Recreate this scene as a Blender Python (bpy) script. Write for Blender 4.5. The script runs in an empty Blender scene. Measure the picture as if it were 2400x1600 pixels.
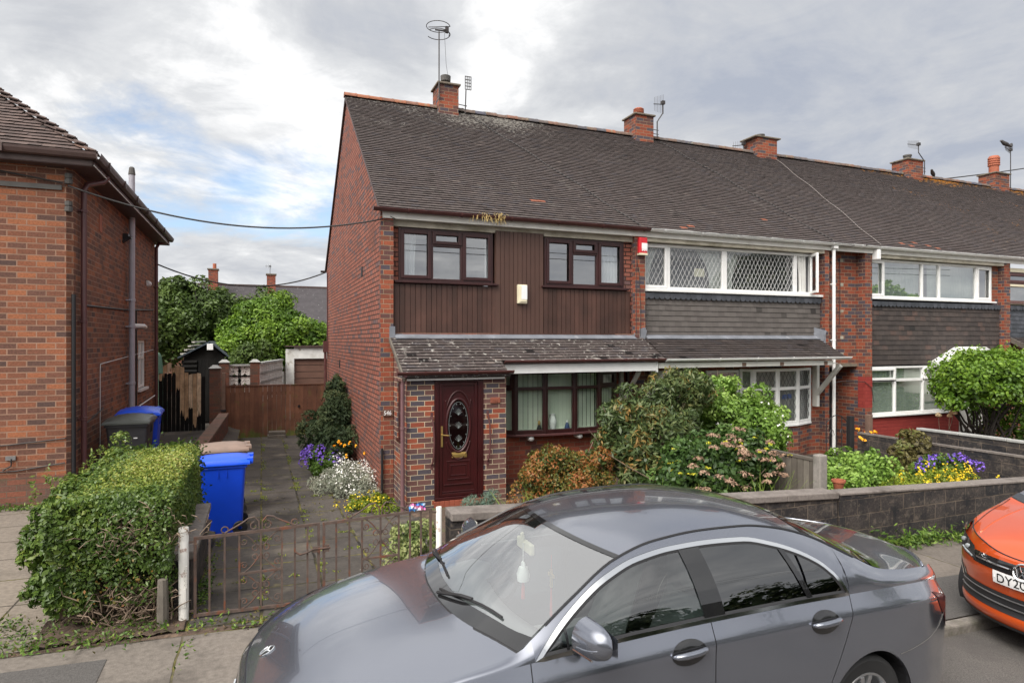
import bpy, math, random
import numpy as np
from mathutils import Vector
random.seed(7); RNG = np.random.default_rng(11)
S = bpy.context.scene
COL = S.collection
R = math.radians
# ------------------------------------------------------------------ camera
cam = bpy.data.cameras.new('camera'); co = bpy.data.objects.new('camera', cam); COL.objects.link(co)
cam.sensor_width = 36.0; cam.lens = 1469.0 / 2400 * 36.0
cam.shift_y = -1.0 / 2400; cam.clip_start = 0.05; cam.clip_end = 2000
co.location = (0, 0, 2.6); co.rotation_euler = (R(90), 0, R(-21.8))
S.camera = co
# ------------------------------------------------------------------ sky and sun
SUN_EL, SUN_AZ = R(48), R(232)          # azimuth clockwise from +Y (towards the houses)
W = bpy.data.worlds.new('World'); S.world = W; W.use_nodes = True
def build_world():
    nt = W.node_tree; n = nt.nodes; l = nt.links; n.clear()
    out = n.new('ShaderNodeOutputWorld'); bg = n.new('ShaderNodeBackground'); bg.inputs[1].default_value = 0.1
    sky = n.new('ShaderNodeTexSky'); sky.sky_type = 'NISHITA'; sky.sun_disc = False
    sky.sun_elevation = SUN_EL; sky.sun_rotation = SUN_AZ; sky.air_density = 1.0; sky.dust_density = 0.6; sky.ozone_density = 2.0
    tc = n.new('ShaderNodeTexCoord'); sep = n.new('ShaderNodeSeparateXYZ'); l.new(tc.outputs['Generated'], sep.inputs[0])
    def math_(op, a, b=None, c=None, clamp=False):
        m = n.new('ShaderNodeMath'); m.operation = op; m.use_clamp = clamp
        for i, v in enumerate((a, b, c)):
            if v is None: continue
            if isinstance(v, (int, float)): m.inputs[i].default_value = v
            else: l.new(v, m.inputs[i])
        return m.outputs[0]
    zc = math_('ADD', math_('MAXIMUM', sep.outputs[2], 0.0), 0.16)
    cx = math_('DIVIDE', sep.outputs[0], zc); cy = math_('DIVIDE', sep.outputs[1], zc)
    cmb = n.new('ShaderNodeCombineXYZ'); l.new(cx, cmb.inputs[0]); l.new(cy, cmb.inputs[1])
    def noise(scale, det, rough, off, dist=0.0):
        mp = n.new('ShaderNodeMapping'); mp.inputs['Location'].default_value = off; l.new(cmb.outputs[0], mp.inputs[0])
        t = n.new('ShaderNodeTexNoise'); t.inputs['Scale'].default_value = scale; t.inputs['Detail'].default_value = det
        t.inputs['Roughness'].default_value = rough; t.inputs['Distortion'].default_value = dist; l.new(mp.outputs[0], t.inputs['Vector'])
        return t.outputs[0]
    def blob(d, c0, c1):
        v = Vector(d).normalized()
        dp = n.new('ShaderNodeVectorMath'); dp.operation = 'DOT_PRODUCT'; l.new(tc.outputs['Generated'], dp.inputs[0]); dp.inputs[1].default_value = v
        mr = n.new('ShaderNodeMapRange'); mr.interpolation_type = 'SMOOTHSTEP'
        mr.inputs[1].default_value = c0; mr.inputs[2].default_value = c1; l.new(dp.outputs['Value'], mr.inputs[0])
        return mr.outputs[0]
    b2_ = noise(0.9, 8, 0.6, (5.2, 2.2, 7.0), 0.6); big = noise(0.55, 7, 0.55, (3.1, 1.7, 0)); fine = noise(1.5, 9, 0.62, (8.0, 4.0, 2.0), 0.4); wisp = noise(3.2, 8, 0.6, (1.0, 9.0, 5.0), 0.8)
    # cover: mostly closed, one torn gap low on the left
    gap = blob((-0.16, 1.09, 0.262), 0.984, 0.9997); gap2 = blob((0.06, 1.06, 0.235), 0.990, 0.9999)
    cov = math_('ADD', math_('MULTIPLY', big, 0.9), math_('MULTIPLY', fine, 0.75))
    cov = math_('SUBTRACT', cov, math_('MULTIPLY', gap, 0.285)); cov = math_('SUBTRACT', cov, math_('MULTIPLY', gap2, 0.22))
    mr = n.new('ShaderNodeMapRange'); mr.interpolation_type = 'SMOOTHSTEP'; mr.inputs[1].default_value = 0.44; mr.inputs[2].default_value = 0.66; l.new(cov, mr.inputs[0])
    mr.inputs[3].default_value = 0.18; mask = mr.outputs[0]
    # cloud brightness
    bright = blob((0.30, 1, 0.50), 0.88, 0.997); dark = blob((0.86, 0.72, 0.42), 0.82, 0.99); dark2 = blob((0.16, 1.0, 0.53), 0.984, 0.9998); high = blob((-0.1, 0.75, 1.4), 0.86, 0.985)  # high: unseen bright patch added overhead to brighten the car bonnet
    b = math_('ADD', math_('MULTIPLY', fine, 1.05), math_('MULTIPLY', wisp, 0.60)); b = math_('ADD', b, -0.075)
    b = math_('ADD', b, math_('MULTIPLY', bright, 0.22)); b = math_('SUBTRACT', b, math_('MULTIPLY', dark, 0.23)); b = math_('SUBTRACT', b, math_('MULTIPLY', dark2, 0.32)); b = math_('ADD', b, math_('MULTIPLY', high, 0.55))
    b = math_('ADD', b, math_('MULTIPLY', math_('SUBTRACT', b2_, 0.5), 0.7))
    ramp = n.new('ShaderNodeValToRGB'); l.new(b, ramp.inputs[0])
    e = ramp.color_ramp.elements; e[0].position = 0.35; e[0].color = (2.3, 2.5, 2.95, 1); e[1].position = 1.0; e[1].color = (5.6, 5.6, 5.6, 1)
    m1 = e.new(0.62); m1.color = (3.1, 3.2, 3.4, 1); m2 = e.new(0.82); m2.color = (3.95, 4.02, 4.12, 1)
    mix = n.new('ShaderNodeMix'); mix.data_type = 'RGBA'; l.new(mask, mix.inputs[0]); l.new(sky.outputs[0], mix.inputs[6]); l.new(ramp.outputs[0], mix.inputs[7])
    glow = n.new('ShaderNodeMix'); glow.data_type = 'RGBA'; glow.blend_type = 'ADD'; glow.inputs[7].default_value = (17, 16.2, 15, 1)   # bright cloud round the veiled sun, added out of view as soft fill light
    gs = (math.sin(SUN_AZ) * math.cos(SUN_EL), math.cos(SUN_AZ) * math.cos(SUN_EL), math.sin(SUN_EL)); l.new(blob(gs, 0.70, 0.98), glow.inputs[0]); l.new(mix.outputs[2], glow.inputs[6])
    l.new(glow.outputs[2], bg.inputs[0]); l.new(bg.outputs[0], out.inputs[0])
build_world()
sun = bpy.data.lights.new('sun', 'SUN'); sun.energy = 1.5; sun.angle = R(30); sun.color = (1.0, 0.95, 0.88)
so = bpy.data.objects.new('sun', sun); COL.objects.link(so)
sd = Vector((math.sin(SUN_AZ) * math.cos(SUN_EL), math.cos(SUN_AZ) * math.cos(SUN_EL), math.sin(SUN_EL)))
so.rotation_euler = sd.to_track_quat('Z', 'Y').to_euler(); so.location = (-20, -20, 40)
S.view_settings.view_transform = 'Standard'; S.view_settings.look = 'None'; S.view_settings.gamma = 1.0
S.view_settings.use_curve_mapping = False; S.view_settings.exposure = 1.0
S.render.engine = 'CYCLES'; S.cycles.max_bounces = 8; S.cycles.transparent_max_bounces = 12; S.cycles.use_denoising = True
S.cycles.sample_clamp_indirect = 6.0

# ------------------------------------------------------------------ materials
def srgb(r, g, b):
    f = lambda c: (c / 255 / 12.92) if c / 255 <= 0.04045 else ((c / 255 + 0.055) / 1.055) ** 2.4
    return (f(r), f(g), f(b))
def _new(name):
    m = bpy.data.materials.new(name); m.use_nodes = True
    nt = m.node_tree; nt.nodes.clear()
    o = nt.nodes.new('ShaderNodeOutputMaterial'); p = nt.nodes.new('ShaderNodeBsdfPrincipled'); nt.links.new(p.outputs[0], o.inputs[0])
    return m, nt, p, o
def _noise(nt, vec, scale, detail=5, rough=0.55):
    t = nt.nodes.new('ShaderNodeTexNoise'); t.inputs['Scale'].default_value = scale; t.inputs['Detail'].default_value = detail; t.inputs['Roughness'].default_value = rough
    if vec is not None: nt.links.new(vec, t.inputs['Vector'])
    return t.outputs[0]
def _range(nt, v, a, b, c=0.0, d=1.0):
    m = nt.nodes.new('ShaderNodeMapRange'); m.inputs[1].default_value = a; m.inputs[2].default_value = b; m.inputs[3].default_value = c; m.inputs[4].default_value = d
    nt.links.new(v, m.inputs[0]); return m.outputs[0]
def _mix(nt, fac, a, b, mode='MIX'):
    m = nt.nodes.new('ShaderNodeMix'); m.data_type = 'RGBA'; m.blend_type = mode
    for i, v in ((0, fac), (6, a), (7, b)):
        if isinstance(v, (int, float)): m.inputs[i].default_value = v
        elif isinstance(v, tuple): m.inputs[i].default_value = (*v[:3], 1)
        else: nt.links.new(v, m.inputs[i])
    return m.outputs[2]
def _ramp(nt, fac, stops, interp='LINEAR'):
    r = nt.nodes.new('ShaderNodeValToRGB'); r.color_ramp.interpolation = interp; e = r.color_ramp.elements
    while len(e) < len(stops): e.new(0.5)
    for i, (p, c) in enumerate(stops): e[i].position = p; e[i].color = (*c, 1)
    nt.links.new(fac, r.inputs[0]); return r.outputs[0]
def _finish(nt, p, col, coord, var, vscale, stains, bump, bscale, extra_h=None, bdist=0.01):
    if var:
        f = _range(nt, _noise(nt, coord, vscale, 6), 0.28, 0.72, 1 - var, 1 + var)
        cm = nt.nodes.new('ShaderNodeCombineColor'); [nt.links.new(f, cm.inputs[i]) for i in range(3)]
        col = _mix(nt, 1.0, col, cm.outputs[0], 'MULTIPLY')
    for (sc, sscale, lo, hi, *rest) in (stains or []):
        v = coord
        if rest:
            mp = nt.nodes.new('ShaderNodeMapping'); mp.inputs['Scale'].default_value = rest[0]; nt.links.new(coord, mp.inputs[0]); v = mp.outputs[0]
        col = _mix(nt, _range(nt, _noise(nt, v, sscale, 7, 0.62), lo, hi), col, sc)
    if isinstance(col, tuple): p.inputs['Base Color'].default_value = (*col, 1)
    else: nt.links.new(col, p.inputs['Base Color'])
    if bump or extra_h is not None:
        b = nt.nodes.new('ShaderNodeBump'); b.inputs['Strength'].default_value = 1.0; b.inputs['Distance'].default_value = bdist
        h = None
        if bump:
            h = _range(nt, _noise(nt, coord, bscale, 6), 0, 1, 0, bump)
        if extra_h is not None:
            if h is None: h = extra_h
            else:
                a = nt.nodes.new('ShaderNodeMath'); a.operation = 'ADD'; nt.links.new(h, a.inputs[0]); nt.links.new(extra_h, a.inputs[1]); h = a.outputs[0]
        nt.links.new(h, b.inputs['Height']); nt.links.new(b.outputs[0], p.inputs['Normal'])
    return col
MATS = {}
def M(name, col=(0.5, 0.5, 0.5), rough=0.7, metal=0.0, var=0.12, vscale=5, stains=None, bump=0.0, bscale=60, ramp=None, interp='LINEAR', coat=0.0, spec=0.5, trans=0.0, uv=False, rvar=0.0, bdist=0.01, zband=None):
    m, nt, p, o = _new(name)
    tc = nt.nodes.new('ShaderNodeTexCoord'); coord = tc.outputs['UV' if uv else 'Object']
    c = tuple(col)
    if ramp:
        at = nt.nodes.new('ShaderNodeAttribute'); at.attribute_name = 'rnd'; c = _ramp(nt, at.outputs['Fac'], ramp, interp)
    p.inputs['Roughness'].default_value = rough; p.inputs['Metallic'].default_value = metal; p.inputs['Specular IOR Level'].default_value = spec
    if coat: p.inputs['Coat Weight'].default_value = coat; p.inputs['Coat Roughness'].default_value = 0.03
    if zband:     # growth that keeps to one height band
        sp = nt.nodes.new('ShaderNodeSeparateXYZ'); nt.links.new(coord, sp.inputs[0]); a_ = _range(nt, sp.outputs[2], zband[1], zband[2], -0.14, 0.10)
        ad = nt.nodes.new('ShaderNodeMath'); ad.operation = 'ADD'; nt.links.new(_noise(nt, coord, zband[3], 6, 0.62), ad.inputs[0]); nt.links.new(a_, ad.inputs[1])
        ad2 = nt.nodes.new('ShaderNodeMath'); ad2.operation = 'MULTIPLY_ADD'; ad2.inputs[1].default_value = 0.5; nt.links.new(_noise(nt, coord, 0.55, 3), ad2.inputs[0]); ad3 = nt.nodes.new('ShaderNodeMath'); ad3.operation = 'SUBTRACT'; ad3.inputs[1].default_value = 0.25; nt.links.new(ad.outputs[0], ad3.inputs[0]); nt.links.new(ad3.outputs[0], ad2.inputs[2])
        c = _mix(nt, _range(nt, ad2.outputs[0], zband[4], zband[5]), c, zband[0])
    c = _finish(nt, p, c, coord, var, vscale, stains, bump, bscale, None, bdist)
    if rvar:
        nt.links.new(_range(nt, _noise(nt, coord, vscale * 3, 4), 0.3, 0.7, max(0.02, rough - rvar), min(1, rough + rvar)), p.inputs['Roughness'])
    if trans:
        td = nt.nodes.new('ShaderNodeBsdfTranslucent'); mx = nt.nodes.new('ShaderNodeMixShader'); mx.inputs[0].default_value = trans
        if not isinstance(c, tuple): nt.links.new(c, td.inputs[0])
        nt.links.new(p.outputs[0], mx.inputs[1]); nt.links.new(td.outputs[0], mx.inputs[2]); nt.links.new(mx.outputs[0], o.inputs[0])
    MATS[name] = m; return m
def M_brick(name, palette, mortar, bw=0.235, bh=0.0857, ms=0.0055, off=0.5, stains=None, rough=0.85, var=0.22, depth=0.006, mvar=0.1, warp=0.0):
    m, nt, p, o = _new(name); p.inputs['Roughness'].default_value = rough; p.inputs['Specular IOR Level'].default_value = 0.3
    tc = nt.nodes.new('ShaderNodeTexCoord'); uv = tc.outputs['UV']
    t = nt.nodes.new('ShaderNodeTexBrick'); t.offset = off; t.inputs['Color1'].default_value = (0, 0, 0, 1); t.inputs['Color2'].default_value = (1, 1, 1, 1)
    t.inputs['Scale'].default_value = 1.0; t.inputs['Mortar Size'].default_value = ms; t.inputs['Mortar Smooth'].default_value = 0.15; t.inputs['Bias'].default_value = 0
    t.inputs['Brick Width'].default_value = bw; t.inputs['Row Height'].default_value = bh; t.inputs['Mortar'].default_value = (0.5, 0.5, 0.5, 1)
    vec = uv
    if warp:
        nz = nt.nodes.new('ShaderNodeTexNoise'); nz.inputs['Scale'].default_value = 6; nt.links.new(uv, nz.inputs['Vector'])
        sc = nt.nodes.new('ShaderNodeVectorMath'); sc.operation = 'MULTIPLY_ADD'; sc.inputs[1].default_value = (warp, warp, 0); nt.links.new(nz.outputs['Color'], sc.inputs[0]); nt.links.new(uv, sc.inputs[2]); vec = sc.outputs[0]
    nt.links.new(vec, t.inputs['Vector'])
    c = _ramp(nt, t.outputs['Color'], palette, 'LINEAR')
    # streaky firing tone inside each brick
    f = _range(nt, _noise(nt, uv, 38, 5, 0.6), 0.3, 0.7, 1 - var, 1 + var)
    cm = nt.nodes.new('ShaderNodeCombineColor'); [nt.links.new(f, cm.inputs[i]) for i in range(3)]
    c = _mix(nt, 1.0, c, cm.outputs[0], 'MULTIPLY')
    mo = _mix(nt, _range(nt, _noise(nt, uv, 2.2, 4), 0.35, 0.65), mortar, tuple(x * (1 - mvar * 3) for x in mortar))
    c = _mix(nt, t.outputs['Fac'], c, mo)
    inv = _range(nt, t.outputs['Fac'], 0, 1, 1, 0)
    _finish(nt, p, c, uv, 0.10, 0.9, stains, 0.25, 90, inv, depth)
    MATS[name] = m; return m
def M_glass(name, tint=(0.75, 0.8, 0.8), ior=1.5, rough=0.0, refl=1.0):
    m = bpy.data.materials.new(name); m.use_nodes = True; nt = m.node_tree; nt.nodes.clear()
    o = nt.nodes.new('ShaderNodeOutputMaterial'); t = nt.nodes.new('ShaderNodeBsdfTransparent'); t.inputs[0].default_value = (*tint, 1)
    g = nt.nodes.new('ShaderNodeBsdfGlossy'); g.inputs['Roughness'].default_value = rough; g.inputs[0].default_value = (refl, refl, refl, 1)
    f0 = ((ior - 1) / (ior + 1)) ** 2 * 1.6; f = nt.nodes.new('ShaderNodeLayerWeight'); f.inputs[0].default_value = 0.5
    pw = nt.nodes.new('ShaderNodeMath'); pw.operation = 'POWER'; pw.inputs[1].default_value = 4.0; nt.links.new(f.outputs['Facing'], pw.inputs[0])
    mx = nt.nodes.new('ShaderNodeMixShader'); nt.links.new(_range(nt, pw.outputs[0], 0, 1, f0, 1.0), mx.inputs[0]); nt.links.new(t.outputs[0], mx.inputs[1]); nt.links.new(g.outputs[0], mx.inputs[2]); nt.links.new(mx.outputs[0], o.inputs[0])
    MATS[name] = m; return m

# ------------------------------------------------------------------ mesh builder
ORG = {}
class MB:
    def __init__(s): s.v = []; s.f = []; s.r = []; s.uvs = {}
    def face(s, pts, rnd=None):
        i = len(s.v); s.v.extend([tuple(p) for p in pts]); s.f.append(tuple(range(i, i + len(pts)))); s.r.append(random.random() if rnd is None else rnd); return s
    def grid(s, rows, rnd=0.5, close=False):
        i = len(s.v); nr = len(rows); nc = len(rows[0])
        for r in rows: s.v.extend([tuple(p) for p in r])
        for a in range(nr - 1):
            for b in range(nc if close else nc - 1):
                b2 = (b + 1) % nc
                s.f.append((i + a * nc + b, i + a * nc + b2, i + (a + 1) * nc + b2, i + (a + 1) * nc + b)); s.r.append(rnd)
        return s
    def box(s, x0, x1, y0, y1, z0, z1, rnd=None):
        i = len(s.v); rnd = random.random() if rnd is None else rnd
        s.v += [(x0, y0, z0), (x1, y0, z0), (x1, y1, z0), (x0, y1, z0), (x0, y0, z1), (x1, y0, z1), (x1, y1, z1), (x0, y1, z1)]
        for q in ((0, 3, 2, 1), (4, 5, 6, 7), (0, 1, 5, 4), (1, 2, 6, 5), (2, 3, 7, 6), (3, 0, 4, 7)):
            s.f.append(tuple(i + k for k in q)); s.r.append(rnd)
        return s
    def hexa(s, p, rnd=None):        # 8 points: bottom ring then top ring
        i = len(s.v); rnd = random.random() if rnd is None else rnd; s.v += [tuple(q) for q in p]
        for q in ((0, 3, 2, 1), (4, 5, 6, 7), (0, 1, 5, 4), (1, 2, 6, 5), (2, 3, 7, 6), (3, 0, 4, 7)):
            s.f.append(tuple(i + k for k in q)); s.r.append(rnd)
        return s
    def beam(s, a, b, w, h, up=(0, 0, 1), rnd=None):
        a = Vector(a); b = Vector(b); d = (b - a).normalized(); u = Vector(up); sd = d.cross(u)
        if sd.length < 1e-4: sd = Vector((1, 0, 0))
        sd.normalize(); u = sd.cross(d).normalized(); sd *= w / 2; u *= h / 2
        return s.hexa([a - sd - u, b - sd - u, b + sd - u, a + sd - u, a - sd + u, b - sd + u, b + sd + u, a + sd + u], rnd)
    def prism(s, poly, ax, c0, c1, rnd=None):   # polygon in the plane normal to axis ax
        n = len(poly); rnd = random.random() if rnd is None else rnd; i = len(s.v)
        mk = (lambda a, b, c: (c, a, b)) if ax == 'x' else ((lambda a, b, c: (a, c, b)) if ax == 'y' else (lambda a, b, c: (a, b, c)))
        s.v += [mk(a, b, c0) for a, b in poly] + [mk(a, b, c1) for a, b in poly]
        area = sum(poly[k][0] * poly[(k + 1) % n][1] - poly[(k + 1) % n][0] * poly[k][1] for k in range(n))
        if ax == 'y': area = -area
        if c1 < c0: area = -area
        lo = tuple(range(i, i + n)); hi = tuple(range(i + n, i + 2 * n))
        if area > 0: lo = lo[::-1]
        else: hi = hi[::-1]
        s.f += [lo, hi]; s.r += [rnd, rnd]
        for k in range(n):
            q = (i + k, i + (k + 1) % n, i + n + (k + 1) % n, i + n + k)
            s.f.append(q if area > 0 else q[::-1]); s.r.append(rnd)
        return s
    def tube(s, pts, r, n=6, cap=True, rnd=None):
        pts = [Vector(p) for p in pts]; rnd = random.random() if rnd is None else rnd
        rr = r if isinstance(r, (list, tuple)) else [r] * len(pts); rows = []; prev = None
        for k, p in enumerate(pts):
            d = (pts[min(k + 1, len(pts) - 1)] - pts[max(k - 1, 0)])
            d = d.normalized() if d.length > 1e-9 else Vector((0, 0, 1))
            if prev is None:
                a = d.cross(Vector((0, 0, 1)));
                if a.length < 1e-3: a = d.cross(Vector((1, 0, 0)))
            else: a = prev - d * prev.dot(d)
            a.normalize(); prev = a; b = d.cross(a)
            rows.append([p + (a * math.cos(2 * math.pi * j / n) + b * math.sin(2 * math.pi * j / n)) * rr[k] for j in range(n)])
        i = len(s.v); s.grid(rows, rnd, close=True)
        if cap:
            s.f.append(tuple(i + j for j in range(n))[::-1]); s.r.append(rnd); o = i + (len(pts) - 1) * n; s.f.append(tuple(o + j for j in range(n))); s.r.append(rnd)
        return s
    def lathe(s, prof, c, n=16, ax='z', rnd=None):
        rnd = random.random() if rnd is None else rnd; rows = []
        for r, h in prof:
            row = []
            for j in range(n):
                a = 2 * math.pi * j / n; u, w = r * math.cos(a), r * math.sin(a)
                row.append((c[0] + u, c[1] + w, c[2] + h) if ax == 'z' else ((c[0] + u, c[1] + h, c[2] + w) if ax == 'y' else (c[0] + h, c[1] + u, c[2] + w)))
            rows.append(row)
        return s.grid(rows, rnd, close=True)
    def blob(s, c, r, n=8, m=6, rnd=None, jit=0.0):
        prof = []
        rows = []
        rnd = random.random() if rnd is None else rnd
        for a in range(m + 1):
            t = math.pi * a / m
            rows.append([(c[0] + r[0] * math.sin(t) * math.cos(2 * math.pi * b / n) * (1 + random.uniform(-jit, jit)), c[1] + r[1] * math.sin(t) * math.sin(2 * math.pi * b / n) * (1 + random.uniform(-jit, jit)), c[2] - r[2] * math.cos(t)) for b in range(n)])
        return s.grid(rows, rnd, close=True)
    def build(s, name, mat, parent=None, smooth=False, bevel=0.0, autos=None):
        return mesh_obj(name, np.array(s.v, dtype=np.float64).reshape(-1, 3), s.f, np.array(s.r), mat, parent, smooth, bevel, autos)
def mesh_obj(name, v, faces, rnd, mat, parent=None, smooth=False, bevel=0.0, autos=None, loc=None):
    off = Vector(ORG.get(parent.name, (0, 0, 0))) if parent is not None else None
    if parent is None:
        if loc is None: loc = ((v[:, 0].min() + v[:, 0].max()) / 2, (v[:, 1].min() + v[:, 1].max()) / 2, v[:, 2].min())
        off = Vector(loc)
    me = bpy.data.meshes.new(name); v2 = v - np.array(off)
    if isinstance(faces, np.ndarray):
        nf, k = faces.shape; me.vertices.add(len(v2)); me.vertices.foreach_set('co', v2.ravel()); me.loops.add(nf * k); me.loops.foreach_set('vertex_index', faces.ravel().astype(np.int32))
        me.polygons.add(nf); me.polygons.foreach_set('loop_start', np.arange(nf, dtype=np.int32) * k); me.polygons.foreach_set('loop_total', np.full(nf, k, dtype=np.int32)); me.update(calc_edges=True)
    else:
        me.from_pydata([tuple(p) for p in v2], [], faces); me.update()
    at = me.attributes.new('rnd', 'FLOAT', 'FACE'); at.data.foreach_set('value', np.asarray(rnd, dtype=np.float32))
    # box-projected UVs in metres (world)
    nl = len(me.loops); li = np.empty(nl, dtype=np.int32); me.loops.foreach_get('vertex_index', li)
    npoly = len(me.polygons); nrm = np.empty(npoly * 3, dtype=np.float32); me.polygons.foreach_get('normal', nrm); nrm = np.abs(nrm.reshape(-1, 3))
    lt = np.empty(npoly, dtype=np.int32); me.polygons.foreach_get('loop_total', lt)
    ax = np.repeat(nrm.argmax(1), lt); pv = v[li]
    U = np.where(ax == 0, pv[:, 1], pv[:, 0]); V = np.where(ax == 2, pv[:, 1], pv[:, 2])
    uvl = me.uv_layers.new(name='UVMap'); uvl.data.foreach_set('uv', np.stack([U, V], 1).astype(np.float32).ravel())
    if smooth: me.polygons.foreach_set('use_smooth', np.ones(npoly, dtype=bool))
    me.materials.append(mat if not isinstance(mat, str) else MATS[mat])
    o = bpy.data.objects.new(name, me); COL.objects.link(o)
    if parent is not None: o.parent = parent; ORG[o.name] = tuple(off)
    else: o.location = off; ORG[o.name] = tuple(off)
    if autos is not None:
        try: me.set_sharp_from_angle(angle=R(autos))
        except Exception: pass
    if bevel:
        b = o.modifiers.new('bevel', 'BEVEL'); b.width = bevel; b.segments = 2; b.limit_method = 'ANGLE'; b.angle_limit = R(40)
    return o
def thing(name, label, cat, loc, group=None):
    o = bpy.data.objects.new(name, None); COL.objects.link(o); o.location = loc; ORG[o.name] = tuple(loc); o.empty_display_size = 0.2
    return tag(o, label, cat, group)
def tag(o, label, cat, group=None):
    o['label'] = label; o['category'] = cat
    if group: o['group'] = group
    return o
def struct(o, kind='structure', label=None):
    o['kind'] = kind
    if label: o['label'] = label; 
    return o
def text_mb(txt, size, ext, place, shear=0.0):
    cu = bpy.data.curves.new('txt', 'FONT'); cu.body = txt; cu.size = size; cu.extrude = ext; cu.shear = shear; cu.resolution_u = 3; cu.align_x = 'LEFT'
    ob = bpy.data.objects.new('txt', cu); COL.objects.link(ob); dg = bpy.context.evaluated_depsgraph_get(); me = ob.evaluated_get(dg).to_mesh()
    mb = MB(); mb.v = [place(*q.co) for q in me.vertices]; mb.f = [tuple(p.vertices) for p in me.polygons]; mb.r = [0.5] * len(mb.f)
    ob.evaluated_get(dg).to_mesh_clear(); bpy.data.objects.remove(ob); bpy.data.curves.remove(cu); return mb

# ------------------------------------------------------------------ leaves
def unit(a): return a / np.maximum(np.linalg.norm(a, axis=1, keepdims=True), 1e-9)
def leaf_arrays(P, N, L, Wd, rnd=None, droop=0.0, jitter=0.6, rng=RNG):
    """One folded four-corner leaf per point. P,N (n,3); L,Wd scalars or arrays."""
    n = len(P); N = unit(N + rng.normal(0, jitter, (n, 3))); L = np.broadcast_to(L, (n,)) * rng.uniform(0.7, 1.3, n); Wd = np.broadcast_to(Wd, (n,)) * rng.uniform(0.75, 1.25, n)
    t = unit(np.cross(N, rng.normal(0, 1, (n, 3)))); t[:, 2] -= droop; t = unit(t); b = unit(np.cross(N, t)); N = np.cross(t, b)
    A = P - t * (L / 2)[:, None]; C = P + t * (L / 2)[:, None]
    B = P + b * (Wd / 2)[:, None] + N * (Wd * 0.18)[:, None] - t * (L * 0.05)[:, None]; D = P - b * (Wd / 2)[:, None] + N * (Wd * 0.18)[:, None] - t * (L * 0.05)[:, None]
    v = np.stack([A, B, C, D], 1).reshape(-1, 3); f = np.arange(n * 4).reshape(n, 4)
    return v, f, (rng.random(n) if rnd is None else rnd)
def ellip_points(n, c, r, shell=0.35, rng=RNG, zmin=None):
    d = unit(rng.normal(0, 1, (n, 3))); k = (1 - shell * rng.random(n) ** 1.5)[:, None]
    P = np.array(c) + d * np.array(r) * k
    N = unit(d / np.array(r))
    if zmin is not None:
        keep = P[:, 2] > zmin; P, N = P[keep], N[keep]
    return P, N
def clump_points(n, c, r, nsub=40, sub=0.3, zmin=None, rng=RNG, up=0.3, low=-1.0, skew=0.0):
    """leaf points on many small clumps that sit over the surface of one ellipsoid"""
    c = np.array(c, float); r = np.array(r, float)
    d = unit(rng.normal(0, 1, (nsub * 2, 3))); d = d[d[:, 2] > low][:nsub]; nsub = len(d)
    cc = c + d * r * rng.uniform(0.45, 0.88, (nsub, 1)); sr = sub * r.mean() * rng.uniform(0.65, 1.35, nsub)
    w = sr ** 2; idx = rng.choice(nsub, n, p=w / w.sum())
    dd = unit(rng.normal(0, 1, (n, 3)) + d[idx] * 0.7 + np.array([0, 0, up]))
    P = cc[idx] + dd * (sr[idx] * rng.uniform(0.7, 1.06, n))[:, None]; N = unit(dd + np.array([0, 0, up]))
    tone = rng.random(nsub)[idx]
    if zmin is not None:
        k = P[:, 2] > zmin; P, N, tone = P[k], N[k], tone[k]
    return P, N, tone
def leaf_obj(name, sets, mat, parent=None):
    vs, fs, rs, o = [], [], [], 0
    for v, f, r in sets: vs.append(v); fs.append(f + o); rs.append(r); o += len(v)
    return mesh_obj(name, np.concatenate(vs), np.concatenate(fs), np.concatenate(rs), mat, parent)
def stems_mb(base, tips, r0=0.02, r1=0.006, n=5, wob=0.06, seg=5):
    mb = MB()
    for k, t in enumerate(tips):
        b = Vector(base[k % len(base)]); t = Vector(t); pts = []
        for i in range(seg + 1):
            u = i / seg; p = b.lerp(t, u); w = wob * math.sin(math.pi * u) if i < seg else 0
            pts.append(p + Vector((random.uniform(-w, w), random.uniform(-w, w), random.uniform(-w, w) * 0.5)))
        mb.tube(pts, [r0 + (r1 - r0) * i / seg for i in range(seg + 1)], n)
    return mb
def flat(o): return o
# ------------------------------------------------------------------ material library
RED, ORG_, PUR, BLU, BRN = (0.235, 0.058, 0.034), (0.30, 0.085, 0.045), (0.115, 0.054, 0.048), (0.082, 0.066, 0.080), (0.165, 0.065, 0.043)
M_brick('brick_terrace', [(0.0, RED), (0.30, ORG_), (0.36, RED), (0.55, BRN), (0.60, PUR), (0.82, PUR), (0.86, BLU), (1.0, BLU)], (0.34, 0.25, 0.17), stains=[((0.10, 0.05, 0.04), 1.3, 0.62, 0.85)])
M_brick('brick_gable', [(0.0, (0.25, 0.082, 0.056)), (0.4, (0.32, 0.122, 0.086)), (0.80, (0.26, 0.10, 0.074)), (0.84, (0.18, 0.092, 0.078)), (0.95, (0.17, 0.10, 0.095)), (1.0, (0.12, 0.09, 0.10))], (0.040, 0.026, 0.022), stains=[((0.12, 0.05, 0.035), 0.7, 0.55, 0.85)], ms=0.0105)
M_brick('brick_porch', [(0.0, RED), (0.14, ORG_), (0.18, PUR), (0.50, (0.15, 0.075, 0.065)), (0.54, BLU), (0.72, (0.075, 0.065, 0.075)), (0.78, PUR), (1.0, (0.17, 0.085, 0.075))], (0.55, 0.44, 0.31), ms=0.0062, var=0.16)
M_brick('brick_red_plain', [(0.0, (0.20, 0.05, 0.032)), (0.5, (0.27, 0.07, 0.04)), (0.85, (0.16, 0.05, 0.038)), (1.0, PUR)], (0.26, 0.17, 0.12))
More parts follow.
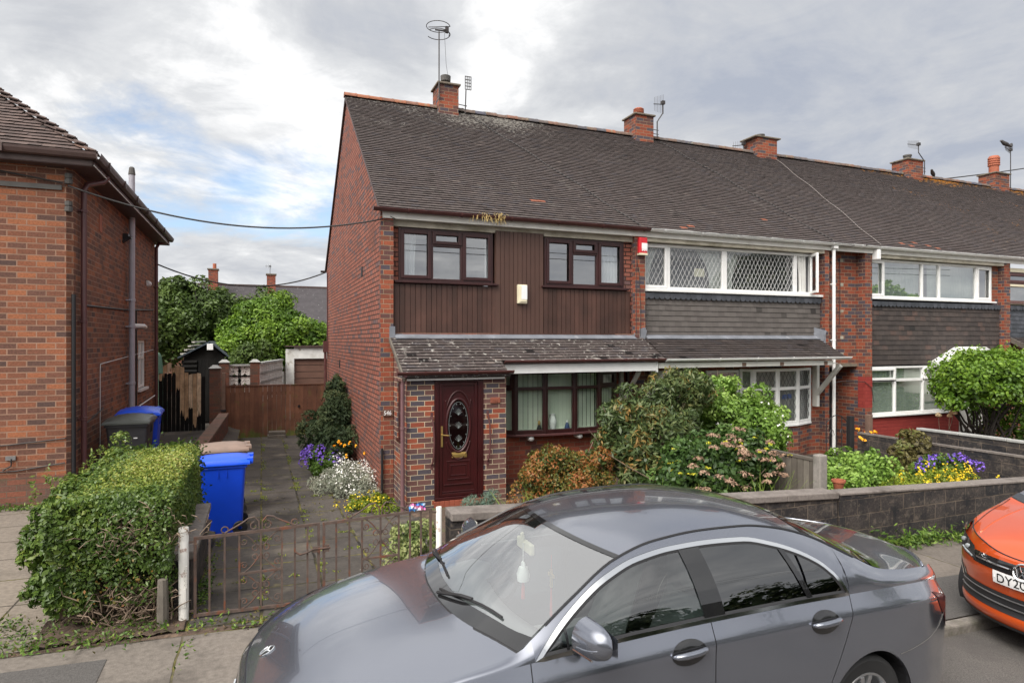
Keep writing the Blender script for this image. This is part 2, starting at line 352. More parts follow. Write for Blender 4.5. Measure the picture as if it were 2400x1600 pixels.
M_brick('brick_left', [(0.0, (0.31, 0.115, 0.055)), (0.20, (0.26, 0.094, 0.049)), (0.36, (0.205, 0.080, 0.046)), (0.66, (0.175, 0.072, 0.045)), (0.76, (0.14, 0.066, 0.047)), (0.94, (0.12, 0.061, 0.046)), (1.0, (0.085, 0.052, 0.045))], (0.33, 0.20, 0.14), ms=0.0085, var=0.30, stains=[((0.13, 0.065, 0.045), 1.1, 0.58, 0.86)])
M_brick('brick_wall_old', [(0.0, (0.22, 0.08, 0.05)), (0.5, (0.16, 0.075, 0.055)), (1.0, (0.11, 0.07, 0.055))], (0.16, 0.12, 0.09), stains=[((0.10, 0.085, 0.05), 2.0, 0.55, 0.8)])
M_brick('brick_painted_red', [(0.0, (0.25, 0.035, 0.03)), (1.0, (0.29, 0.045, 0.036))], (0.24, 0.035, 0.03), var=0.06, mvar=0.02)
M_brick('block_wall', [(0.0, (0.040, 0.034, 0.033)), (0.5, (0.060, 0.051, 0.047)), (1.0, (0.028, 0.027, 0.029))], (0.17, 0.135, 0.105), bw=0.45, bh=0.215, ms=0.007, depth=0.022, var=0.5, warp=0.02, stains=[((0.15, 0.125, 0.105), 7.0, 0.54, 0.76), ((0.018, 0.018, 0.021), 3.2, 0.46, 0.66), ((0.12, 0.095, 0.078), 14, 0.54, 0.72), ((0.55, 0.53, 0.5), 11, 0.72, 0.745)])
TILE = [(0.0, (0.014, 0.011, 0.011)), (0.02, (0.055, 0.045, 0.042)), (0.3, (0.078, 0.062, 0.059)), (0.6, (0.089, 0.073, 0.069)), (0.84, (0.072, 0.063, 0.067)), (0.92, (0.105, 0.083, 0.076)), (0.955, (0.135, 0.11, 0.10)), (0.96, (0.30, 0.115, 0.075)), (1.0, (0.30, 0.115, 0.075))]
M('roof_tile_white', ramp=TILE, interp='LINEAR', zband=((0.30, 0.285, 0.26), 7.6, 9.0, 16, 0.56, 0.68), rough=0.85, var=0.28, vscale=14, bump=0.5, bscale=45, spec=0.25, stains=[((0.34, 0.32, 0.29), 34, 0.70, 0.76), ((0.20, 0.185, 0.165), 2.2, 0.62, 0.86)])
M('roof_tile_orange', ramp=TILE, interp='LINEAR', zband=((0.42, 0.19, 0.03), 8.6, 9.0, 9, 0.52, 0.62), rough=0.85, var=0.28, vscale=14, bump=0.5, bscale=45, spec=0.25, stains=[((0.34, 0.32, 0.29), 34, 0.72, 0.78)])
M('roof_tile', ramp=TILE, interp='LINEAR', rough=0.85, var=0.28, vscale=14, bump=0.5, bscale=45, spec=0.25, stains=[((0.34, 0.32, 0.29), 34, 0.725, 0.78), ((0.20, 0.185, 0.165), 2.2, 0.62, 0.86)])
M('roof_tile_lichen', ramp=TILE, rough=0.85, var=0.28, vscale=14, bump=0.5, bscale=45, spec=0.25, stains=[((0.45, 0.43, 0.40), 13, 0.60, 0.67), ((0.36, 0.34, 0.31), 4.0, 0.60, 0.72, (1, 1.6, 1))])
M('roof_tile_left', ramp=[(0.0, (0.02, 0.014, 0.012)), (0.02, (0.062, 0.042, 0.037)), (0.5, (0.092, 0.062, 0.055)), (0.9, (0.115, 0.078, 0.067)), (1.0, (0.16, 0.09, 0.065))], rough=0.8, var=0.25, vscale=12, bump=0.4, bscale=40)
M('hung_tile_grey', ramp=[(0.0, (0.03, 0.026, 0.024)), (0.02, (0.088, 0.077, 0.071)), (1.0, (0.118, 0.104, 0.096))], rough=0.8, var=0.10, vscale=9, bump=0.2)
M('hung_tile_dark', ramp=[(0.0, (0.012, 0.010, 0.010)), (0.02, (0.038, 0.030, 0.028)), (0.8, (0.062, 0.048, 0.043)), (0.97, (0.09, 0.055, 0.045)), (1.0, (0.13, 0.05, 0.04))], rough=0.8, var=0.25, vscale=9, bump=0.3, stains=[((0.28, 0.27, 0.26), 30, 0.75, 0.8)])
M('hung_tile_slate', ramp=[(0.0, (0.04, 0.045, 0.055)), (1.0, (0.07, 0.075, 0.09))], rough=0.6, var=0.2, stains=[((0.3, 0.31, 0.33), 20, 0.68, 0.76)])
M('ridge_tile', ramp=[(0.0, (0.32, 0.12, 0.06)), (0.3, (0.26, 0.11, 0.07)), (0.45, (0.17, 0.105, 0.08)), (0.75, (0.13, 0.10, 0.085)), (0.9, (0.105, 0.095, 0.10)), (1.0, (0.09, 0.09, 0.115))], rough=0.85, var=0.3, vscale=9, bump=0.5, bscale=30, stains=[((0.20, 0.18, 0.11), 7, 0.58, 0.7), ((0.36, 0.33, 0.26), 11, 0.66, 0.74)])
M('cladding', ramp=[(0.0, (0.048, 0.021, 0.0145)), (0.5, (0.064, 0.029, 0.021)), (1.0, (0.080, 0.037, 0.027))], rough=0.55, var=0.30, vscale=2.5, bump=0.2, bscale=30, stains=[((0.032, 0.017, 0.014), 3.0, 0.58, 0.8, (8, 8, 0.6))])
M('cladding_plastic', ramp=[(0.0, (0.072, 0.035, 0.026)), (1.0, (0.082, 0.041, 0.030))], rough=0.5, var=0.08)
M('mahogany', (0.036, 0.0095, 0.0095), rough=0.38, var=0.25, vscale=3, stains=[((0.018, 0.006, 0.006), 5, 0.5, 0.75, (10, 10, 0.5))])
M('mahogany_door', (0.042, 0.006, 0.007), rough=0.34, var=0.25, vscale=3, stains=[((0.022, 0.005, 0.005), 5, 0.45, 0.75, (14, 14, 0.5))])
M('white_plastic', (0.78, 0.78, 0.77), rough=0.4, var=0.05, stains=[((0.55, 0.54, 0.50), 3, 0.62, 0.85)])
M('white_board', (0.62, 0.61, 0.57), rough=0.55, var=0.08, stains=[((0.36, 0.33, 0.26), 2.0, 0.58, 0.85, (1, 1, 3))])
M('dirty_board', (0.40, 0.37, 0.30), rough=0.7, var=0.15, stains=[((0.17, 0.15, 0.10), 2.5, 0.48, 0.75, (1, 1, 2))])
M('gutter_brown', (0.095, 0.034, 0.032), rough=0.42, var=0.2, stains=[((0.20, 0.12, 0.11), 4, 0.62, 0.85)])
M('gutter_old', (0.075, 0.045, 0.04), rough=0.5, var=0.25)
M('pipe_brown', (0.105, 0.042, 0.042), rough=0.4, var=0.15)
M('pipe_faded', (0.16, 0.085, 0.09), rough=0.5, var=0.15)
M('pipe_grey', (0.42, 0.41, 0.46), rough=0.4, var=0.08)
M('black_plastic', (0.015, 0.015, 0.017), rough=0.45, var=0.2)
M('black_metal', (0.02, 0.02, 0.022), rough=0.5, var=0.2)
M('cable', (0.03, 0.028, 0.028), rough=0.6, var=0.1)
M('cable_grey', (0.17, 0.15, 0.14), rough=0.6, var=0.1)
M('lead_flashing', (0.17, 0.18, 0.205), rough=0.5, var=0.25, vscale=4, stains=[((0.32, 0.33, 0.35), 5, 0.58, 0.75)])
M('lead_came', (0.70, 0.70, 0.70), rough=0.5, var=0.03)
M('lead_came_dark', (0.10, 0.10, 0.11), rough=0.5, var=0.03)
M('brass', (0.72, 0.50, 0.18), rough=0.3, metal=0.85, var=0.05)
M('chrome', (0.86, 0.87, 0.88), rough=0.12, metal=1.0, var=0.0)
M('steel_dull', (0.32, 0.32, 0.33), rough=0.4, metal=0.8, var=0.2)
M('aerial_metal', (0.06, 0.055, 0.055), rough=0.5, metal=0.4, var=0.2)
M('cream_plastic', (0.70, 0.64, 0.47), rough=0.45, var=0.06)
M('white_clean', (0.82, 0.82, 0.82), rough=0.4, var=0.02)
M('red_plastic', (0.55, 0.02, 0.028), rough=0.4, var=0.08)
M('terracotta', (0.36, 0.11, 0.06), rough=0.8, var=0.2)
M('chimney_pot_grey', (0.09, 0.085, 0.08), rough=0.8, var=0.2)
M('concrete_cap', (0.18, 0.15, 0.115), rough=0.9, var=0.25, stains=[((0.07, 0.065, 0.05), 5, 0.5, 0.7)])
M('coping', (0.19, 0.165, 0.15), rough=0.9, var=0.22, vscale=25, bump=0.5, bscale=120, stains=[((0.095, 0.08, 0.07), 3, 0.50, 0.72), ((0.5, 0.48, 0.45), 24, 0.72, 0.76)])
M('coping_pale', (0.36, 0.36, 0.35), rough=0.9, var=0.12, bump=0.3, bscale=90)
M('concrete_post', (0.24, 0.22, 0.20), rough=0.9, var=0.2, vscale=20, bump=0.5, bscale=100, stains=[((0.16, 0.15, 0.13), 4, 0.52, 0.72)])
M('timber_grey', ramp=[(0.0, (0.085, 0.072, 0.060)), (1.0, (0.17, 0.15, 0.125))], rough=0.9, var=0.3, vscale=4, stains=[((0.10, 0.085, 0.07), 4, 0.52, 0.75, (12, 12, 0.7))])
M('timber_post', (0.16, 0.10, 0.075), rough=0.9, var=0.3)
M('timber_bracket', (0.42, 0.40, 0.36), rough=0.8, var=0.2, stains=[((0.20, 0.18, 0.15), 5, 0.5, 0.75)])
M('gate_timber', zband=((0.085, 0.105, 0.018), 0.55, 0.0, 4, 0.44, 0.60), ramp=[(0.0, (0.105, 0.040, 0.021)), (1.0, (0.165, 0.068, 0.036))], rough=0.8, var=0.38, vscale=3, stains=[((0.24, 0.11, 0.06), 2, 0.58, 0.76, (16, 1, 0.5)), ((0.06, 0.022, 0.012), 3, 0.55, 0.8, (14, 1, 0.6))])
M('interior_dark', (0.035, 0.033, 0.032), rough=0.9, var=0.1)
M('interior_mid', (0.30, 0.30, 0.31), rough=0.9, var=0.1)
M('curtain', (0.72, 0.73, 0.74), rough=0.9, var=0.03)
M('net_curtain', (0.62, 0.62, 0.60), rough=0.9, var=0.04)
M('blind_green', ramp=[(0.0, (0.58, 0.66, 0.55)), (1.0, (0.66, 0.73, 0.62))], rough=0.9, var=0.03, spec=0.2)
M('blind_pale', ramp=[(0.0, (0.42, 0.47, 0.42)), (1.0, (0.50, 0.54, 0.49))], rough=0.9, var=0.03)
M('blind_grey', ramp=[(0.0, (0.30, 0.30, 0.29)), (1.0, (0.42, 0.42, 0.41))], rough=0.9, var=0.03)
M('step_tile', (0.27, 0.07, 0.04), rough=0.6, var=0.2)
M('plaque_brown', (0.11, 0.06, 0.045), rough=0.7, var=0.2)
M('plaque_terracotta', (0.24, 0.075, 0.045), rough=0.8, var=0.25)
M('ceramic', (0.72, 0.74, 0.74), rough=0.25, var=0.12, vscale=20)
M('ceramic_blue', (0.03, 0.06, 0.16), rough=0.3, var=0.2)
M('straw', ramp=[(0, (0.38, 0.26, 0.09)), (1, (0.55, 0.42, 0.18))], rough=0.9, var=0.1)
M_glass('window_glass', (0.72, 0.76, 0.77), 2.9)
M_glass('leaded_glass', (0.75, 0.79, 0.79), 1.9)
M_glass('bay_glass', (0.86, 0.90, 0.87), 1.6)
M_glass('door_glass', (0.35, 0.38, 0.38), 1.55, 0.04)
M('etch', (0.26, 0.29, 0.29), rough=0.6, var=0.0)

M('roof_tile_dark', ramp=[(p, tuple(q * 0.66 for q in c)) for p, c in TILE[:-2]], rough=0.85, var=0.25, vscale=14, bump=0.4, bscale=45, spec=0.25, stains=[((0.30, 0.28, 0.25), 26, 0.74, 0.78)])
# ------------------------------------------------------------------ generic house pieces
def tile_field(name, mat, parent, P0, u, v, n, width, length, tw, gauge, thick=0.020, jit=1.0, skip=None, sag=0.0, lap=0.03, rndf=None, rng=RNG, edge=0.0):
    """rows of individual overlapping tiles on a plane; P0 eave corner, u along the eave, v up the slope"""
    P0, u, v, n = (np.array(a, float) for a in (P0, u, v, n)); nr = int(math.ceil(length / gauge - 1e-6)); V, F, Rn = [], [], []; o = 0
    for r in range(nr):
        offs = (tw / 2 if r % 2 else 0.0); c0 = -offs
        k = int(math.ceil((width - c0) / tw)); rowj = rng.normal(0, 0.0022) * jit
        for c in range(k):
            a = max(0.0, c0 + c * tw + 0.0012); b = min(width, c0 + (c + 1) * tw - 0.0012)
            if b - a < 0.01: continue
            if skip and skip(a, r): continue
            va = r * gauge + rng.normal(0, 0.0014) * jit + rowj; vb = min(length, (r + 1) * gauge + lap)
            lift = thick * 1.5 + rng.normal(0, 0.0013) * jit; tl = rng.normal(0, 0.0011) * jit; sg = 0.0
            if sag: sg = -sag * (math.sin(math.pi * min(1, va / length)) * (0.6 + 0.5 * math.sin(a * 1.1 + 0.7)) + 0.35 * math.sin(a * 2.3 + r * 0.13))
            q = [P0 + u * a + v * va + n * (lift + tl + sg), P0 + u * b + v * va + n * (lift - tl + sg), P0 + u * b + v * vb + n * (thick * 0.35 + sg), P0 + u * a + v * vb + n * (thick * 0.35 + sg)]
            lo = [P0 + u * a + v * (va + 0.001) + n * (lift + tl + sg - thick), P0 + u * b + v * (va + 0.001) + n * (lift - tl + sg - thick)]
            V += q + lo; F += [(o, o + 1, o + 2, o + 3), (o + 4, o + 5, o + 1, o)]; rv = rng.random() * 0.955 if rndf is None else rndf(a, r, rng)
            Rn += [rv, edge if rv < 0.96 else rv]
            if a <= 0.001:
                V += [P0 + v * vb + n * (thick * 0.35 + sg - thick)]; F.append((o + 4, o, o + 3, o + 6)); Rn.append(rv); o += 1
            o += 6
    # boarding underneath
    e = 0.004
    V += [P0 - n * e, P0 + u * width - n * e, P0 + u * width + v * length - n * e, P0 + v * length - n * e]; F.append((o, o + 1, o + 2, o + 3)); Rn.append(0.1)
    return mesh_obj(name, np.array(V), F, np.array(Rn), mat, parent)
def gutter_mb(x0, x1, y, z, r=0.055, step=0.95, off=0.4, clips=True):
    """half-round gutter along X with its lip at z, front at y-r"""
    mb = MB(); prof = [(-r, 0.0), (-r - 0.006, 0.004), (-r - 0.006, -0.012)] + [(-math.cos(a) * r, -math.sin(a) * r * 1.05) for a in np.linspace(0.25, math.pi - 0.1, 8)] + [(r, 0.0)]
    rows = [[(x, y + a, z + b) for a, b in prof] for x in (x0, x1)]; mb.grid(rows, 0.5)
    for x in (x0, x1): mb.face([(x, y + a, z + b) for a, b in prof][::1 if x == x0 else -1], 0.5)
    if clips:
        x = x0 + off
        while x < x1 - 0.1:
            rr = r + 0.008; pr = [(-rr, 0.012)] + [(-math.cos(a) * rr, -math.sin(a) * rr * 1.05) for a in np.linspace(0.1, math.pi * 0.6, 7)]
            mb.grid([[(x + dx, y + a, z + b) for a, b in pr] for dx in (-0.022, 0.022)], 0.5); x += step
    return mb
def frame_mb(mb, x0, x1, z0, z1, y, w, d=0.06, rnd=0.5):
    mb.box(x0, x0 + w, y, y + d, z0, z1, rnd); mb.box(x1 - w, x1, y, y + d, z0, z1, rnd)
    mb.box(x0 + w, x1 - w, y + 0.001, y + d, z0, z0 + w, rnd); mb.box(x0 + w, x1 - w, y + 0.001, y + d, z1 - w, z1, rnd); return mb
def curtain_mb(x0, x1, z0, z1, y, amp=0.018, wl=0.075, gather=0.0, side=1):
    """pleated drape; gather pulls it to one side half way down"""
    rows = []; n = max(8, int((x1 - x0) / wl * 8))
    for k in range(9):
        t = k / 8; z = z1 + (z0 - z1) * t; g = 1 - gather * math.sin(math.pi * 0.5 * min(1, t * 1.3)); row = []
        for i in range(n + 1):
            u = i / n; x = (x0 + (x1 - x0) * u * g) if side > 0 else (x1 - (x1 - x0) * (1 - u) * g)
            row.append((x, y + amp * math.sin(u * (x1 - x0) / wl * 2 * math.pi + 0.6 * math.sin(u * 9)), z))
        rows.append(row)
    return MB().grid(rows, 0.5)
def lattice_mb(x0, x1, z0, z1, y, pw=0.14, ph=0.24, r=0.005):
    """diamond lead lines clipped to the pane"""
    mb = MB(); s = ph / pw
    k = int((x1 - x0 + (z1 - z0) / s) / pw) + 2
    for sg in (1, -1):
        for i in range(-k, k + 1):
            # z = z0 + sg*s*(x - xs)
            xs = (x0 if sg > 0 else x0) + i * pw; pts = []
            xa, xb = x0, x1
            f = lambda x: (z0 + s * (x - xs)) if sg > 0 else (z0 - s * (x - xs))
            g = lambda z: xs + (z - z0) / (s * sg)
            lo, hi = sorted((g(z0), g(z1))); xa, xb = max(x0, lo), min(x1, hi)
            if xb - xa < 0.004: continue
            mb.beam((xa, y, f(xa)), (xb, y, f(xb)), r, r * 2, up=(0, 1, 0), rnd=0.5)
    return mb
def ridge_mb(x0, x1, y, z, r=0.11, L=0.305):
    mb = MB(); x = x0
    while x < x1 - 0.01:
        xe = min(x1, x + L); dz = random.uniform(-0.006, 0.008); rr = r * random.uniform(0.97, 1.05); rv = random.random(); rv = (0.4 + 0.6 * rv if random.random() < 0.93 else rv * 0.4) if x - x0 > 1.9 or x0 > 3 else rv * 0.38; ty = random.uniform(-0.006, 0.006)
        rows = []
        for xx, k in ((x + 0.003, 1.0), (xe - 0.05, 0.985), (xe - 0.048, 1.05), (xe - 0.003, 1.05)):
            rows.append([(xx, y + ty + math.cos(a) * rr * k, z + dz - 0.03 + math.sin(a) * rr * k * 0.92) for a in np.linspace(math.pi * 1.02, -0.06, 10)])
        mb.grid(rows, rv); mb.face(rows[0][::-1], rv); mb.face(rows[-1], rv); x = xe
    return mb
def aerial(name, x, y, z0, kind, label, **k):
    """TV aerial on a pole standing beside a chimney"""
    t = thing(name, label, 'aerial', (x, y, z0), 'television aerials on the chimneys'); mb = MB()
    h = k.get('h', 1.2)
    if kind == 'ring':
        mb.tube([(x, y, z0), (x, y, z0 + h)], 0.017, 6); mb.build('pole', 'aerial_metal', t)
        a = MB(); rr = 0.30; cz = z0 + h + 0.03
        for dz, g0, g1 in ((0.09, 0.35, 5.9), (-0.10, -2.6, 2.35)):
            a.tube([(x - 0.02 + rr * math.cos(q), y + rr * math.sin(q), cz + dz) for q in np.linspace(g0, g1, 26)], 0.010, 5)
        a.tube([(x - 0.02 + rr * math.cos(0.35), y + rr * math.sin(0.35), cz + 0.09), (x + 0.29, y + 0.06, cz), (x - 0.02 + rr * math.cos(0.2), y + rr * math.sin(0.2), cz - 0.10)], 0.010, 5)
        a.tube([(x - 0.02 + rr * math.cos(5.9), y + rr * math.sin(5.9), cz + 0.09), (x - 0.30, y - 0.1, cz - 0.02)], 0.010, 5)
        a.build('ring', 'aerial_metal', t, smooth=True)
        b = MB(); b.tube([(x - 0.10, y, cz - 0.005), (x + 0.2, y + 0.02, cz + 0.03)], 0.02, 6); b.box(x + 0.17, x + 0.25, y - 0.03, y + 0.05, cz - 0.02, cz + 0.13); b.build('junction_box', 'aerial_metal', t)
        w = MB(); w.tube([(x + 0.14, y, cz), (x + 0.2, y + 0.05, z0 + 0.95), (x + 0.28, y + 0.1, z0 + 0.55)], 0.005, 4); w.build('lead', 'cable', t)
    elif kind == 'panel':
        mb.tube([(x, y, z0), (x + 0.02, y, z0 + h)], 0.016, 6); mb.tube([(x - 0.2, y, z0 + 0.22), (x + 0.05, y, z0 + 0.2)], 0.012, 5); mb.tube([(x - 0.2, y, z0 + 0.06), (x + 0.05, y, z0 + 0.04)], 0.012, 5); mb.build('pole', 'aerial_metal', t)
        p = MB(); z1 = z0 + h + 0.02; x1 = x + 0.08
        for i in range(5): p.box(x1 - 0.08, x1 + 0.08, y - 0.008, y + 0.008, z1 + i * 0.085 - 0.008, z1 + i * 0.085 + 0.008)
        for i in range(4): p.box(x1 - 0.088 + i * 0.053, x1 - 0.072 + i * 0.053, y - 0.01, y + 0.01, z1 - 0.01, z1 + 0.348)
        p.build('reflector', 'aerial_metal', t)
    else:
        e = k.get('boom', 1.1); az = k.get('az', 180); dx, dy = math.cos(R(az)), math.sin(R(az)); tilt = k.get('tilt', 0.0)
        crank = k.get('crank', 0.0); top = (x - crank, y, z0 + h)
        mb.tube([(x, y, z0), (x, y, z0 + h * 0.45), (x - crank, y, z0 + h * 0.72), top] if crank else [(x, y, z0), top], 0.018, 6)
        if crank:
            for q in (0.1, 0.22): mb.tube([(x - 0.2, y, z0 + q), (x + 0.05, y, z0 + q)], 0.011, 5)
        mb.build('pole', 'aerial_metal', t)
        b = MB(); end = Vector((top[0] + dx * e, top[1] + dy * e, top[2] + tilt * e)); st = Vector((top[0] - dx * 0.12, top[1] - dy * 0.12, top[2])); b.tube([st, end], 0.013, 5); b.build('boom', 'aerial_metal', t)
        q = MB(); nn = k.get('n', 10)
        for i in range(nn):
            p = st.lerp(end, (i + 0.6) / nn); L = 0.17 * (1 - 0.35 * i / nn) * k.get('el', 1.0); q.tube([p - Vector((0, 0, L)), p + Vector((0, 0, L))], 0.005, 4)
        if k.get('hub'): q.box(top[0] - 0.05, top[0] + 0.05, y - 0.05, y + 0.05, top[2] - 0.04, top[2] + 0.06)
        q.build('elements', 'aerial_metal', t)
    return t
def chimney_mb(xc, yc, zb, w, d, h):
    return MB().box(xc - w / 2, xc + w / 2, yc - d / 2, yc + d / 2, zb, zb + h, 0.5)

# roof geometry of the terrace
EY, EZ, RY, RZ = 10.93, 4.915, 15.8, 8.60
SL = math.hypot(RY - EY, RZ - EZ); VV = np.array([0, (RY - EY) / SL, (RZ - EZ) / SL]); NN = np.array([0, -VV[2], VV[1]])
BY = 20.85
def terrace_roof(parent, x0, x1, mat='roof_tile', broken=(), verge=False):
    bro = {(int(round((bx - x0) / 0.165)), br): k for bx, br, k in broken}
    def rndf(a, r, rng):
        c = int(round(a / 0.165)); q = bro.get((c, r))
        if q: return 0.99
        g = (0.5 + 0.5 * math.sin(x0 * 3 + a * 0.9)) * 0.1
        return float(np.clip(rng.normal(0.45 + g, 0.17), 0.03, 0.95))
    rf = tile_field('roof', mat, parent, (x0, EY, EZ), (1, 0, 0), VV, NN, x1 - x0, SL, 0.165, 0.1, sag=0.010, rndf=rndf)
    # rear slope, one sheet
    MB().face([(x1, BY + 0.2, EZ - 0.05), (x0, BY + 0.2, EZ - 0.05), (x0, RY, RZ), (x1, RY, RZ)], 0.4).build('rear_slope', mat, rf)
    ridge_mb(x0 - (0.02 if verge else 0), x1, RY, RZ + 0.03).build('ridge', 'ridge_tile', rf)
    return rf
def chimney(parent, x, w, top, mat, pot, cap=0.05, y=15.85, d=0.62, wide=1.0, potr=0.1, poth=0.28, potmat='chimney_pot_grey'):
    c = chimney_mb(x, y, RZ - 0.7, w, d, top - RZ + 0.7).build('chimney', mat, parent)
    MB().box(x - w / 2 - 0.05 * wide, x + w / 2 + 0.05 * wide, y - d / 2 - 0.05, y + d / 2 + 0.05, top, top + cap).build('chimney_cap', 'concrete_cap', parent, bevel=0.012)
    if pot == 'cowl': prof = [(potr * 0.8, 0), (potr * 0.8, poth * 0.45), (potr * 1.25, poth * 0.5), (potr * 1.3, poth * 0.95), (potr * 1.05, poth), (0.001, poth)]
    elif pot == 'louvre': prof = [(potr, 0)] + [q for i in range(4) for q in ((potr, poth * (0.45 + i * 0.12)), (potr * 1.2, poth * (0.47 + i * 0.12)), (potr * 1.2, poth * (0.53 + i * 0.12)))] + [(potr * 0.9, poth), (0.001, poth)]
    else: prof = [(potr, 0), (potr * 0.92, poth * 0.7), (potr * 1.1, poth * 0.75), (potr * 1.1, poth), (potr * 0.7, poth), (potr * 0.7, poth * 0.5)]
    MB().lathe(prof, (x, y, top + cap), 14).build('chimney_pot', potmat, parent, smooth=True, autos=40)
    return c
# ------------------------------------------------------------------ house 1: end of terrace
P, Q = 11.09, 11.25
H1 = thing('terraced_house', 'end terrace house with brown boarded upper floor and mahogany front door, number 546', 'house', (1.95, P, -0.4), 'houses of the brick terrace')
def pent(y0, y1, zb):   # gable outline in (y,z)
    return [(y0, zb), (y1, zb), (y1, EZ - 0.06), (RY, RZ - 0.05), (y0, EZ + 0.0)]
wl = MB(); wl.prism(pent(P, BY, -0.8), 'x', 1.95, 2.17)
wl.box(2.17, 2.29, Q, Q + 0.1, 2.7, 4.7); wl.box(6.99, 7.18, Q, Q + 0.1, 2.7, 4.7)
wl.box(7.18, 7.42, P, Q + 0.2, -0.4, 4.86)
wl.box(2.17, 7.18, BY - 0.2, BY, -0.8, 4.85)
wl.build('wall', 'brick_gable', H1)
# street-facing brick laid proud of the gable end, with its own alternating quoins
MB().box(1.947, 2.173, P - 0.004, P + 0.10, -0.4, 4.86).build('pier', 'brick_terrace', H1)
MB().box(7.177, 7.423, P - 0.004, P + 0.10, -0.4, 4.86).build('pier', 'brick_terrace', H1)
lo = MB(); lo.box(2.17, 4.22, 11.18, 11.3, -0.4, 2.75); lo.box(6.76, 7.18, 11.18, 11.3, -0.4, 2.75); lo.box(4.22, 6.76, 11.06, 11.3, -0.4, 0.80); lo.box(4.22, 6.76, 11.2, 11.3, 2.02, 2.75)
lo.build('lower_wall', 'brick_red_plain', H1)
bd = MB(); x = 2.205
while x < 7.13:
    e = min(7.13, x + 0.098); zt = 3.635 if not 4.17 < x + 0.05 < 5.13 else 3.0
    if not 4.17 < x + 0.05 < 5.13: bd.box(x + 0.0045, e - 0.0045, Q - 0.055 + random.uniform(-0.003, 0.003), Q, 2.715, zt)
    x = e
x = 4.17
bd.box(2.205, 7.13, Q - 0.03, Q + 0.02, 2.715, 3.63, 0.0)
bd.build('boarding', 'cladding', H1)
b2 = MB(); b2.box(4.135, 5.14, Q - 0.035, Q + 0.02, 2.715, 4.70, 0.0); x = 4.145
while x < 5.12:
    b2.box(x + 0.004, x + 0.0865, Q - 0.06, Q - 0.01, 2.715, 4.70); x += 0.0905
b2.build('boarding', 'cladding_plastic', H1)
def casement(parent, x0, x1, z0, z1, y, mat, cols, glass='window_glass', fw=0.055, sash=0.05, sill=True, light=0.30, curtains=(), gl_back=0.045, room='interior_mid', depth=1.4):
    """cols: list of (width fraction, kind) kind 'sash','fixed','toplight'"""
    fr = MB(); frame_mb(fr, x0, x1, z0, z1, y, fw, 0.07)
    W_ = x1 - x0 - fw; xx = x0 + fw / 2; gl = MB()
    for fi, (f, kind) in enumerate(cols):
        a, b = xx, xx + W_ * f; xx = b
        if fi: fr.box(a - fw / 2, a + fw / 2, y + 0.002, y + 0.068, z0 + fw, z1 - fw, 0.5)
        ax, bx = a + fw / 2, b - fw / 2
        if kind == 'sash': frame_mb(fr, ax - 0.012, bx + 0.012, z0 + fw - 0.012, z1 - fw + 0.012, y - 0.018, sash + 0.012, 0.03)
        if kind == 'toplight':
            zl = z1 - (z1 - z0) * light; fr.box(ax, bx, y + 0.002, y + 0.066, zl - fw / 2, zl + fw / 2, 0.5)
            frame_mb(fr, ax - 0.012, bx + 0.012, zl + fw / 2 - 0.014, z1 - fw + 0.012, y - 0.02, sash + 0.012, 0.03)
        gl.face([(ax - 0.01, y + gl_back, z0 + fw - 0.01), (bx + 0.01, y + gl_back, z0 + fw - 0.01), (bx + 0.01, y + gl_back, z1 - fw + 0.01), (ax - 0.01, y + gl_back, z1 - fw + 0.01)], 0.5)
    w = fr.build('window', mat, parent, bevel=0.008)
    gl.build('pane', glass, w)
    if sill: MB().box(x0 - 0.08, x1 + 0.08, y - 0.09, y + 0.04, z0 - 0.045, z0 - 0.003).build('sill', mat, w, bevel=0.008)
    rb = MB(); yb = y + 0.1; rb.face([(x0, yb, z0), (x0, yb + depth, z0), (x0, yb + depth, z1), (x0, yb, z1)]); rb.face([(x1, yb, z0), (x1, yb, z1), (x1, yb + depth, z1), (x1, yb + depth, z0)]); rb.face([(x0, yb + depth, z0), (x1, yb + depth, z0), (x1, yb + depth, z1), (x0, yb + depth, z1)]); rb.face([(x0, yb, z0), (x1, yb, z0), (x1, yb + depth, z0), (x0, yb + depth, z0)]); rb.face([(x0, yb, z1), (x0, yb + depth, z1), (x1, yb + depth, z1), (x1, yb, z1)])
    rb.build('interior', room, w)
    for (c0, c1, m, g, sd, dz) in curtains: curtain_mb(c0, c1, z0 + 0.03 + dz, z1 - 0.03, y + 0.16, gather=g, side=sd).build('curtain', m, w)
    return w
casement(H1, 2.29, 4.10, 3.69, 4.65, Q - 0.03, 'mahogany', ((0.335, 'sash'), (0.33, 'toplight'), (0.335, 'sash')), curtains=((2.33, 2.66, 'curtain', 0.12, 1, 0.02), (3.98, 4.06, 'curtain', 0, -1, 0)))
casement(H1, 5.175, 6.99, 3.69, 4.65, Q - 0.03, 'mahogany', ((0.335, 'sash'), (0.33, 'toplight'), (0.335, 'sash')), curtains=((6.50, 6.92, 'curtain', 0.1, -1, 0.02),))
MB().box(1.98, 7.44, P - 0.035, P + 0.0, 4.765, 4.885).box(2.172, 7.178, P, P + 0.06, 4.765, 4.80).build('fascia', 'white_board', H1)
so_ = MB(); so_.box(2.172, 4.13, Q - 0.07, Q + 0.03, 4.655, 4.80); so_.box(5.15, 7.178, Q - 0.07, Q + 0.03, 4.655, 4.80); so_.box(4.13, 5.15, Q - 0.065, Q + 0.03, 4.70, 4.80)
so_.build('soffit_board', 'dirty_board', H1)
gutter_mb(1.80, 7.46, P - 0.105, 4.925, 0.058, 0.98, 0.62).build('gutter', 'gutter_brown', H1, smooth=True, autos=50)
rf1 = terrace_roof(H1, 1.90, 7.36, 'roof_tile_white', broken=((5.1, 8, 1), (5.26, 8, 1)), verge=True)
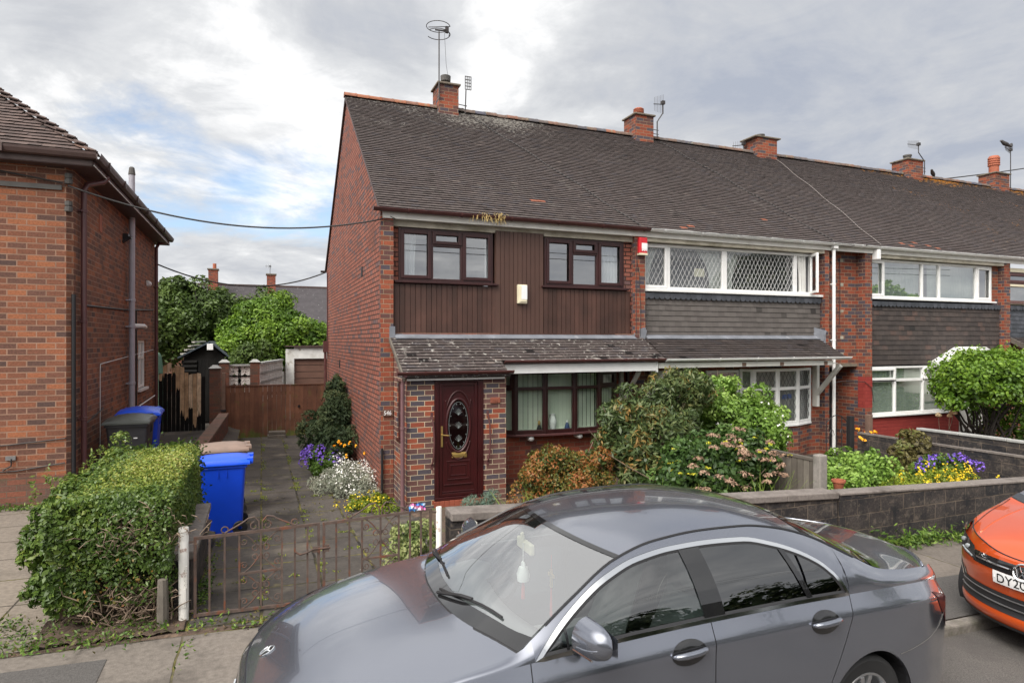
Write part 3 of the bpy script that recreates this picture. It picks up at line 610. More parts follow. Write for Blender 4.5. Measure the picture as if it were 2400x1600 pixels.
vg = MB(); vg.beam((1.925, EY + 0.02, EZ - 0.035), (1.925, RY, RZ - 0.035), 0.05, 0.05); vg.beam((1.925, BY + 0.2, EZ - 0.085), (1.925, RY, RZ - 0.04), 0.05, 0.06)
vg.build('verge', 'gutter_old', rf1)
chimney(rf1, 4.47, 0.52, 9.17, 'brick_terrace', 'cowl', potr=0.105, poth=0.30)
gutter_mb(1.78, 2.3, BY + 0.25, EZ - 0.05, 0.055, clips=False).build('rear_gutter', 'gutter_old', H1)
# lean-to canopy and porch
CZ, CY = 2.69, 11.16      # canopy top at wall
def canopy(parent, x0, x1, ye, ze, mat, x1e=None, edge=True, name='canopy_roof', left=None):
    sl = math.hypot(CY - ye, CZ - ze); v = np.array([0, (CY - ye) / sl, (CZ - ze) / sl]); n = np.array([0, -v[2], v[1]])
    def rndf(a, r, rng): return float(np.clip(rng.normal(0.45, 0.22), 0, 0.95))
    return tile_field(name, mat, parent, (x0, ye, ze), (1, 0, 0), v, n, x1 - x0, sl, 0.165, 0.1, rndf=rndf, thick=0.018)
c1 = canopy(H1, 2.12, 7.36, 10.30, 2.235, 'roof_tile_lichen')
slope_z = lambda y: 2.235 + (y - 10.30) * (CZ - 2.235) / (CY - 10.30)
# porch roof runs further down the same slope
ye2 = 9.86; sl2 = math.hypot(10.32 - ye2, slope_z(10.32) - slope_z(ye2)); v2 = np.array([0, 10.32 - ye2, slope_z(10.32) - slope_z(ye2)]) / sl2; n2 = np.array([0, -v2[2], v2[1]])
z_pe = slope_z(ye2)
tile_field('porch_roof', 'roof_tile_lichen', H1, np.array((2.12, ye2, z_pe)) , (1, 0, 0), v2, n2, 1.80, sl2, 0.165, 0.1, thick=0.018, rndf=lambda a, r, g: float(np.clip(g.normal(0.45, 0.22), 0, 0.95)))
MB().beam((2.105, ye2, z_pe - 0.02), (2.105, CY, CZ - 0.02), 0.03, 0.06).build('bargeboard', 'timber_grey', H1)
fl = MB(); fl.box(2.19, 7.16, CY - 0.05, CY + 0.02, CZ + 0.018, CZ + 0.035); fl.beam((2.2, CY - 0.10, CZ - 0.012), (7.16, CY - 0.10, CZ - 0.012), 0.14, 0.02, up=(0, -n2[2] * 0 - 0.48, 0.88)); fl.box(2.10, 2.20, P - 0.012, P - 0.006, 2.58, 2.86); fl.beam((7.178, P + 0.02, 2.78), (7.43, P - 0.012, 2.72), 0.02, 0.22); fl.box(7.34, 7.43, P - 0.014, P - 0.006, 2.56, 2.88)
fl.build('flashing', 'lead_flashing', H1)
pw = MB(); pw.box(2.18, 2.63, 10.0, 10.11, -0.35, 2.02); pw.box(3.48, 3.89, 10.0, 10.11, -0.35, 2.02); pw.box(2.63, 3.48, 10.01, 10.11, -0.35, -0.14)
# left cheek of the porch: sloping top, slit window
for (y0, y1, z0, z1) in ((10.11, 10.42, -0.35, None), (10.42, 10.80, -0.35, 0.92), (10.80, 11.18, -0.35, None)):
    zt0 = slope_z(y0) - 0.05 if z1 is None else z1; zt1 = slope_z(y1) - 0.05 if z1 is None else z1
    pw.prism([(y0, z0), (y1, z0), (y1, zt1), (y0, zt0)], 'x', 2.181, 2.29)
pw.prism([(10.42, 1.92), (10.80, 1.92), (10.80, slope_z(10.8) - 0.05), (10.42, slope_z(10.42) - 0.05)], 'x', 2.181, 2.29)
pw.box(3.78, 3.888, 10.11, 11.2, -0.35, 2.02)
pwo = pw.build('porch_wall', 'brick_porch', H1)
sw = MB(); sw.box(2.20, 2.25, 10.42, 10.80, 0.93, 1.92); sw.box(2.165, 2.25, 10.40, 10.82, 0.88, 0.93); sw.build('slit_window', 'mahogany', H1)
MB().box(2.16, 3.83, 9.905, 9.94, 1.965, 2.045).build('porch_fascia', 'white_plastic', H1)
gutter_mb(1.99, 3.97, 9.86, 2.105, 0.052, 0.86, 0.45).build('porch_gutter', 'gutter_brown', H1, smooth=True, autos=50)
MB().box(4.0, 7.22, 10.375, 10.40, 2.02, 2.185).box(7.205, 7.235, 10.365, 10.41, 1.99, 2.19).build('canopy_fascia', 'white_plastic', H1)
MB().box(3.9, 7.2, 10.42, 11.16, 2.04, 2.06).build('canopy_soffit', 'white_board', H1)
gutter_mb(3.98, 7.36, 10.31, 2.255, 0.05, 0.92, 0.62).build('canopy_gutter', 'gutter_brown', H1, smooth=True, autos=50)
dp = MB(); dp.tube([(2.13, 9.86, 2.06), (2.115, 9.95, 1.97), (2.10, 9.97, 1.90), (2.10, 9.97, -0.28)], 0.034, 10)
for z in (1.2, -0.05): dp.lathe([(0.037, -0.02), (0.042, -0.015), (0.042, 0.02), (0.037, 0.022)], (2.10, 9.97, z), 10); dp.box(2.06, 2.20, 9.965, 9.99, z - 0.006, z + 0.012)
dp.build('downpipe', 'pipe_faded', H1, smooth=True, autos=40)
# front door
dr = MB(); dr.box(2.635, 2.705, 9.985, 10.06, -0.02, 1.99, 0.5); dr.box(3.385, 3.478, 9.985, 10.06, -0.02, 1.99, 0.5); dr.box(2.705, 3.385, 9.985, 10.06, 1.92, 1.99, 0.5); dr.box(2.64, 3.47, 9.975, 10.06, -0.02, 0.03, 0.5)
dr.box(2.715, 3.375, 10.02, 10.06, 0.035, 1.915, 0.5)
fo = MB()
def framed(x0, x1, z0, z1, w, y, mb): frame_mb(mb, x0, x1, z0, z1, y, w, 0.03)
framed(2.71, 3.38, 0.035, 1.915, 0.055, 10.003, dr)
framed(2.84, 3.25, 0.30, 0.62, 0.022, 10.008, dr); framed(2.90, 3.19, 0.37, 0.55, 0.016, 10.010, dr)
for a, b in ((0.215, 0.235), (0.10, 0.12)): dr.box(2.80 - (0.06 if a < 0.15 else 0), 3.29 + (0.06 if a < 0.15 else 0), 10.004, 10.03, a, b)
def oval(cx, cz, rx, rz, y, r, a0=0, a1=360, n=40): return [(cx + rx * math.cos(R(a0 + (a1 - a0) * i / n)), y, cz + rz * math.sin(R(a0 + (a1 - a0) * i / n))) for i in range(n + 1)]
dr.tube(oval(3.045, 1.20, 0.205, 0.44, 10.016, 0), 0.026, 6, cap=False)
dr.tube([(2.83, 10.016, 1.62)] + oval(3.045, 1.28, 0.22, 0.49, 10.016, 0, 155, 25, 20) + [(3.26, 10.016, 1.62)], 0.018, 6)
dr.tube(oval(3.045, 1.14, 0.225, 0.50, 10.016, 0, 205, 335, 20), 0.018, 6)
door = dr.build('door', 'mahogany_door', H1, bevel=0.006)
MB().face(oval(3.045, 1.20, 0.19, 0.425, 10.014, 0)[:-1][::-1]).build('door_glass', 'door_glass', door)
et = MB(); et.tube(oval(3.045, 1.20, 0.165, 0.39, 10.011, 0), 0.0022, 4, cap=False)
for k in range(14):
    a = R(k * 360 / 14); et.blob((3.045 + 0.145 * math.cos(a), 10.011, 1.20 + 0.36 * math.sin(a)), (0.006, 0.002, 0.010), 6, 4)
for cz in (1.42, 1.2, 0.98):
    for k in range(7):
        a = R(30 + k * 20); et.tube([(3.045, 10.011, cz - 0.05), (3.045 + 0.07 * math.cos(a), 10.011, cz - 0.05 + 0.11 * math.sin(a))], 0.0018, 4)
et.build('etched_pattern', 'etch', door)
hd = MB(); hd.box(2.742, 2.772, 9.990, 10.004, 0.86, 1.20); hd.tube([(2.757, 9.99, 1.06), (2.757, 9.955, 1.06), (2.87, 9.953, 1.045)], 0.011, 8); hd.build('handle', 'brass', door, bevel=0.004)
lb = MB(); lb.box(2.93, 3.19, 10.002, 10.02, 0.665, 0.755); lb.box(2.955, 3.165, 9.996, 10.01, 0.685, 0.735); lb.build('letterbox', 'brass', door, bevel=0.006)
st = MB(); x = 2.62
while x < 3.49: st.box(x, x + 0.082, 9.965, 10.0, -0.145, -0.025); x += 0.0865
st.box(2.62, 3.49, 9.975, 10.02, -0.15, -0.03, 0.4); st.build('doorstep', 'step_tile', H1, bevel=0.004)
for gx in (2.585, 3.555):
    g = MB(); g.tube([(gx, 10.0, 1.36), (gx, 9.965, 1.34), (gx + 0.02, 9.945, 1.2), (gx + 0.03, 9.94, 0.95), (gx + 0.02, 9.945, 0.72), (gx, 9.965, 0.60), (gx, 10.0, 0.57)], 0.014, 6); g.box(gx - 0.02, gx + 0.02, 9.994, 10.002, 1.34, 1.43); g.box(gx - 0.02, gx + 0.02, 9.994, 10.002, 0.50, 0.59)
    g.build('grab_rail', 'pipe_brown', H1)
pl = MB().box(1.985, 2.165, P - 0.026, P - 0.003, 1.275, 1.395).build('number_plaque', 'plaque_brown', H1, bevel=0.006)
text_mb('546', 0.105, 0.002, lambda x, y, z: (1.995 + x * 0.86, P - 0.029 - z, 1.30 + y), shear=0.08).build('numerals', 'white_clean', pl)
p2 = MB().box(3.60, 3.78, 9.978, 9.999, 1.545, 1.645).build('number_plaque', 'plaque_terracotta', H1, bevel=0.02); p2['label'] = 'terracotta number plaque with raised digits'
text_mb('546', 0.075, 0.003, lambda x, y, z: (3.63 + x * 0.9, 9.974 - z, 1.565 + y)).build('numerals', 'plaque_terracotta', p2)
ab = MB(); ab.box(4.575, 4.765, Q - 0.14, Q - 0.055, 3.32, 3.685); ab.box(4.60, 4.75, Q - 0.155, Q - 0.13, 3.345, 3.67)
abo = ab.build('alarm_box', 'cream_plastic', H1, bevel=0.02); MB().box(4.635, 4.755, Q - 0.158, Q - 0.15, 3.40, 3.665).build('front_panel', 'white_clean', abo, bevel=0.01)
r = MB().box(7.225, 7.425, P - 0.09, P - 0.005, 4.38, 4.74).build('alarm_box', 'red_plastic', H1, bevel=0.02); r['label'] = 'red alarm box with a worn white panel'
rp = MB(); rp.box(7.28, 7.415, P - 0.094, P - 0.088, 4.50, 4.62)
for k in range(5): rp.box(7.285 + k * 0.027, 7.303 + k * 0.027, P - 0.094, P - 0.088, 4.455 + 0.01 * (k % 2), 4.50)
rp.build('front_panel', 'white_clean', r); MB().box(7.225, 7.425, P - 0.092, P - 0.005, 4.375, 4.415).build('base_strip', 'cream_plastic', r)
# bay window
BP = [(4.22, 11.10), (4.44, 10.96), (5.02, 10.86), (5.64, 10.84), (6.22, 10.90), (6.70, 11.08)]
bw_ = MB(); bg = MB(); zb, zt, ztr = 0.84, 2.02, 1.70
for i in range(5):
    (xa, ya), (xb, yb) = BP[i], BP[i + 1]; a = Vector((xa, ya, 0)); b = Vector((xb, yb, 0)); d = (b - a).normalized(); up = Vector((0, 0, 1)); nrm = Vector((d.y, -d.x, 0))
    for z0, z1 in ((zb, zb + 0.075), (ztr - 0.03, ztr + 0.03), (zt - 0.05, zt)): bw_.beam(a + up * (z0 + z1) / 2, b + up * (z0 + z1) / 2, 0.06, z1 - z0)
    for t in ((0.0, 0.05), (-0.05, 0.0)):
        q = (a + d * 0.025) if t[0] == 0 else (b - d * 0.025); bw_.beam(q + up * zb, q + up * zt, 0.055, 0.066, up=(nrm.x, nrm.y, 0))
    if i in (0, 4):
        for z0, z1 in ((ztr + 0.03, ztr + 0.07), (zt - 0.09, zt - 0.05)): bw_.beam(a + d * 0.04 + up * (z0 + z1) / 2 + nrm * 0.02, b - d * 0.04 + up * (z0 + z1) / 2 + nrm * 0.02, 0.03, z1 - z0)
        for q in (a + d * 0.065, b - d * 0.065): bw_.beam(q + up * (ztr + 0.03) + nrm * 0.02, q + up * (zt - 0.05) + nrm * 0.02, 0.035, 0.03, up=(nrm.x, nrm.y, 0))
    bg.face([a + up * zb + d * 0.03, b + up * zb - d * 0.03, b + up * zt - d * 0.03, a + up * zt + d * 0.03])
for (xx, yy) in BP[1:-1]: bw_.tube([(xx, yy - 0.01, zb - 0.02), (xx, yy - 0.01, zt)], 0.035, 8)
bay = bw_.build('bay_window', 'mahogany', H1, bevel=0.006); bg.build('pane', 'bay_glass', bay)
sl = MB(); sl.prism([(x, y - 0.05) for x, y in BP] + [(6.76, 11.2), (4.18, 11.2)], 'z', zb - 0.045, zb); sl.build('sill', 'pipe_brown', bay, bevel=0.008)
MB().prism([(x, y + 0.04) for x, y in BP] + [(6.7, 11.6), (4.22, 11.6)], 'z', zb + 0.0, zb + 0.03).build('inner_sill', 'white_plastic', bay)
bl = MB()
for i in range(5):
    a = Vector((*BP[i], 0)); b = Vector((*BP[i + 1], 0)); d = (b - a); L = d.length; d.normalize(); n_ = max(2, int(L / 0.085)); nb = Vector((-d.y, d.x, 0))
    for k in range(n_):
        u = (k + 0.5) / n_ * L; cpt = a + d * u + nb * (0.16 if i not in (0, 4) else 0.10); w = d * 0.0465 + nb * 0.006
        bl.face([cpt - w + Vector((0, 0, 0.875)), cpt + w + Vector((0, 0, 0.875)), cpt + w + Vector((0, 0, 2.0)), cpt - w + Vector((0, 0, 2.0))])
bl.build('blinds', 'blind_green', bay)
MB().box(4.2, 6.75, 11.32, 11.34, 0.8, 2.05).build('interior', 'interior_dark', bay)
for cxx, cyy in ((4.76, 10.90), (5.78, 10.86)):
    MB().lathe([(0.0, -0.01), (0.05, 0), (0.055, 0.1), (0.05, 0.22), (0.03, 0.25)], (cxx, cyy - 0.01, 0.752), 10, 'y').build('corbel', 'white_plastic', H1, smooth=True)
# timber bracket at the right end of the canopy
br = MB(); br.box(6.83, 6.90, 11.08, 11.16, 1.0, 2.02); br.beam((6.865, 10.46, 2.02), (6.865, 11.1, 1.28), 0.06, 0.07); br.build('bracket', 'timber_bracket', H1)
MB().box(7.0, 7.05, 11.10, 11.17, 0, 2.0).build('post_strip', 'mahogany', H1)
MB().tube([(1.965, 11.05, 0.72), (1.965, 11.05, -0.2)], 0.022, 6).build('cable_conduit', 'black_plastic', H1)
for pts_, r_ in ((([(7.15, P - 0.02, 4.75), (7.22, P - 0.02, 4.2), (7.27, P - 0.012, 4.0), (7.31, P - 0.012, 3.2), (7.30, P - 0.012, 2.7)]), 0.007), ([(7.21, P - 0.012, 4.35), (7.2, P - 0.012, 2.75)], 0.006), ([(2.1, P - 0.12, 4.78), (2.2, P - 0.03, 4.76), (2.15, P - 0.01, 4.72), (2.0, P - 0.01, 4.735)], 0.008)):
    MB().tube(pts_, r_, 4).build('cable', 'cable', H1)
rc = MB(); rc.tube([(1.94, 20.7, 4.8), (1.93, 20.5, 4.72), (1.93, 20.45, 4.0), (1.93, 20.45, 2.5)], 0.018, 5); rc.box(1.80, 1.95, 20.3, 20.55, 2.25, 2.6); rc.tube([(1.86, 20.4, 2.25), (1.88, 20.4, -0.4)], 0.04, 8); rc.build('rear_hopper', 'gutter_brown', H1)
av = MB()
for yy, zz in ((13.2, 3.95), (17.2, 1.9)):
    for i in range(4): av.box(1.938, 1.952, yy + i * 0.05, yy + i * 0.05 + 0.03, zz, zz + 0.2)
av.build('air_brick', 'black_plastic', H1)
# ornaments on the bay sill
v = MB().lathe([(0.001, 0), (0.045, 0.0), (0.05, 0.03), (0.075, 0.12), (0.078, 0.2), (0.05, 0.27), (0.045, 0.30), (0.058, 0.325)], (5.23, 10.96, 0.872), 18).build('vase', 'ceramic', None, smooth=True); tag(v, 'white patterned vase on the bay window sill', 'vase')
fg = thing('figurine', 'dark blue figurine on the bay window sill, right of the white vase', 'ornament', (5.53, 10.93, 0.872), 'figurines on the bay sill'); MB().lathe([(0.001, 0), (0.05, 0), (0.055, 0.04), (0.03, 0.13), (0.02, 0.15)], (5.53, 10.93, 0.872), 10).build('robe', 'ceramic_blue', fg, smooth=True); MB().blob((5.53, 10.93, 1.04), (0.024, 0.024, 0.028)).build('head', 'ceramic', fg, smooth=True)
fg = thing('figurine', 'dark figurine with yellow top on the bay window sill, left of the white vase', 'ornament', (4.955, 10.985, 0.872), 'figurines on the bay sill'); MB().lathe([(0.001, 0), (0.045, 0), (0.05, 0.04), (0.025, 0.12)], (4.955, 10.985, 0.872), 10).build('robe', 'black_plastic', fg, smooth=True); MB().blob((4.955, 10.985, 1.03), (0.03, 0.03, 0.05)).build('bust', 'straw', fg, smooth=True)
gt = MB(); 
for k in range(90):
    bx = random.choice((random.gauss(3.82, 0.10), random.gauss(4.12, 0.06))); b = Vector((bx, P - 0.1, 4.90)); t = b + Vector((random.uniform(-0.09, 0.09), random.uniform(-0.13, 0.02), random.uniform(-0.14, 0.08))); m = b.lerp(t, 0.5) + Vector((0, -0.03, 0.05)); gt.tube([b, m, t], 0.0035, 3, cap=False)
tag(gt.build('dead_grass', 'straw', None), 'straw coloured dead grass growing out of the brown roof gutter', 'grass')
# ------------------------------------------------------------------ house 2 (white windows, grey hung tiles)
H2 = thing('terraced_house', 'mid terrace house with white diamond leaded windows and pale grey hung tiles', 'house', (7.42, P, -0.4), 'houses of the brick terrace')
w2 = MB(); w2.box(12.20, 12.461, Q, Q + 0.1, 2.7, 4.75); w2.box(12.461, 12.60, P, 11.35, -0.3, 4.8); w2.box(12.60, 13.793, 11.34, 11.5, 2.04, 4.85)
w2.box(7.42, 12.45, BY - 0.2, BY, -0.8, 4.85); w2.box(7.42, 9.98, 11.25, 11.35, -0.4, 2.7); w2.box(12.1, 12.46, 11.25, 11.35, -0.4, 2.7); w2.box(9.98, 12.1, 11.25, 11.35, 1.96, 2.7)
w2.prism([(9.95, 11.25), (10.2, 11.06), (11.55, 11.0), (12.14, 11.25)], 'z', -0.4, 0.66)
w2.box(12.45, 12.60, 11.35, BY, -0.5, 4.85)
for xx in (12.72, 13.27):
    pass
w2.build('wall', 'brick_terrace', H2)
ps = MB()
for zz in (4.55, 3.95, 3.3, 2.65, 2.24):
    for xx in (12.70, 13.25): ps.box(xx, xx + 0.10, 11.332, 11.34, zz, zz + 0.075)
ps.build('pale_headers', 'dirty_board', H2)
MB().box(12.60, 13.85, 11.30, 11.36, 1.97, 2.04).build('lintel', 'concrete_cap', H2)
# hung tiles
def hung(parent, mat, x0, x1, z0, z1, gauge, tw, scallop=True, y=Q - 0.03, scmat=None, thick=0.014):
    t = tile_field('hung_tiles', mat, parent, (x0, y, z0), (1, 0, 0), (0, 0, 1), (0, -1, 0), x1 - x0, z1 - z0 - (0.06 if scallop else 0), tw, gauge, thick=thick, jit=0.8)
    if scallop:
        mb = MB(); k = int((x1 - x0) / 0.135)
        for i in range(k):
            a = x0 + (x1 - x0) * i / k; b = x0 + (x1 - x0) * (i + 1) / k; r = (b - a) / 2; pts = [(a, z1), (a, z1 - 0.075)] + [((a + b) / 2 - r * math.cos(q), z1 - 0.075 - r * 0.85 * math.sin(q)) for q in np.linspace(0.15, math.pi - 0.15, 8)] + [(b, z1 - 0.075), (b, z1)]
            dy = random.uniform(0, 0.006) + 0.004 * (i % 2); mb.prism([(p[0], p[1]) for p in pts], 'y', y - 0.048 - dy, y - 0.036 - dy)
        mb.build('scalloped_tiles', scmat or mat, t)
    return t
hung(H2, 'hung_tile_grey', 7.43, 12.43, 2.69, 3.62, 0.114, 0.165, scmat='hung_tile_slate')
def leaded(parent, panes, glass_y, came='lead_came', pw=0.112, ph=0.205):
    mb = MB()
    for (a, b, c, d) in panes:
        q = lattice_mb(a, b, c, d, glass_y, pw, ph, 0.0034); o = len(mb.v); mb.v += q.v; mb.f += [tuple(i + o for i in f) for f in q.f]; mb.r += q.r
    return mb.build('lead_lattice', came, parent)
# upper window: fixed + two big lights + open casement
fr = MB(); y = Q - 0.03; frame_mb(fr, 7.43, 12.20, 3.70, 4.665, y, 0.06, 0.07)
for xx, w in ((8.08, 0.13), (9.60, 0.13), (11.68, 0.10)): fr.box(xx - w / 2, xx + w / 2, y + 0.002, y + 0.068, 3.76, 4.605, 0.5)
frame_mb(fr, 7.46, 8.06, 3.73, 4.635, y - 0.015, 0.055, 0.03)
wn = fr.build('window', 'white_plastic', H2, bevel=0.008)
gl = MB()
for a, b in ((7.50, 8.03), (8.13, 9.55), (9.65, 11.65)): gl.face([(a, y + 0.04, 3.75), (b, y + 0.04, 3.75), (b, y + 0.04, 4.61), (a, y + 0.04, 4.61)])
gl.build('pane', 'leaded_glass', wn)
leaded(wn, [(7.52, 8.0, 3.79, 4.59), (8.15, 9.53, 3.77, 4.59), (9.67, 11.63, 3.77, 4.59)], y + 0.03)
# open casement hinged on the right, swung out
cs = MB(); hx, hy = 12.13, y - 0.01; ang = R(62); L = 0.46
def cp(u, z): return (hx - u * math.cos(ang), hy - u * math.sin(ang), z)
for (u0, u1, z0, z1) in ((0, 0.06, 3.72, 4.64), (L - 0.06, L, 3.72, 4.64), (0.06, L - 0.06, 3.72, 3.78), (0.06, L - 0.06, 4.58, 4.64)):
    n_ = Vector((math.sin(ang), -math.cos(ang), 0)) * 0.025
    cs.hexa([Vector(cp(u0, z0)) - n_, Vector(cp(u1, z0)) - n_, Vector(cp(u1, z0)) + n_, Vector(cp(u0, z0)) + n_, Vector(cp(u0, z1)) - n_, Vector(cp(u1, z1)) - n_, Vector(cp(u1, z1)) + n_, Vector(cp(u0, z1)) + n_], 0.5)
c_ = cs.build('open_casement', 'white_plastic', wn, bevel=0.006)
MB().face([cp(0.05, 3.77), cp(L - 0.05, 3.77), cp(L - 0.05, 4.59), cp(0.05, 4.59)]).build('casement_pane', 'window_glass', wn)
MB().box(7.40, 12.46, y - 0.09, y + 0.03, 3.645, 3.70).build('sill', 'white_plastic', wn, bevel=0.008)
rb = MB(); rb.box(7.45, 12.18, y + 1.4, y + 1.5, 3.6, 4.7); rb.box(7.45, 12.18, y + 0.1, y + 1.4, 3.60, 3.65); rb.box(7.45, 12.18, y + 0.1, y + 1.4, 4.68, 4.72); rb.box(7.42, 7.46, y + 0.1, y + 1.4, 3.6, 4.7); rb.box(12.17, 12.21, y + 0.1, y + 1.4, 3.6, 4.7); rb.build('interior', 'interior_mid', wn)
for a, b, g, sd in ((7.5, 7.95, 0.55, 1), (8.9, 9.6, 0.55, -1), (9.65, 10.2, 0.5, 1)): curtain_mb(a, b, 3.74, 4.63, y + 0.14, 0.012, 0.06, g, sd).build('curtain', 'net_curtain', wn)
curtain_mb(11.74, 12.02, 3.74, 4.63, y + 0.03, 0.03, 0.09, 0.25, -1).build('curtain', 'net_curtain', wn)
MB().box(8.85, 9.12, y + 0.1, y + 0.112, 4.02, 4.20).build('picture_card', 'cream_plastic', wn)
MB().box(7.44, 12.62, P - 0.035, P, 4.76, 4.875).build('fascia', 'white_board', H2)
MB().box(7.43, 12.45, P, P + 0.2, 4.68, 4.80).build('soffit_board', 'dirty_board', H2)
gutter_mb(7.47, 13.62, P - 0.105, 4.925, 0.058, 0.95, 0.35).build('gutter', 'white_plastic', H2, smooth=True, autos=50)
rf2 = terrace_roof(H2, 7.36, 13.21, 'roof_tile', broken=((8.35, 1, 1), (8.5, 2, 1), (11.1, 9, 1)))
chimney(rf2, 10.38, 0.62, 9.17, 'brick_terrace', 'louvre', potr=0.13, poth=0.26, potmat='terracotta')
chimney(rf2, 14.93 - 1.95, 0.001, 8.7, 'brick_terrace', 'plain', wide=0.0, potr=0.01, poth=0.01) if False else None
canopy(H2, 7.40, 12.22, 10.30, 2.235, 'roof_tile_dark')
f2 = MB(); f2.box(7.44, 12.2, CY - 0.05, CY + 0.06, CZ + 0.018, CZ + 0.04); f2.beam((7.44, CY - 0.10, CZ - 0.012), (12.2, CY - 0.10, CZ - 0.012), 0.14, 0.02, up=(0, -0.48, 0.88)); f2.beam((12.22, P + 0.14, 2.80), (12.45, P - 0.012, 2.72), 0.02, 0.26); f2.box(12.42, 12.48, P - 0.012, P, 2.5, 2.86); f2.build('flashing', 'lead_flashing', H2)
gutter_mb(7.37, 12.36, 10.31, 2.245, 0.05, 0.98, 1.3).build('canopy_gutter', 'white_plastic', H2, smooth=True, autos=50)
MB().box(7.26, 11.90, 10.375, 10.40, 2.065, 2.17).build('canopy_fascia', 'white_board', H2)
for xx in (9.33, 10.36, 11.63): MB().box(xx, xx + 0.10, 10.366, 10.376, 2.075, 2.15).build('bare_wood_patch', 'timber_post', H2)
MB().box(7.3, 12.1, 10.42, 11.2, 2.09, 2.11).build('canopy_soffit', 'white_board', H2)
# ground floor: door, lantern, lattice windows, bay
d2 = MB(); frame_mb(d2, 7.62, 8.58, -0.2, 1.97, 11.18, 0.07, 0.08); d2.box(7.69, 8.51, 11.20, 11.25, -0.15, 1.9); frame_mb(d2, 7.82, 8.38, 1.15, 1.72, 11.19, 0.03, 0.02)
dd = d2.build('door', 'white_board', H2, bevel=0.006); a = MB(); a.tube([(7.86, 11.188, 1.45)] + [(8.10 + 0.24 * math.cos(R(q)), 11.188, 1.45 + 0.16 * math.sin(R(q))) for q in range(180, -1, -15)], 0.014, 5); a.build('arched_moulding', 'white_plastic', dd)
ln = MB(); ln.box(8.80, 8.90, 11.08, 11.24, 1.72, 1.76); ln.lathe([(0.001, 0.26), (0.03, 0.24), (0.10, 0.18), (0.085, 0.17), (0.06, 0.0), (0.02, -0.03), (0.001, -0.03)], (8.85, 11.08, 1.62), 6); ln.build('porch_lantern', 'black_metal', H2)
fr = MB(); yb = 11.20; frame_mb(fr, 9.08, 9.98, 0.72, 1.95, yb, 0.055, 0.07); bw = fr.build('window', 'white_plastic', H2, bevel=0.006); MB().face([(9.12, yb + 0.04, 0.76), (9.94, yb + 0.04, 0.76), (9.94, yb + 0.04, 1.91), (9.12, yb + 0.04, 1.91)]).build('pane', 'window_glass', bw); leaded(bw, [(9.14, 9.92, 0.78, 1.89)], yb + 0.03)
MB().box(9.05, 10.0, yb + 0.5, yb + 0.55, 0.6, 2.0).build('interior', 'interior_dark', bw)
BP2 = [(10.0, 11.2), (10.22, 11.02), (10.86, 10.97), (11.50, 11.0), (12.12, 11.22)]; fr = MB(); gl = MB(); lt = MB(); zb, zt, ztr = 0.70, 1.97, 1.52
for i in range(4):
    a = Vector((*BP2[i], 0)); b = Vector((*BP2[i + 1], 0)); d = (b - a).normalized(); up = Vector((0, 0, 1)); nrm = Vector((d.y, -d.x, 0))
    for z0, z1 in ((zb, zb + 0.07), (ztr - 0.035, ztr + 0.035), (zt - 0.06, zt)): fr.beam(a + up * (z0 + z1) / 2, b + up * (z0 + z1) / 2, 0.06, z1 - z0)
    for q in (a + d * 0.03, b - d * 0.03): fr.beam(q + up * zb, q + up * zt, 0.06, 0.066, up=(nrm.x, nrm.y, 0))
    gl.face([a + up * zb + d * 0.03, b + up * zb - d * 0.03, b + up * zt - d * 0.03, a + up * zt + d * 0.03])
    Ls = (b - a).length - 0.12
    for z0, z1 in ((zb + 0.08, ztr - 0.04), (ztr + 0.04, zt - 0.06)):
        q = lattice_mb(0, Ls, z0, z1, 0, 0.115, 0.205, 0.0045); o = len(lt.v)
        lt.v += [tuple(a + d * (0.06 + p[0]) + nrm * (0.012 - p[1]) + up * p[2]) for p in q.v]; lt.f += [tuple(k + o for k in f) for f in q.f]; lt.r += q.r
for (xx, yy) in BP2[1:-1]: fr.tube([(xx, yy, zb), (xx, yy, zt)], 0.04, 8)
b2w = fr.build('bay_window', 'white_plastic', H2, bevel=0.006); gl.build('pane', 'bay_glass', b2w); lt.build('lead_lattice', 'lead_came_dark', b2w)
MB().prism([(x, y - 0.05) for x, y in BP2] + [(12.2, 11.3), (9.95, 11.3)], 'z', zb - 0.05, zb).build('sill', 'white_plastic', b2w, bevel=0.008)
bl = MB(); x = 10.05
while x < 12.1: bl.box(x, x + 0.082, 11.28 + 0.0, 11.29, 0.72, 1.97); x += 0.09
bl.build('blinds', 'blind_grey', b2w)
st_ = MB(); st_.box(11.02, 11.16, 10.975, 10.983, 1.28, 1.38); st_.box(11.18, 11.30, 10.978, 10.986, 1.29, 1.39); st_.build('window_sticker', 'ceramic_blue', b2w)
b = MB(); b.box(12.22, 12.30, 11.10, 11.24, 1.05, 2.06); b.beam((12.18, 10.42, 2.05), (12.26, 11.15, 1.33), 0.07, 0.09); b.beam((7.52, 10.42, 2.04), (7.44, 11.15, 1.35), 0.06, 0.08); b.build('bracket', 'white_board', H2)
dp = MB(); dp.tube([(12.68, P - 0.06, 4.86), (12.68, P - 0.06, -0.1)], 0.040, 10)
for z in (3.95, 2.62, 0.0): dp.lathe([(0.043, -0.02), (0.048, -0.015), (0.048, 0.02), (0.043, 0.022)], (12.68, P - 0.06, z), 10); dp.box(12.60, 12.76, P - 0.04, P - 0.02, z - 0.005, z + 0.012)
dp.box(12.61, 12.75, P - 0.13, P + 0.0, 4.80, 4.86); dp.build('downpipe', 'white_plastic', H2, smooth=True, autos=40)
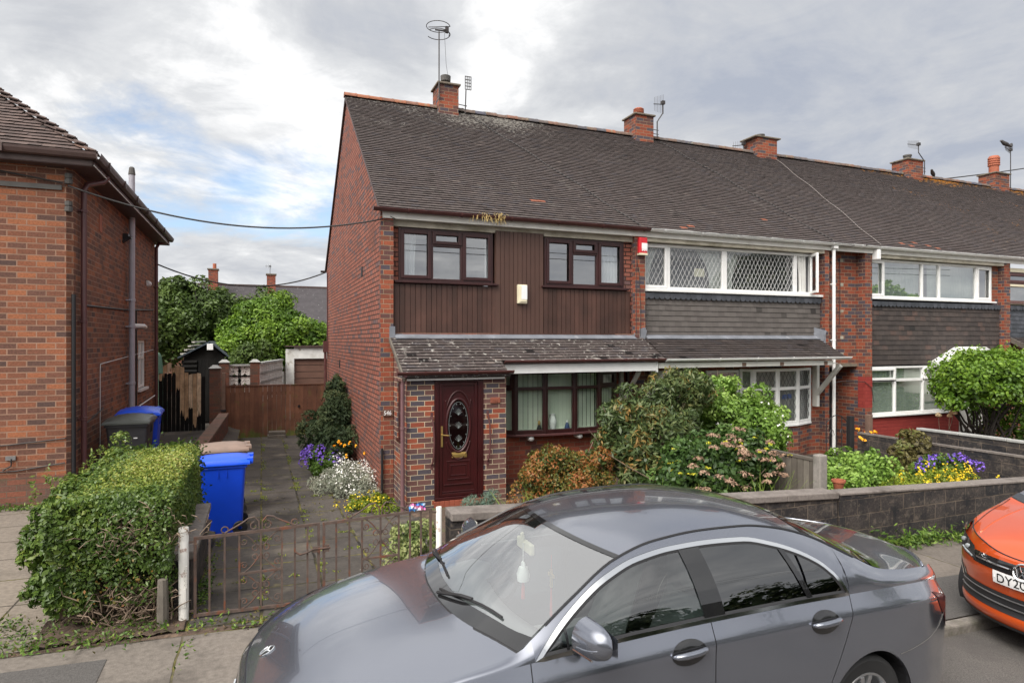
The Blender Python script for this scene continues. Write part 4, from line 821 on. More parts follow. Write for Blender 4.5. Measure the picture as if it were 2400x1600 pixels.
for pts_, r_ in (([(12.7, 11.33, 4.62), (13.0, 11.32, 4.5), (13.2, 11.32, 4.66), (13.22, 11.32, 4.0), (13.20, 11.32, 3.0)], 0.009), ([(12.85, 11.3, 1.55), (13.2, 11.25, 1.62), (13.75, 11.07, 1.60), (13.98, 11.06, 1.45), (14.05, 11.06, 1.1)], 0.009), ([(12.5, P - 0.08, 4.88), (13.1, P - 0.17, 4.86), (13.25, P - 0.16, 4.9)], 0.007)): MB().tube(pts_, r_, 4).build('cable', 'cable', H2)
# passage between the houses
gb = MB(); gb.box(12.75, 13.70, 12.0, 12.04, -0.1, 1.75)
for k in range(8): gb.box(12.77 + k * 0.115, 12.86 + k * 0.115, 11.985, 12.0, -0.08, 1.73)
gp = thing('passage_gate', 'black boarded gate inside the dark passage between two houses', 'gate', (13.2, 12.0, -0.1)); gb.build('boards', 'black_metal', gp); MB().box(13.70, 13.79, 11.95, 12.05, -0.1, 1.45).build('post', 'black_plastic', gp); MB().box(13.66, 13.70, 11.96, 11.985, 0.88, 0.98).build('latch', 'chrome', gp)
ig = thing('iron_gate', 'black iron scroll gate and post beside the white downpipe', 'gate', (12.2, 10.6, -0.15)); g = MB()
for k in range(5): g.tube([(11.95 + k * 0.16, 10.6, -0.1), (11.95 + k * 0.16, 10.6, 0.78 + 0.14 * math.sin(k / 4 * math.pi))], 0.010, 5)
g.tube([(11.93, 10.6, 0.0), (12.62, 10.6, 0.0)], 0.011, 5); g.tube([(11.93, 10.6, 0.70)] + [(11.95 + k * 0.08, 10.6, 0.74 + 0.16 * math.sin(k / 8 * math.pi)) for k in range(9)], 0.011, 5)
for cx in (12.11, 12.43): g.tube([(cx + 0.09 * (1 - t / 9) * math.cos(t * 0.9), 10.6, 0.45 + 0.16 * (1 - t / 9) * math.sin(t * 0.9)) for t in range(9)], 0.008, 4)
g.build('scroll_panel', 'black_metal', ig); MB().box(12.66, 12.78, 10.55, 10.67, -0.2, 0.86).build('post', 'black_metal', ig, bevel=0.01)

# ------------------------------------------------------------------ house 3
H3 = thing('terraced_house', 'mid terrace house with dark hung tiles and red painted wall behind the round privet', 'house', (14.0, P, -0.4), 'houses of the brick terrace')
w3 = MB(); w3.box(13.793, 14.032, P, 11.55, -0.4, 4.84); w3.box(13.80, 14.0, 11.55, BY, -0.5, 4.85); w3.box(18.84, 19.168, Q, Q + 0.1, 2.0, 4.75); w3.box(19.168, 19.43, P, 11.4, -0.4, 4.83); w3.box(14.03, 19.4, BY - 0.2, BY, -0.8, 4.85); w3.box(17.42, 19.16, Q, Q + 0.1, -0.4, 2.0)
w3.build('wall', 'brick_terrace', H3)
MB().box(14.03, 17.42, Q - 0.06, Q + 0.1, -0.45, 0.66).box(13.79, 14.033, P - 0.006, P + 0.2, 0.95, 1.72).build('painted_wall', 'brick_painted_red', H3)
hung(H3, 'hung_tile_dark', 14.03, 19.15, 2.0, 3.60, 0.125, 0.20, scmat='hung_tile_slate')
wn3 = casement(H3, 14.03, 18.84, 3.69, 4.66, Q - 0.03, 'white_plastic', ((0.118, 'sash'), (0.30, 'fixed'), (0.14, 'fixed'), (0.315, 'fixed'), (0.127, 'sash')), curtains=())
bl = MB(); x = 14.1
while x < 18.45:
    if not 16.08 < x < 16.42: bl.box(x, x + 0.10, Q + 0.13, Q + 0.135, 3.74, 4.62)
    x += 0.106
bl.build('blinds', 'blind_pale', wn3)
wn4 = casement(H3, 14.03, 17.15, 0.74, 1.96, Q - 0.03, 'white_plastic', ((0.32, 'toplight'), (0.34, 'fixed'), (0.34, 'toplight')), light=0.30, sill=True)
tb = MB().box(14.06, 17.12, Q - 0.028, Q + 0.03, 1.575, 1.64).build('transom', 'white_plastic', wn4)
bl = MB(); x = 14.06
while x < 17.1: bl.box(x, x + 0.112, Q + 0.07, Q + 0.075, 0.79, 1.93); x += 0.115
bl.build('blinds', 'blind_green', wn4)
MB().box(12.62, 19.44, P - 0.035, P, 4.76, 4.875).build('fascia', 'white_board', H3)
MB().box(14.03, 19.16, P, P + 0.2, 4.68, 4.80).build('soffit_board', 'dirty_board', H3)
gutter_mb(13.66, 19.72, P - 0.105, 4.925, 0.058, 0.90, 0.5).build('gutter', 'white_plastic', H3, smooth=True, autos=50)
MB().box(14.04, 14.16, P - 0.15, P + 0.02, 4.60, 4.85).build('gutter_outlet', 'white_plastic', H3, bevel=0.02)
pk = [(15.0 + i * 0.33, r_, 1) for i, r_ in enumerate((2, 1, 3, 2, 1, 4, 1, 2, 3, 1))]
rf3 = terrace_roof(H3, 13.21, 19.30, 'roof_tile', broken=pk[:5])
chimney(rf3, 14.99, 0.80, 9.06, 'brick_terrace', 'plain', wide=2.4, potr=0.13, poth=0.15)
pc = MB(); px0, px1, pyf, pyb = 16.32, 18.2, 10.42, 11.2
for sgn in (0, 1):
    xa = px0 if sgn == 0 else px1; xm = (px0 + px1) / 2 + 0.02
    pc.hexa([(xa, pyf, 2.02), (xm, pyf, 2.40), (xm, pyb, 2.40), (xa, pyb, 2.02), (xa, pyf, 2.06), (xm, pyf, 2.45), (xm, pyb, 2.45), (xa, pyb, 2.06)] if sgn == 0 else [(xm, pyf, 2.40), (xa, pyf, 2.02), (xa, pyb, 2.02), (xm, pyb, 2.40), (xm, pyf, 2.45), (xa, pyf, 2.06), (xa, pyb, 2.06), (xm, pyb, 2.45)])
    pc.beam((xa, pyf + 0.02, 2.0), ((px0 + px1) / 2, pyf + 0.02, 2.36), 0.04, 0.11)
pc.box(px0, px0 + 0.06, pyf, pyb, 1.93, 2.02); pc.box(px1 - 0.06, px1, pyf, pyb, 1.93, 2.02)
pc.build('porch_canopy', 'white_plastic', H3)
dw = MB(); frame_mb(dw, 17.44, 18.40, -0.25, 1.95, Q - 0.08, 0.08, 0.07); dw.box(17.52, 18.32, Q - 0.05, Q - 0.012, -0.2, 1.87); dw.box(16.45, 16.52, 10.5, 11.2, 1.2, 1.95); dw.build('door', 'white_board', H3, bevel=0.006)

# ------------------------------------------------------------------ houses 4 and 5 (mostly beyond the frame)
H4 = thing('terraced_house', 'terrace house at the right edge with slate grey hung tiles and dark framed upper window', 'house', (19.43, P, -0.4), 'houses of the brick terrace')
MB().box(19.43, 24.7, Q + 0.02, Q + 0.2, -0.4, 3.6).box(24.7, 25.0, P, 11.5, -0.4, 4.84).box(19.43, 25.0, BY - 0.2, BY, -0.8, 4.85).build('wall', 'brick_terrace', H4)
hung(H4, 'hung_tile_slate', 19.44, 24.7, 2.62, 3.60, 0.114, 0.165)
casement(H4, 19.44, 24.7, 3.69, 4.55, Q - 0.03, 'gutter_brown', ((0.25, 'toplight'), (0.25, 'fixed'), (0.25, 'fixed'), (0.25, 'toplight')), light=0.35)
MB().box(19.44, 24.7, Q - 0.06, Q - 0.025, 4.55, 4.66).box(19.44, 24.7, Q - 0.09, Q - 0.02, 4.14, 4.20).box(19.44, 24.7, Q - 0.10, Q, 3.63, 3.69).build('window_trim', 'cream_plastic', H4)
canopy(H4, 19.45, 24.9, 10.30, 2.235, 'roof_tile_dark')
MB().beam((19.47, 10.3, 2.2), (19.47, CY, CZ - 0.03), 0.04, 0.12).build('bargeboard', 'timber_grey', H4)
casement(H4, 20.2, 22.6, 0.75, 1.95, Q - 0.03, 'white_plastic', ((0.5, 'fixed'), (0.5, 'fixed')))
MB().box(19.44, 25.0, P - 0.035, P, 4.76, 4.875).build('fascia', 'white_board', H4)
gutter_mb(19.74, 25.0, P - 0.105, 4.925, 0.058).build('gutter', 'white_plastic', H4, smooth=True, autos=50)
rf4 = terrace_roof(H4, 19.30, 24.86, 'roof_tile_orange')
chimney(rf4, 21.85, 0.80, 9.09, 'brick_terrace', 'plain', potr=0.13, poth=0.22)
H5 = thing('terraced_house', 'farthest house of the terrace, only its roof and tall potted chimney in view', 'house', (25.0, P, -0.4), 'houses of the brick terrace')
MB().box(25.0, 32.0, P + 0.1, P + 0.3, -0.4, 4.84).box(31.7, 32.0, P + 0.3, BY, -0.6, 4.84).box(25.0, 32.0, BY - 0.2, BY, -0.8, 4.85).build('wall', 'brick_terrace', H5)
casement(H5, 25.6, 30.2, 3.69, 4.6, P + 0.07, 'white_plastic', ((0.25, 'toplight'), (0.25, 'fixed'), (0.25, 'fixed'), (0.25, 'toplight')))
MB().box(25.0, 32.0, P - 0.035, P + 0.1, 4.76, 4.875).build('fascia', 'white_board', H5)
rf5 = terrace_roof(H5, 24.86, 32.1, 'roof_tile_orange')
chimney(rf5, 26.75, 0.86, 9.09, 'brick_terrace', 'louvre', potr=0.17, poth=0.72, potmat='terracotta')
gutter_mb(25.0, 32.0, P - 0.105, 4.925, 0.058).build('gutter', 'white_plastic', H5)
# aerials
aerial('tv_aerial', 4.20, 15.5, 8.75, 'ring', 'double ring shaped aerial on a tall pole above the brown boarded house', h=1.72)
aerial('tv_aerial', 4.96, 15.7, 8.55, 'panel', 'small grid panel aerial right of the first chimney', h=0.62)
aerial('tv_aerial', 10.86, 15.6, 8.6, 'yagi', 'short spiky aerial on a cranked pole by the second chimney', h=1.05, boom=0.75, az=215, crank=-0.2, tilt=-0.35, n=7, el=1.7, hub=True)
aerial('tv_aerial', 14.45, 16.0, 8.4, 'yagi', 'low aerial half hidden left of the third chimney', h=0.55, boom=0.7, az=200, n=6, tilt=-0.3, hub=True)
aerial('tv_aerial', 22.55, 15.7, 8.7, 'yagi', 'aerial on a cranked pole over the lichen covered fourth chimney', h=1.05, boom=1.75, az=205, crank=0.32, tilt=-0.22, n=11, hub=True)
aerial('tv_aerial', 27.35, 15.6, 8.6, 'yagi', 'long straight pole aerial right of the chimney with the tall red pot', h=1.5, boom=1.9, az=205, tilt=-0.17, n=13, el=0.85, hub=True)
MB().build if False else None
def bird(label, x, y, z, az, s=1.0):
    mb = MB(); d = Vector((math.cos(R(az)), math.sin(R(az)), 0)); up = Vector((0, 0, 1)); c0 = Vector((x, y, z))
    prof = [(-0.17, 0.00, 0.004), (-0.13, 0.02, 0.014), (-0.08, 0.045, 0.026), (-0.03, 0.07, 0.045), (0.03, 0.095, 0.048), (0.07, 0.125, 0.036), (0.095, 0.15, 0.030), (0.12, 0.155, 0.022), (0.135, 0.15, 0.008), (0.155, 0.146, 0.002)]
    mb.tube([c0 + (d * a + up * b) * s for a, b, r in prof], [r * s for a, b, r in prof], 8)
    for q in (-0.018, 0.018):
        sd = Vector((-d.y, d.x, 0)) * q * s; mb.tube([c0 + sd + up * 0.06 * s, c0 + sd + d * 0.01 * s - up * 0.005], 0.004 * s, 4)
    o = mb.build('bird', 'aerial_metal', None, smooth=True); return tag(o, label, 'bird', 'birds on the rooftops')
bird('dark bird sitting on the ridge right of the fourth chimney', 23.15, 15.8, 8.68, 200, 1.5)
bird('dark bird perched on the tip of the farthest aerial', 25.72, 14.83, 9.79, 160, 1.6)
bird('dark bird perched on top of the farthest aerial pole', 27.35, 15.6, 10.14, 20, 1.5)

# ------------------------------------------------------------------ left neighbour house
HL = thing('brick_house', 'detached orange brick house with hipped tile roof at the left edge', 'house', (-2.61, 11.1, 0.0))
lx, ly0, ly1, lz = -2.61, 11.10, 18.85, 5.20
wl = MB(); wl.prism([(-2.69, ly0), (lx, ly0 + 0.08), (lx, 16.45), (lx - 0.25, 16.45), (lx - 0.25, ly0 + 0.25), (-9.5, ly0 + 0.25), (-9.5, ly0)], 'z', -0.2, lz)
wl.box(lx - 0.25, lx, 16.45, 17.45, -0.2, 1.50); wl.box(lx - 0.25, lx, 16.45, 17.45, 2.62, lz); wl.box(lx - 0.25, lx, 17.45, ly1, -0.2, lz); wl.box(-9.5, lx - 0.25, ly1 - 0.25, ly1, -0.2, lz); wl.box(-9.5, -9.25, ly0 + 0.25, ly1 - 0.25, -0.2, lz)
wl.build('wall', 'brick_left', HL)
MB().box(-9.5, -2.70, ly0 - 0.012, ly0, -0.1, 0.63).build('plinth', 'brick_wall_old', HL)
wf = MB(); frame_b = 0.06
for (y0, y1, z0, z1) in ((16.45, 16.51, 1.5, 2.62), (17.39, 17.45, 1.5, 2.62), (16.51, 17.39, 1.5, 1.56), (16.51, 17.39, 2.56, 2.62), (16.92, 16.98, 1.56, 2.56), (16.51, 17.39, 2.18, 2.24)): wf.box(lx - 0.09, lx - 0.03, y0, y1, z0, z1)
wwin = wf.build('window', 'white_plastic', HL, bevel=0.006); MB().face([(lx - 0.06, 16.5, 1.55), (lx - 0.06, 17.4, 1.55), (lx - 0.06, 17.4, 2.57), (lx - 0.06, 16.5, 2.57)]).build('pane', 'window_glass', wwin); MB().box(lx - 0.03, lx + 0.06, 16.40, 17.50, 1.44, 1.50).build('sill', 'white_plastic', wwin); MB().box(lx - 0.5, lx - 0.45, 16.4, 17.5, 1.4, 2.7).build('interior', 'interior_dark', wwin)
ov = 0.30; ex, ey0, ey1, ez = lx + ov, ly0 - ov + 0.08, ly1 + ov, 5.33
MB().prism([(-9.8, ey0), (ex, ey0), (ex, ey1), (-9.8, ey1)], 'z', 5.17, 5.20).build('soffit', 'gutter_old', HL)
MB().box(-9.8, ex, ey0 - 0.01, ey0 + 0.02, 5.18, 5.32).box(ex - 0.02, ex + 0.012, ey0 + 0.02, ey1, 5.175, 5.325).build('fascia', 'gutter_old', HL)
MB().box(ex + 0.012, ex + 0.02, ey0, ey1, 5.178, 5.196).build('fascia_edge', 'white_board', HL)
run = (ey1 - ey0) / 2; pit = 0.78; hz = ez + run * pit; hlen = math.hypot(run, run * pit); hx = ex - run
nv = np.array([0, run, run * pit]) / hlen; nn = np.array([0, -nv[2], nv[1]])
def cut_front(a, r):  # tiles beyond the hip line are left out
    return a + 0.165 > (9.8 + ex) - (r + 0.5) * 0.115 * run / hlen + 0.05
tf = tile_field('roof', 'roof_tile_left', HL, (-9.8, ey0 - 0.02, ez), (1, 0, 0), nv, nn, 9.8 + ex, hlen, 0.165, 0.115, thick=0.02, skip=cut_front, jit=1.6)
me = tf.data
# remove the rectangular boarding quad (last polygon) and replace it by the true hip faces
import bmesh
bm = bmesh.new(); bm.from_mesh(me); bm.faces.ensure_lookup_table(); bm.faces.remove(bm.faces[-1]); bm.to_mesh(me); bm.free()
hb = MB(); hb.face([(-9.8, ey0, ez - 0.005), (ex, ey0, ez - 0.005), (hx, ey0 + run, hz - 0.005), (-9.8, ey0 + run, hz - 0.005)]); hb.face([(ex, ey0, ez), (ex, ey1, ez), (hx, ey0 + run, hz)]); hb.face([(ex, ey1, ez), (-9.8, ey1, ez), (-9.8, ey0 + run, hz), (hx, ey0 + run, hz)]); hb.build('hip_slopes', 'roof_tile_left', tf)
hp = MB(); A = Vector((ex, ey0, ez + 0.02)); B = Vector((hx, ey0 + run, hz + 0.02)); k = int((B - A).length / 0.26)
for i in range(k):
    a = A.lerp(B, i / k); b = A.lerp(B, (i + 1.25) / k); a = a + Vector((0, 0, 0.055)); hp.beam(a, b, 0.17 + random.uniform(-0.02, 0.03), 0.022, up=(0.45, -0.45, 0.8), rnd=random.random())
    hp.beam(a + Vector((0.06, 0.03, -0.03)), b + Vector((0.06, 0.03, -0.03)), 0.12, 0.02, up=(0.9, 0.1, 0.6), rnd=random.random())
hp.build('hip_tiles', 'roof_tile_left', tf)
gm = MB(); pr = [(-0.055, 0.0), (-0.05, -0.035), (-0.03, -0.085), (0.0, -0.10), (0.04, -0.10), (0.055, 0)]
gm.grid([[(xx, ey0 - 0.065 + a, 5.36 + b) for a, b in pr] for xx in (-9.8, ex + 0.065)], 0.5); gm.grid([[(ex + 0.065 - a, yy, 5.36 + b) for a, b in pr] for yy in (ey0 - 0.065, ey1)], 0.5)
gm.face([(ex + 0.065 - a, ey1, 5.36 + b) for a, b in pr], 0.5)
for q in (0.5, 1.7, 2.9, 4.1, 5.3, 6.5): gm.box(ex + 0.055, ex + 0.128, ey0 + q, ey0 + q + 0.05, 5.255, 5.372)
for q in (1.1, 2.6): gm.box(ex - q, ex - q + 0.05, ey0 - 0.13, ey0 - 0.05, 5.255, 5.372)
gm.build('gutter', 'gutter_old', HL)
def vpipe(name, mat, pts, r, clips=(), n=10):
    m = MB(); m.tube(pts, r, n); x, y = pts[-1][0], pts[-1][1]
    for z in clips: m.lathe([(r * 1.02, -0.03), (r * 1.18, -0.025), (r * 1.18, 0.03), (r * 1.02, 0.035)], (x, y, z), n); m.box(x - r * 2.2, x, y - r * 1.4, y + r * 1.4, z - 0.012, z + 0.012)
    return m.build(name, mat, HL, smooth=True, autos=40)
vpipe('downpipe', 'pipe_brown', [(ex + 0.02, 11.75, 5.22), (ex - 0.03, 11.68, 5.12), (lx + 0.10, 11.48, 5.02), (lx + 0.07, 11.42, 4.92), (lx + 0.07, 11.42, 0.1)], 0.042, (4.6, 2.9, 1.4))
vpipe('downpipe', 'pipe_brown', [(ex + 0.02, 18.75, 5.22), (lx + 0.12, 18.65, 5.14), (lx + 0.07, 18.6, 5.02), (lx + 0.07, 18.6, 0.1)], 0.042, (4.0, 2.4))
vpipe('soil_pipe', 'pipe_grey', [(lx + 0.10, 15.1, 6.08), (lx + 0.10, 15.1, 1.0)], 0.058, (3.45, 2.9, 1.72), 12)
sp = MB(); sp.lathe([(0.06, 0), (0.068, 0.01), (0.062, 0.06), (0.05, 0.15), (0.03, 0.17), (0.001, 0.17)], (lx + 0.10, 15.1, 6.06), 12); sp.build('vent_cap', 'chimney_pot_grey', HL)
sb = MB(); sb.tube([(lx + 0.10, 15.1, 2.92), (lx + 0.28, 15.35, 2.92), (lx + 0.28, 15.55, 2.9), (lx, 15.65, 2.9)], 0.045, 10); sb.build('waste_branch', 'white_plastic', HL, smooth=True)
vpipe('cable_conduit', 'black_plastic', [(lx + 0.0, 11.16, 3.30), (lx + 0.0, 11.16, 0.1)], 0.03, ())
MB().tube([(lx + 0.02, 16.1, 3.3), (lx + 0.02, 16.1, 2.0), (lx + 0.02, 16.1, 1.0)], 0.016, 6).build('cable_conduit', 'black_plastic', HL)
MB().tube([(-9, ly0 - 0.01, 5.33)] + [(-3.9, ly0 - 0.03, 5.10), (-3.2, ly0 - 0.04, 5.0), (-2.72, ly0 - 0.05, 4.93)], 0.012, 4).build('cable', 'cable', HL)
MB().tube([(-9, ly0 - 0.02, 1.06), (-4.3, ly0 - 0.02, 1.07), (-3.4, ly0 - 0.02, 1.10), (-2.7, ly0 - 0.02, 1.16), (lx + 0.02, ly0 + 0.3, 1.25), (lx + 0.02, 13, 1.42)], 0.009, 4).build('cable', 'cable', HL)
MB().tube([(-9, ly0 - 0.02, 0.70), (-3.3, ly0 - 0.02, 0.72), (-2.7, ly0 - 0.02, 0.80)], 0.009, 4).build('cable', 'cable', HL)
MB().tube([(-3.35, ly0 - 0.02, 0.90), (-3.35, ly0 - 0.03, 0.80), (-3.45, ly0 - 0.03, 0.74)], 0.01, 4).build('cable', 'cable', HL)
MB().tube([(lx + 0.02, 11.6, 3.16), (lx + 0.02, 14.9, 3.24), (lx + 0.02, 18.5, 3.4)], 0.016, 4).build('cable', 'cable', HL)

MB().tube([(lx + 0.02, 18.5, 2.38), (lx + 0.02, 14.3, 2.25), (lx + 0.02, 12.75, 2.20), (lx + 0.02, 12.72, 2.1), (lx + 0.02, 12.72, 0.6), (lx + 0.02, 12.75, 0.3)], 0.0055, 4).build('white_cable', 'white_plastic', HL)
MB().tube([(lx + 0.06, 15.5, 1.12), (lx + 0.06, 18.4, 1.2)], 0.015, 5).build('waste_pipe', 'white_plastic', HL)
ib = MB(); ib.box(-3.75, -2.74, ly0 - 0.03, ly0 - 0.004, 4.83, 4.90)
for zz in (5.03, 4.62): ib.lathe([(0.001, 0), (0.05, 0.0), (0.055, 0.06), (0.035, 0.075), (0.05, 0.09), (0.05, 0.15), (0.001, 0.16)], (-2.655, ly0 - 0.02, zz - 0.1), 10)
ib.build('cable_bracket', 'chimney_pot_grey', HL)
MB().box(lx - 0.005, lx + 0.012, 12.72, 12.92, 4.50, 4.80).build('air_brick', 'terracotta', HL)
fl_ = MB(); fl_.box(lx, lx + 0.10, 14.72, 14.86, 4.66, 4.78); fl_.tube([(lx, 14.7, 4.6), (lx + 0.12, 14.75, 4.7), (lx + 0.12, 14.9, 4.72)], 0.035, 6); fl_.build('floodlight', 'black_plastic', HL)
MB().blob((lx + 0.06, 17.6, 4.0), (0.05, 0.05, 0.06)).box(lx, lx + 0.05, 17.56, 17.64, 3.95, 4.08).build('security_light', 'white_plastic', HL, smooth=True, autos=40)
MB().box(-3.42, -3.30, ly0 - 0.02, ly0, 0.88, 0.94).build('cable_box', 'steel_dull', HL)
# ------------------------------------------------------------------ ground, road, pavements
def pav(x): return 0.06 - 0.035 * max(-12, min(24, x))
def pavz(x, y): return pav(x) + 0.01 * (y - 4.2)
def drive_z(x, y):
    a = pavz(x, 6.3)
    if y < 6.3: return pavz(x, y)
    if y < 10: return a + (-0.15 - a) * (y - 6.3) / 3.7
    return -0.15 - 0.27 * min(1, (y - 10) / 11)
def left_z(x, y):
    a = pavz(x, 6.0)
    if y < 6.0: return pavz(x, y)
    if y < 11: return a + (0.19 - a) * (y - 6.0) / 5
    return 0.19 - 0.07 * min(1, (y - 11) / 8)
def garden_z(x, y):
    a = pavz(x, 6.4) + 0.06
    return a + (-0.12 - a) * min(1, max(0, (y - 6.4) / 3.0))
def sheet(name, mat, x0, x1, y0, y1, fz, nx=20, ny=20, kind='structure', rough=0.0):
    rows = [[(x, y, fz(x, y) + (random.uniform(-rough, rough))) for x in np.linspace(x0, x1, nx)] for y in np.linspace(y0, y1, ny)]
    o = MB().grid(rows, 0.5).build(name, mat, None, smooth=True); o['kind'] = kind; return o
MOSS = (0.10, 0.095, 0.022); WEED = (0.19, 0.17, 0.045)
def M_slab(name, c0, c1, bw, bh, joint, ms=0.02, off=0.0, stains=None, shift=(0, 0, 0), bump=0.5, gap=(0.42, 0.58)):
    m, nt, p, o = _new(name); p.inputs['Roughness'].default_value = 0.92; p.inputs['Specular IOR Level'].default_value = 0.25
    tc = nt.nodes.new('ShaderNodeTexCoord'); mp = nt.nodes.new('ShaderNodeMapping'); mp.inputs['Location'].default_value = shift; nt.links.new(tc.outputs['UV'], mp.inputs[0]); uv = mp.outputs[0]
    nz = nt.nodes.new('ShaderNodeTexNoise'); nz.inputs['Scale'].default_value = 3; nt.links.new(uv, nz.inputs['Vector'])
    ad = nt.nodes.new('ShaderNodeVectorMath'); ad.operation = 'MULTIPLY_ADD'; ad.inputs[1].default_value = (0.04, 0.04, 0); nt.links.new(nz.outputs['Color'], ad.inputs[0]); nt.links.new(uv, ad.inputs[2])
    t = nt.nodes.new('ShaderNodeTexBrick'); t.offset = off; t.inputs['Color1'].default_value = (0, 0, 0, 1); t.inputs['Color2'].default_value = (1, 1, 1, 1); t.inputs['Scale'].default_value = 1
    t.inputs['Mortar Size'].default_value = ms; t.inputs['Mortar Smooth'].default_value = 0.3; t.inputs['Brick Width'].default_value = bw; t.inputs['Row Height'].default_value = bh; nt.links.new(ad.outputs[0], t.inputs['Vector'])
    c = _ramp(nt, t.outputs['Color'], [(0, c0), (1, c1)])
    jm = _range(nt, _noise(nt, uv, 2.5, 5), gap[0], gap[1])
    jc = _mix(nt, _range(nt, _noise(nt, uv, 9, 4), 0.4, 0.6), joint, tuple(0.45 * q for q in joint))
    jc = _mix(nt, jm, tuple(q * 0.35 for q in c0), jc)
    c = _mix(nt, t.outputs['Fac'], c, jc)
    _finish(nt, p, c, uv, 0.22, 22, stains, bump, 70, _range(nt, t.outputs['Fac'], 0, 1, 1, 0), 0.008)
    MATS[name] = m
M_slab('drive_concrete', (0.068, 0.060, 0.054), (0.098, 0.086, 0.077), 0.60, 0.90, WEED, 0.016, stains=[((0.040, 0.036, 0.033), 1.3, 0.48, 0.70), ((0.17, 0.145, 0.115), 0.9, 0.56, 0.72), ((0.33, 0.30, 0.27), 6.5, 0.695, 0.72), ((0.13, 0.11, 0.06), 3.0, 0.60, 0.72)], shift=(-0.62 + 0.60, 0.19, 0))
M_slab('pavement_slab', (0.150, 0.131, 0.114), (0.19, 0.166, 0.145), 1.45, 1.9, WEED, 0.010, stains=[((0.08, 0.07, 0.062), 1.9, 0.50, 0.70), ((0.20, 0.17, 0.145), 1.1, 0.56, 0.72), ((0.32, 0.29, 0.26), 30, 0.68, 0.73), ((0.045, 0.04, 0.036), 26, 0.66, 0.72)], shift=(0.6, -0.3, 0))
M_slab('left_paving', (0.19, 0.165, 0.14), (0.23, 0.195, 0.16), 2.1, 0.72, MOSS, 0.010, stains=[((0.11, 0.095, 0.08), 1.4, 0.52, 0.78), ((0.32, 0.27, 0.21), 1.1, 0.60, 0.74)], shift=(0, 0.1, 0))
M('asphalt', (0.125, 0.115, 0.108), rough=0.95, var=0.45, vscale=110, bump=0.8, bscale=170, spec=0.25, stains=[((0.085, 0.078, 0.075), 1.2, 0.5, 0.75), ((0.27, 0.25, 0.235), 95, 0.64, 0.70)])
M('asphalt_patch', (0.088, 0.082, 0.078), rough=0.95, var=0.3, vscale=60, bump=0.5, bscale=120)
M('kerb_stone', (0.20, 0.18, 0.16), rough=0.9, var=0.25, vscale=30, bump=0.5, bscale=90, stains=[((0.09, 0.085, 0.06), 4, 0.5, 0.7)])
M('soil', (0.085, 0.058, 0.042), rough=1.0, var=0.4, vscale=20, bump=1.0, bscale=40, stains=[((0.17, 0.115, 0.08), 8, 0.55, 0.68), ((0.085, 0.10, 0.03), 3, 0.56, 0.7)])
M('grass_ground', (0.085, 0.115, 0.028), rough=1.0, var=0.35, vscale=12, bump=0.8, bscale=60)
o = sheet('ground', 'soil', -300, 300, -300, 300, lambda x, y: -0.95, 3, 3)
sheet('far_pavement', 'pavement_slab', -30, 60, -8, -1.25, lambda x, y: pav(x) + 0.02, 40, 4)
sheet('road', 'asphalt', -30, 60, -6, 4.05, lambda x, y: pav(x) - 0.095 + 0.0 * y, 40, 6)
def kerb_h(x): return 0.0
kb = MB(); x = -14.0
while x < 30:
    z0, z1 = pavz(x, 4.1), pavz(x + 0.91, 4.1); drop = 0.055 if -1.2 < x < 2.2 else 0.0
    kb.hexa([(x + 0.004, 4.05, z0 - 0.3), (x + 0.906, 4.05, z1 - 0.3), (x + 0.906, 4.17, z1 - 0.3), (x + 0.004, 4.17, z0 - 0.3), (x + 0.004, 4.05, z0 - drop), (x + 0.906, 4.05, z1 - drop), (x + 0.906, 4.17, z1 + 0.002), (x + 0.004, 4.17, z0 + 0.002)]); x += 0.91
o = kb.build('kerb', 'kerb_stone', None, bevel=0.02); o['kind'] = 'structure'
sheet('pavement', 'pavement_slab', -14, 30, 4.17, 5.98, pavz, 60, 6)
sheet('pavement_patch', 'asphalt_patch', 3.6, 14, 4.17, 5.0, lambda x, y: pavz(x, y) + 0.005, 30, 4)
sheet('pavement_strip', 'asphalt_patch', -14, -1.12, 4.17, 5.72, lambda x, y: pavz(x, y) + 0.005, 30, 4)
sheet('verge', 'soil', -14, 30, 5.98, 6.10, lambda x, y: pavz(x, y) + 0.0, 200, 6, rough=0.012)
sheet('driveway', 'drive_concrete', -0.68, 2.3, 6.02, 21.4, lambda x, y: drive_z(x, y) + 0.006, 8, 60)
sheet('left_path', 'left_paving', -14, -1.55, 6.05, 11.3, lambda x, y: left_z(x, y) + 0.004, 20, 30)
sheet('side_path', 'drive_concrete', -2.7, -0.6, 9.2, 21, lambda x, y: left_z(x, y) - (0.25 * min(1, max(0, (x + 1.25) / 0.6)) if True else 0), 16, 30)
sheet('hedge_bed', 'soil', -1.72, -0.62, 6.03, 9.4, lambda x, y: left_z(x, y) + 0.02, 30, 60, rough=0.02)
sheet('garden_soil', 'soil', 2.2, 30, 6.3, 11.3, lambda x, y: garden_z(x, y), 120, 30, rough=0.015)
sheet('lawn', 'grass_ground', 7.75, 11.2, 6.4, 9.2, lambda x, y: garden_z(x, y) + 0.03, 60, 40, rough=0.01)
sheet('passage_path', 'drive_concrete', 11.3, 13.8, 9.3, 21, lambda x, y: -0.10, 6, 10)
sheet('back_yards', 'soil', -30, 40, 20.9, 70, lambda x, y: -0.42, 12, 12)

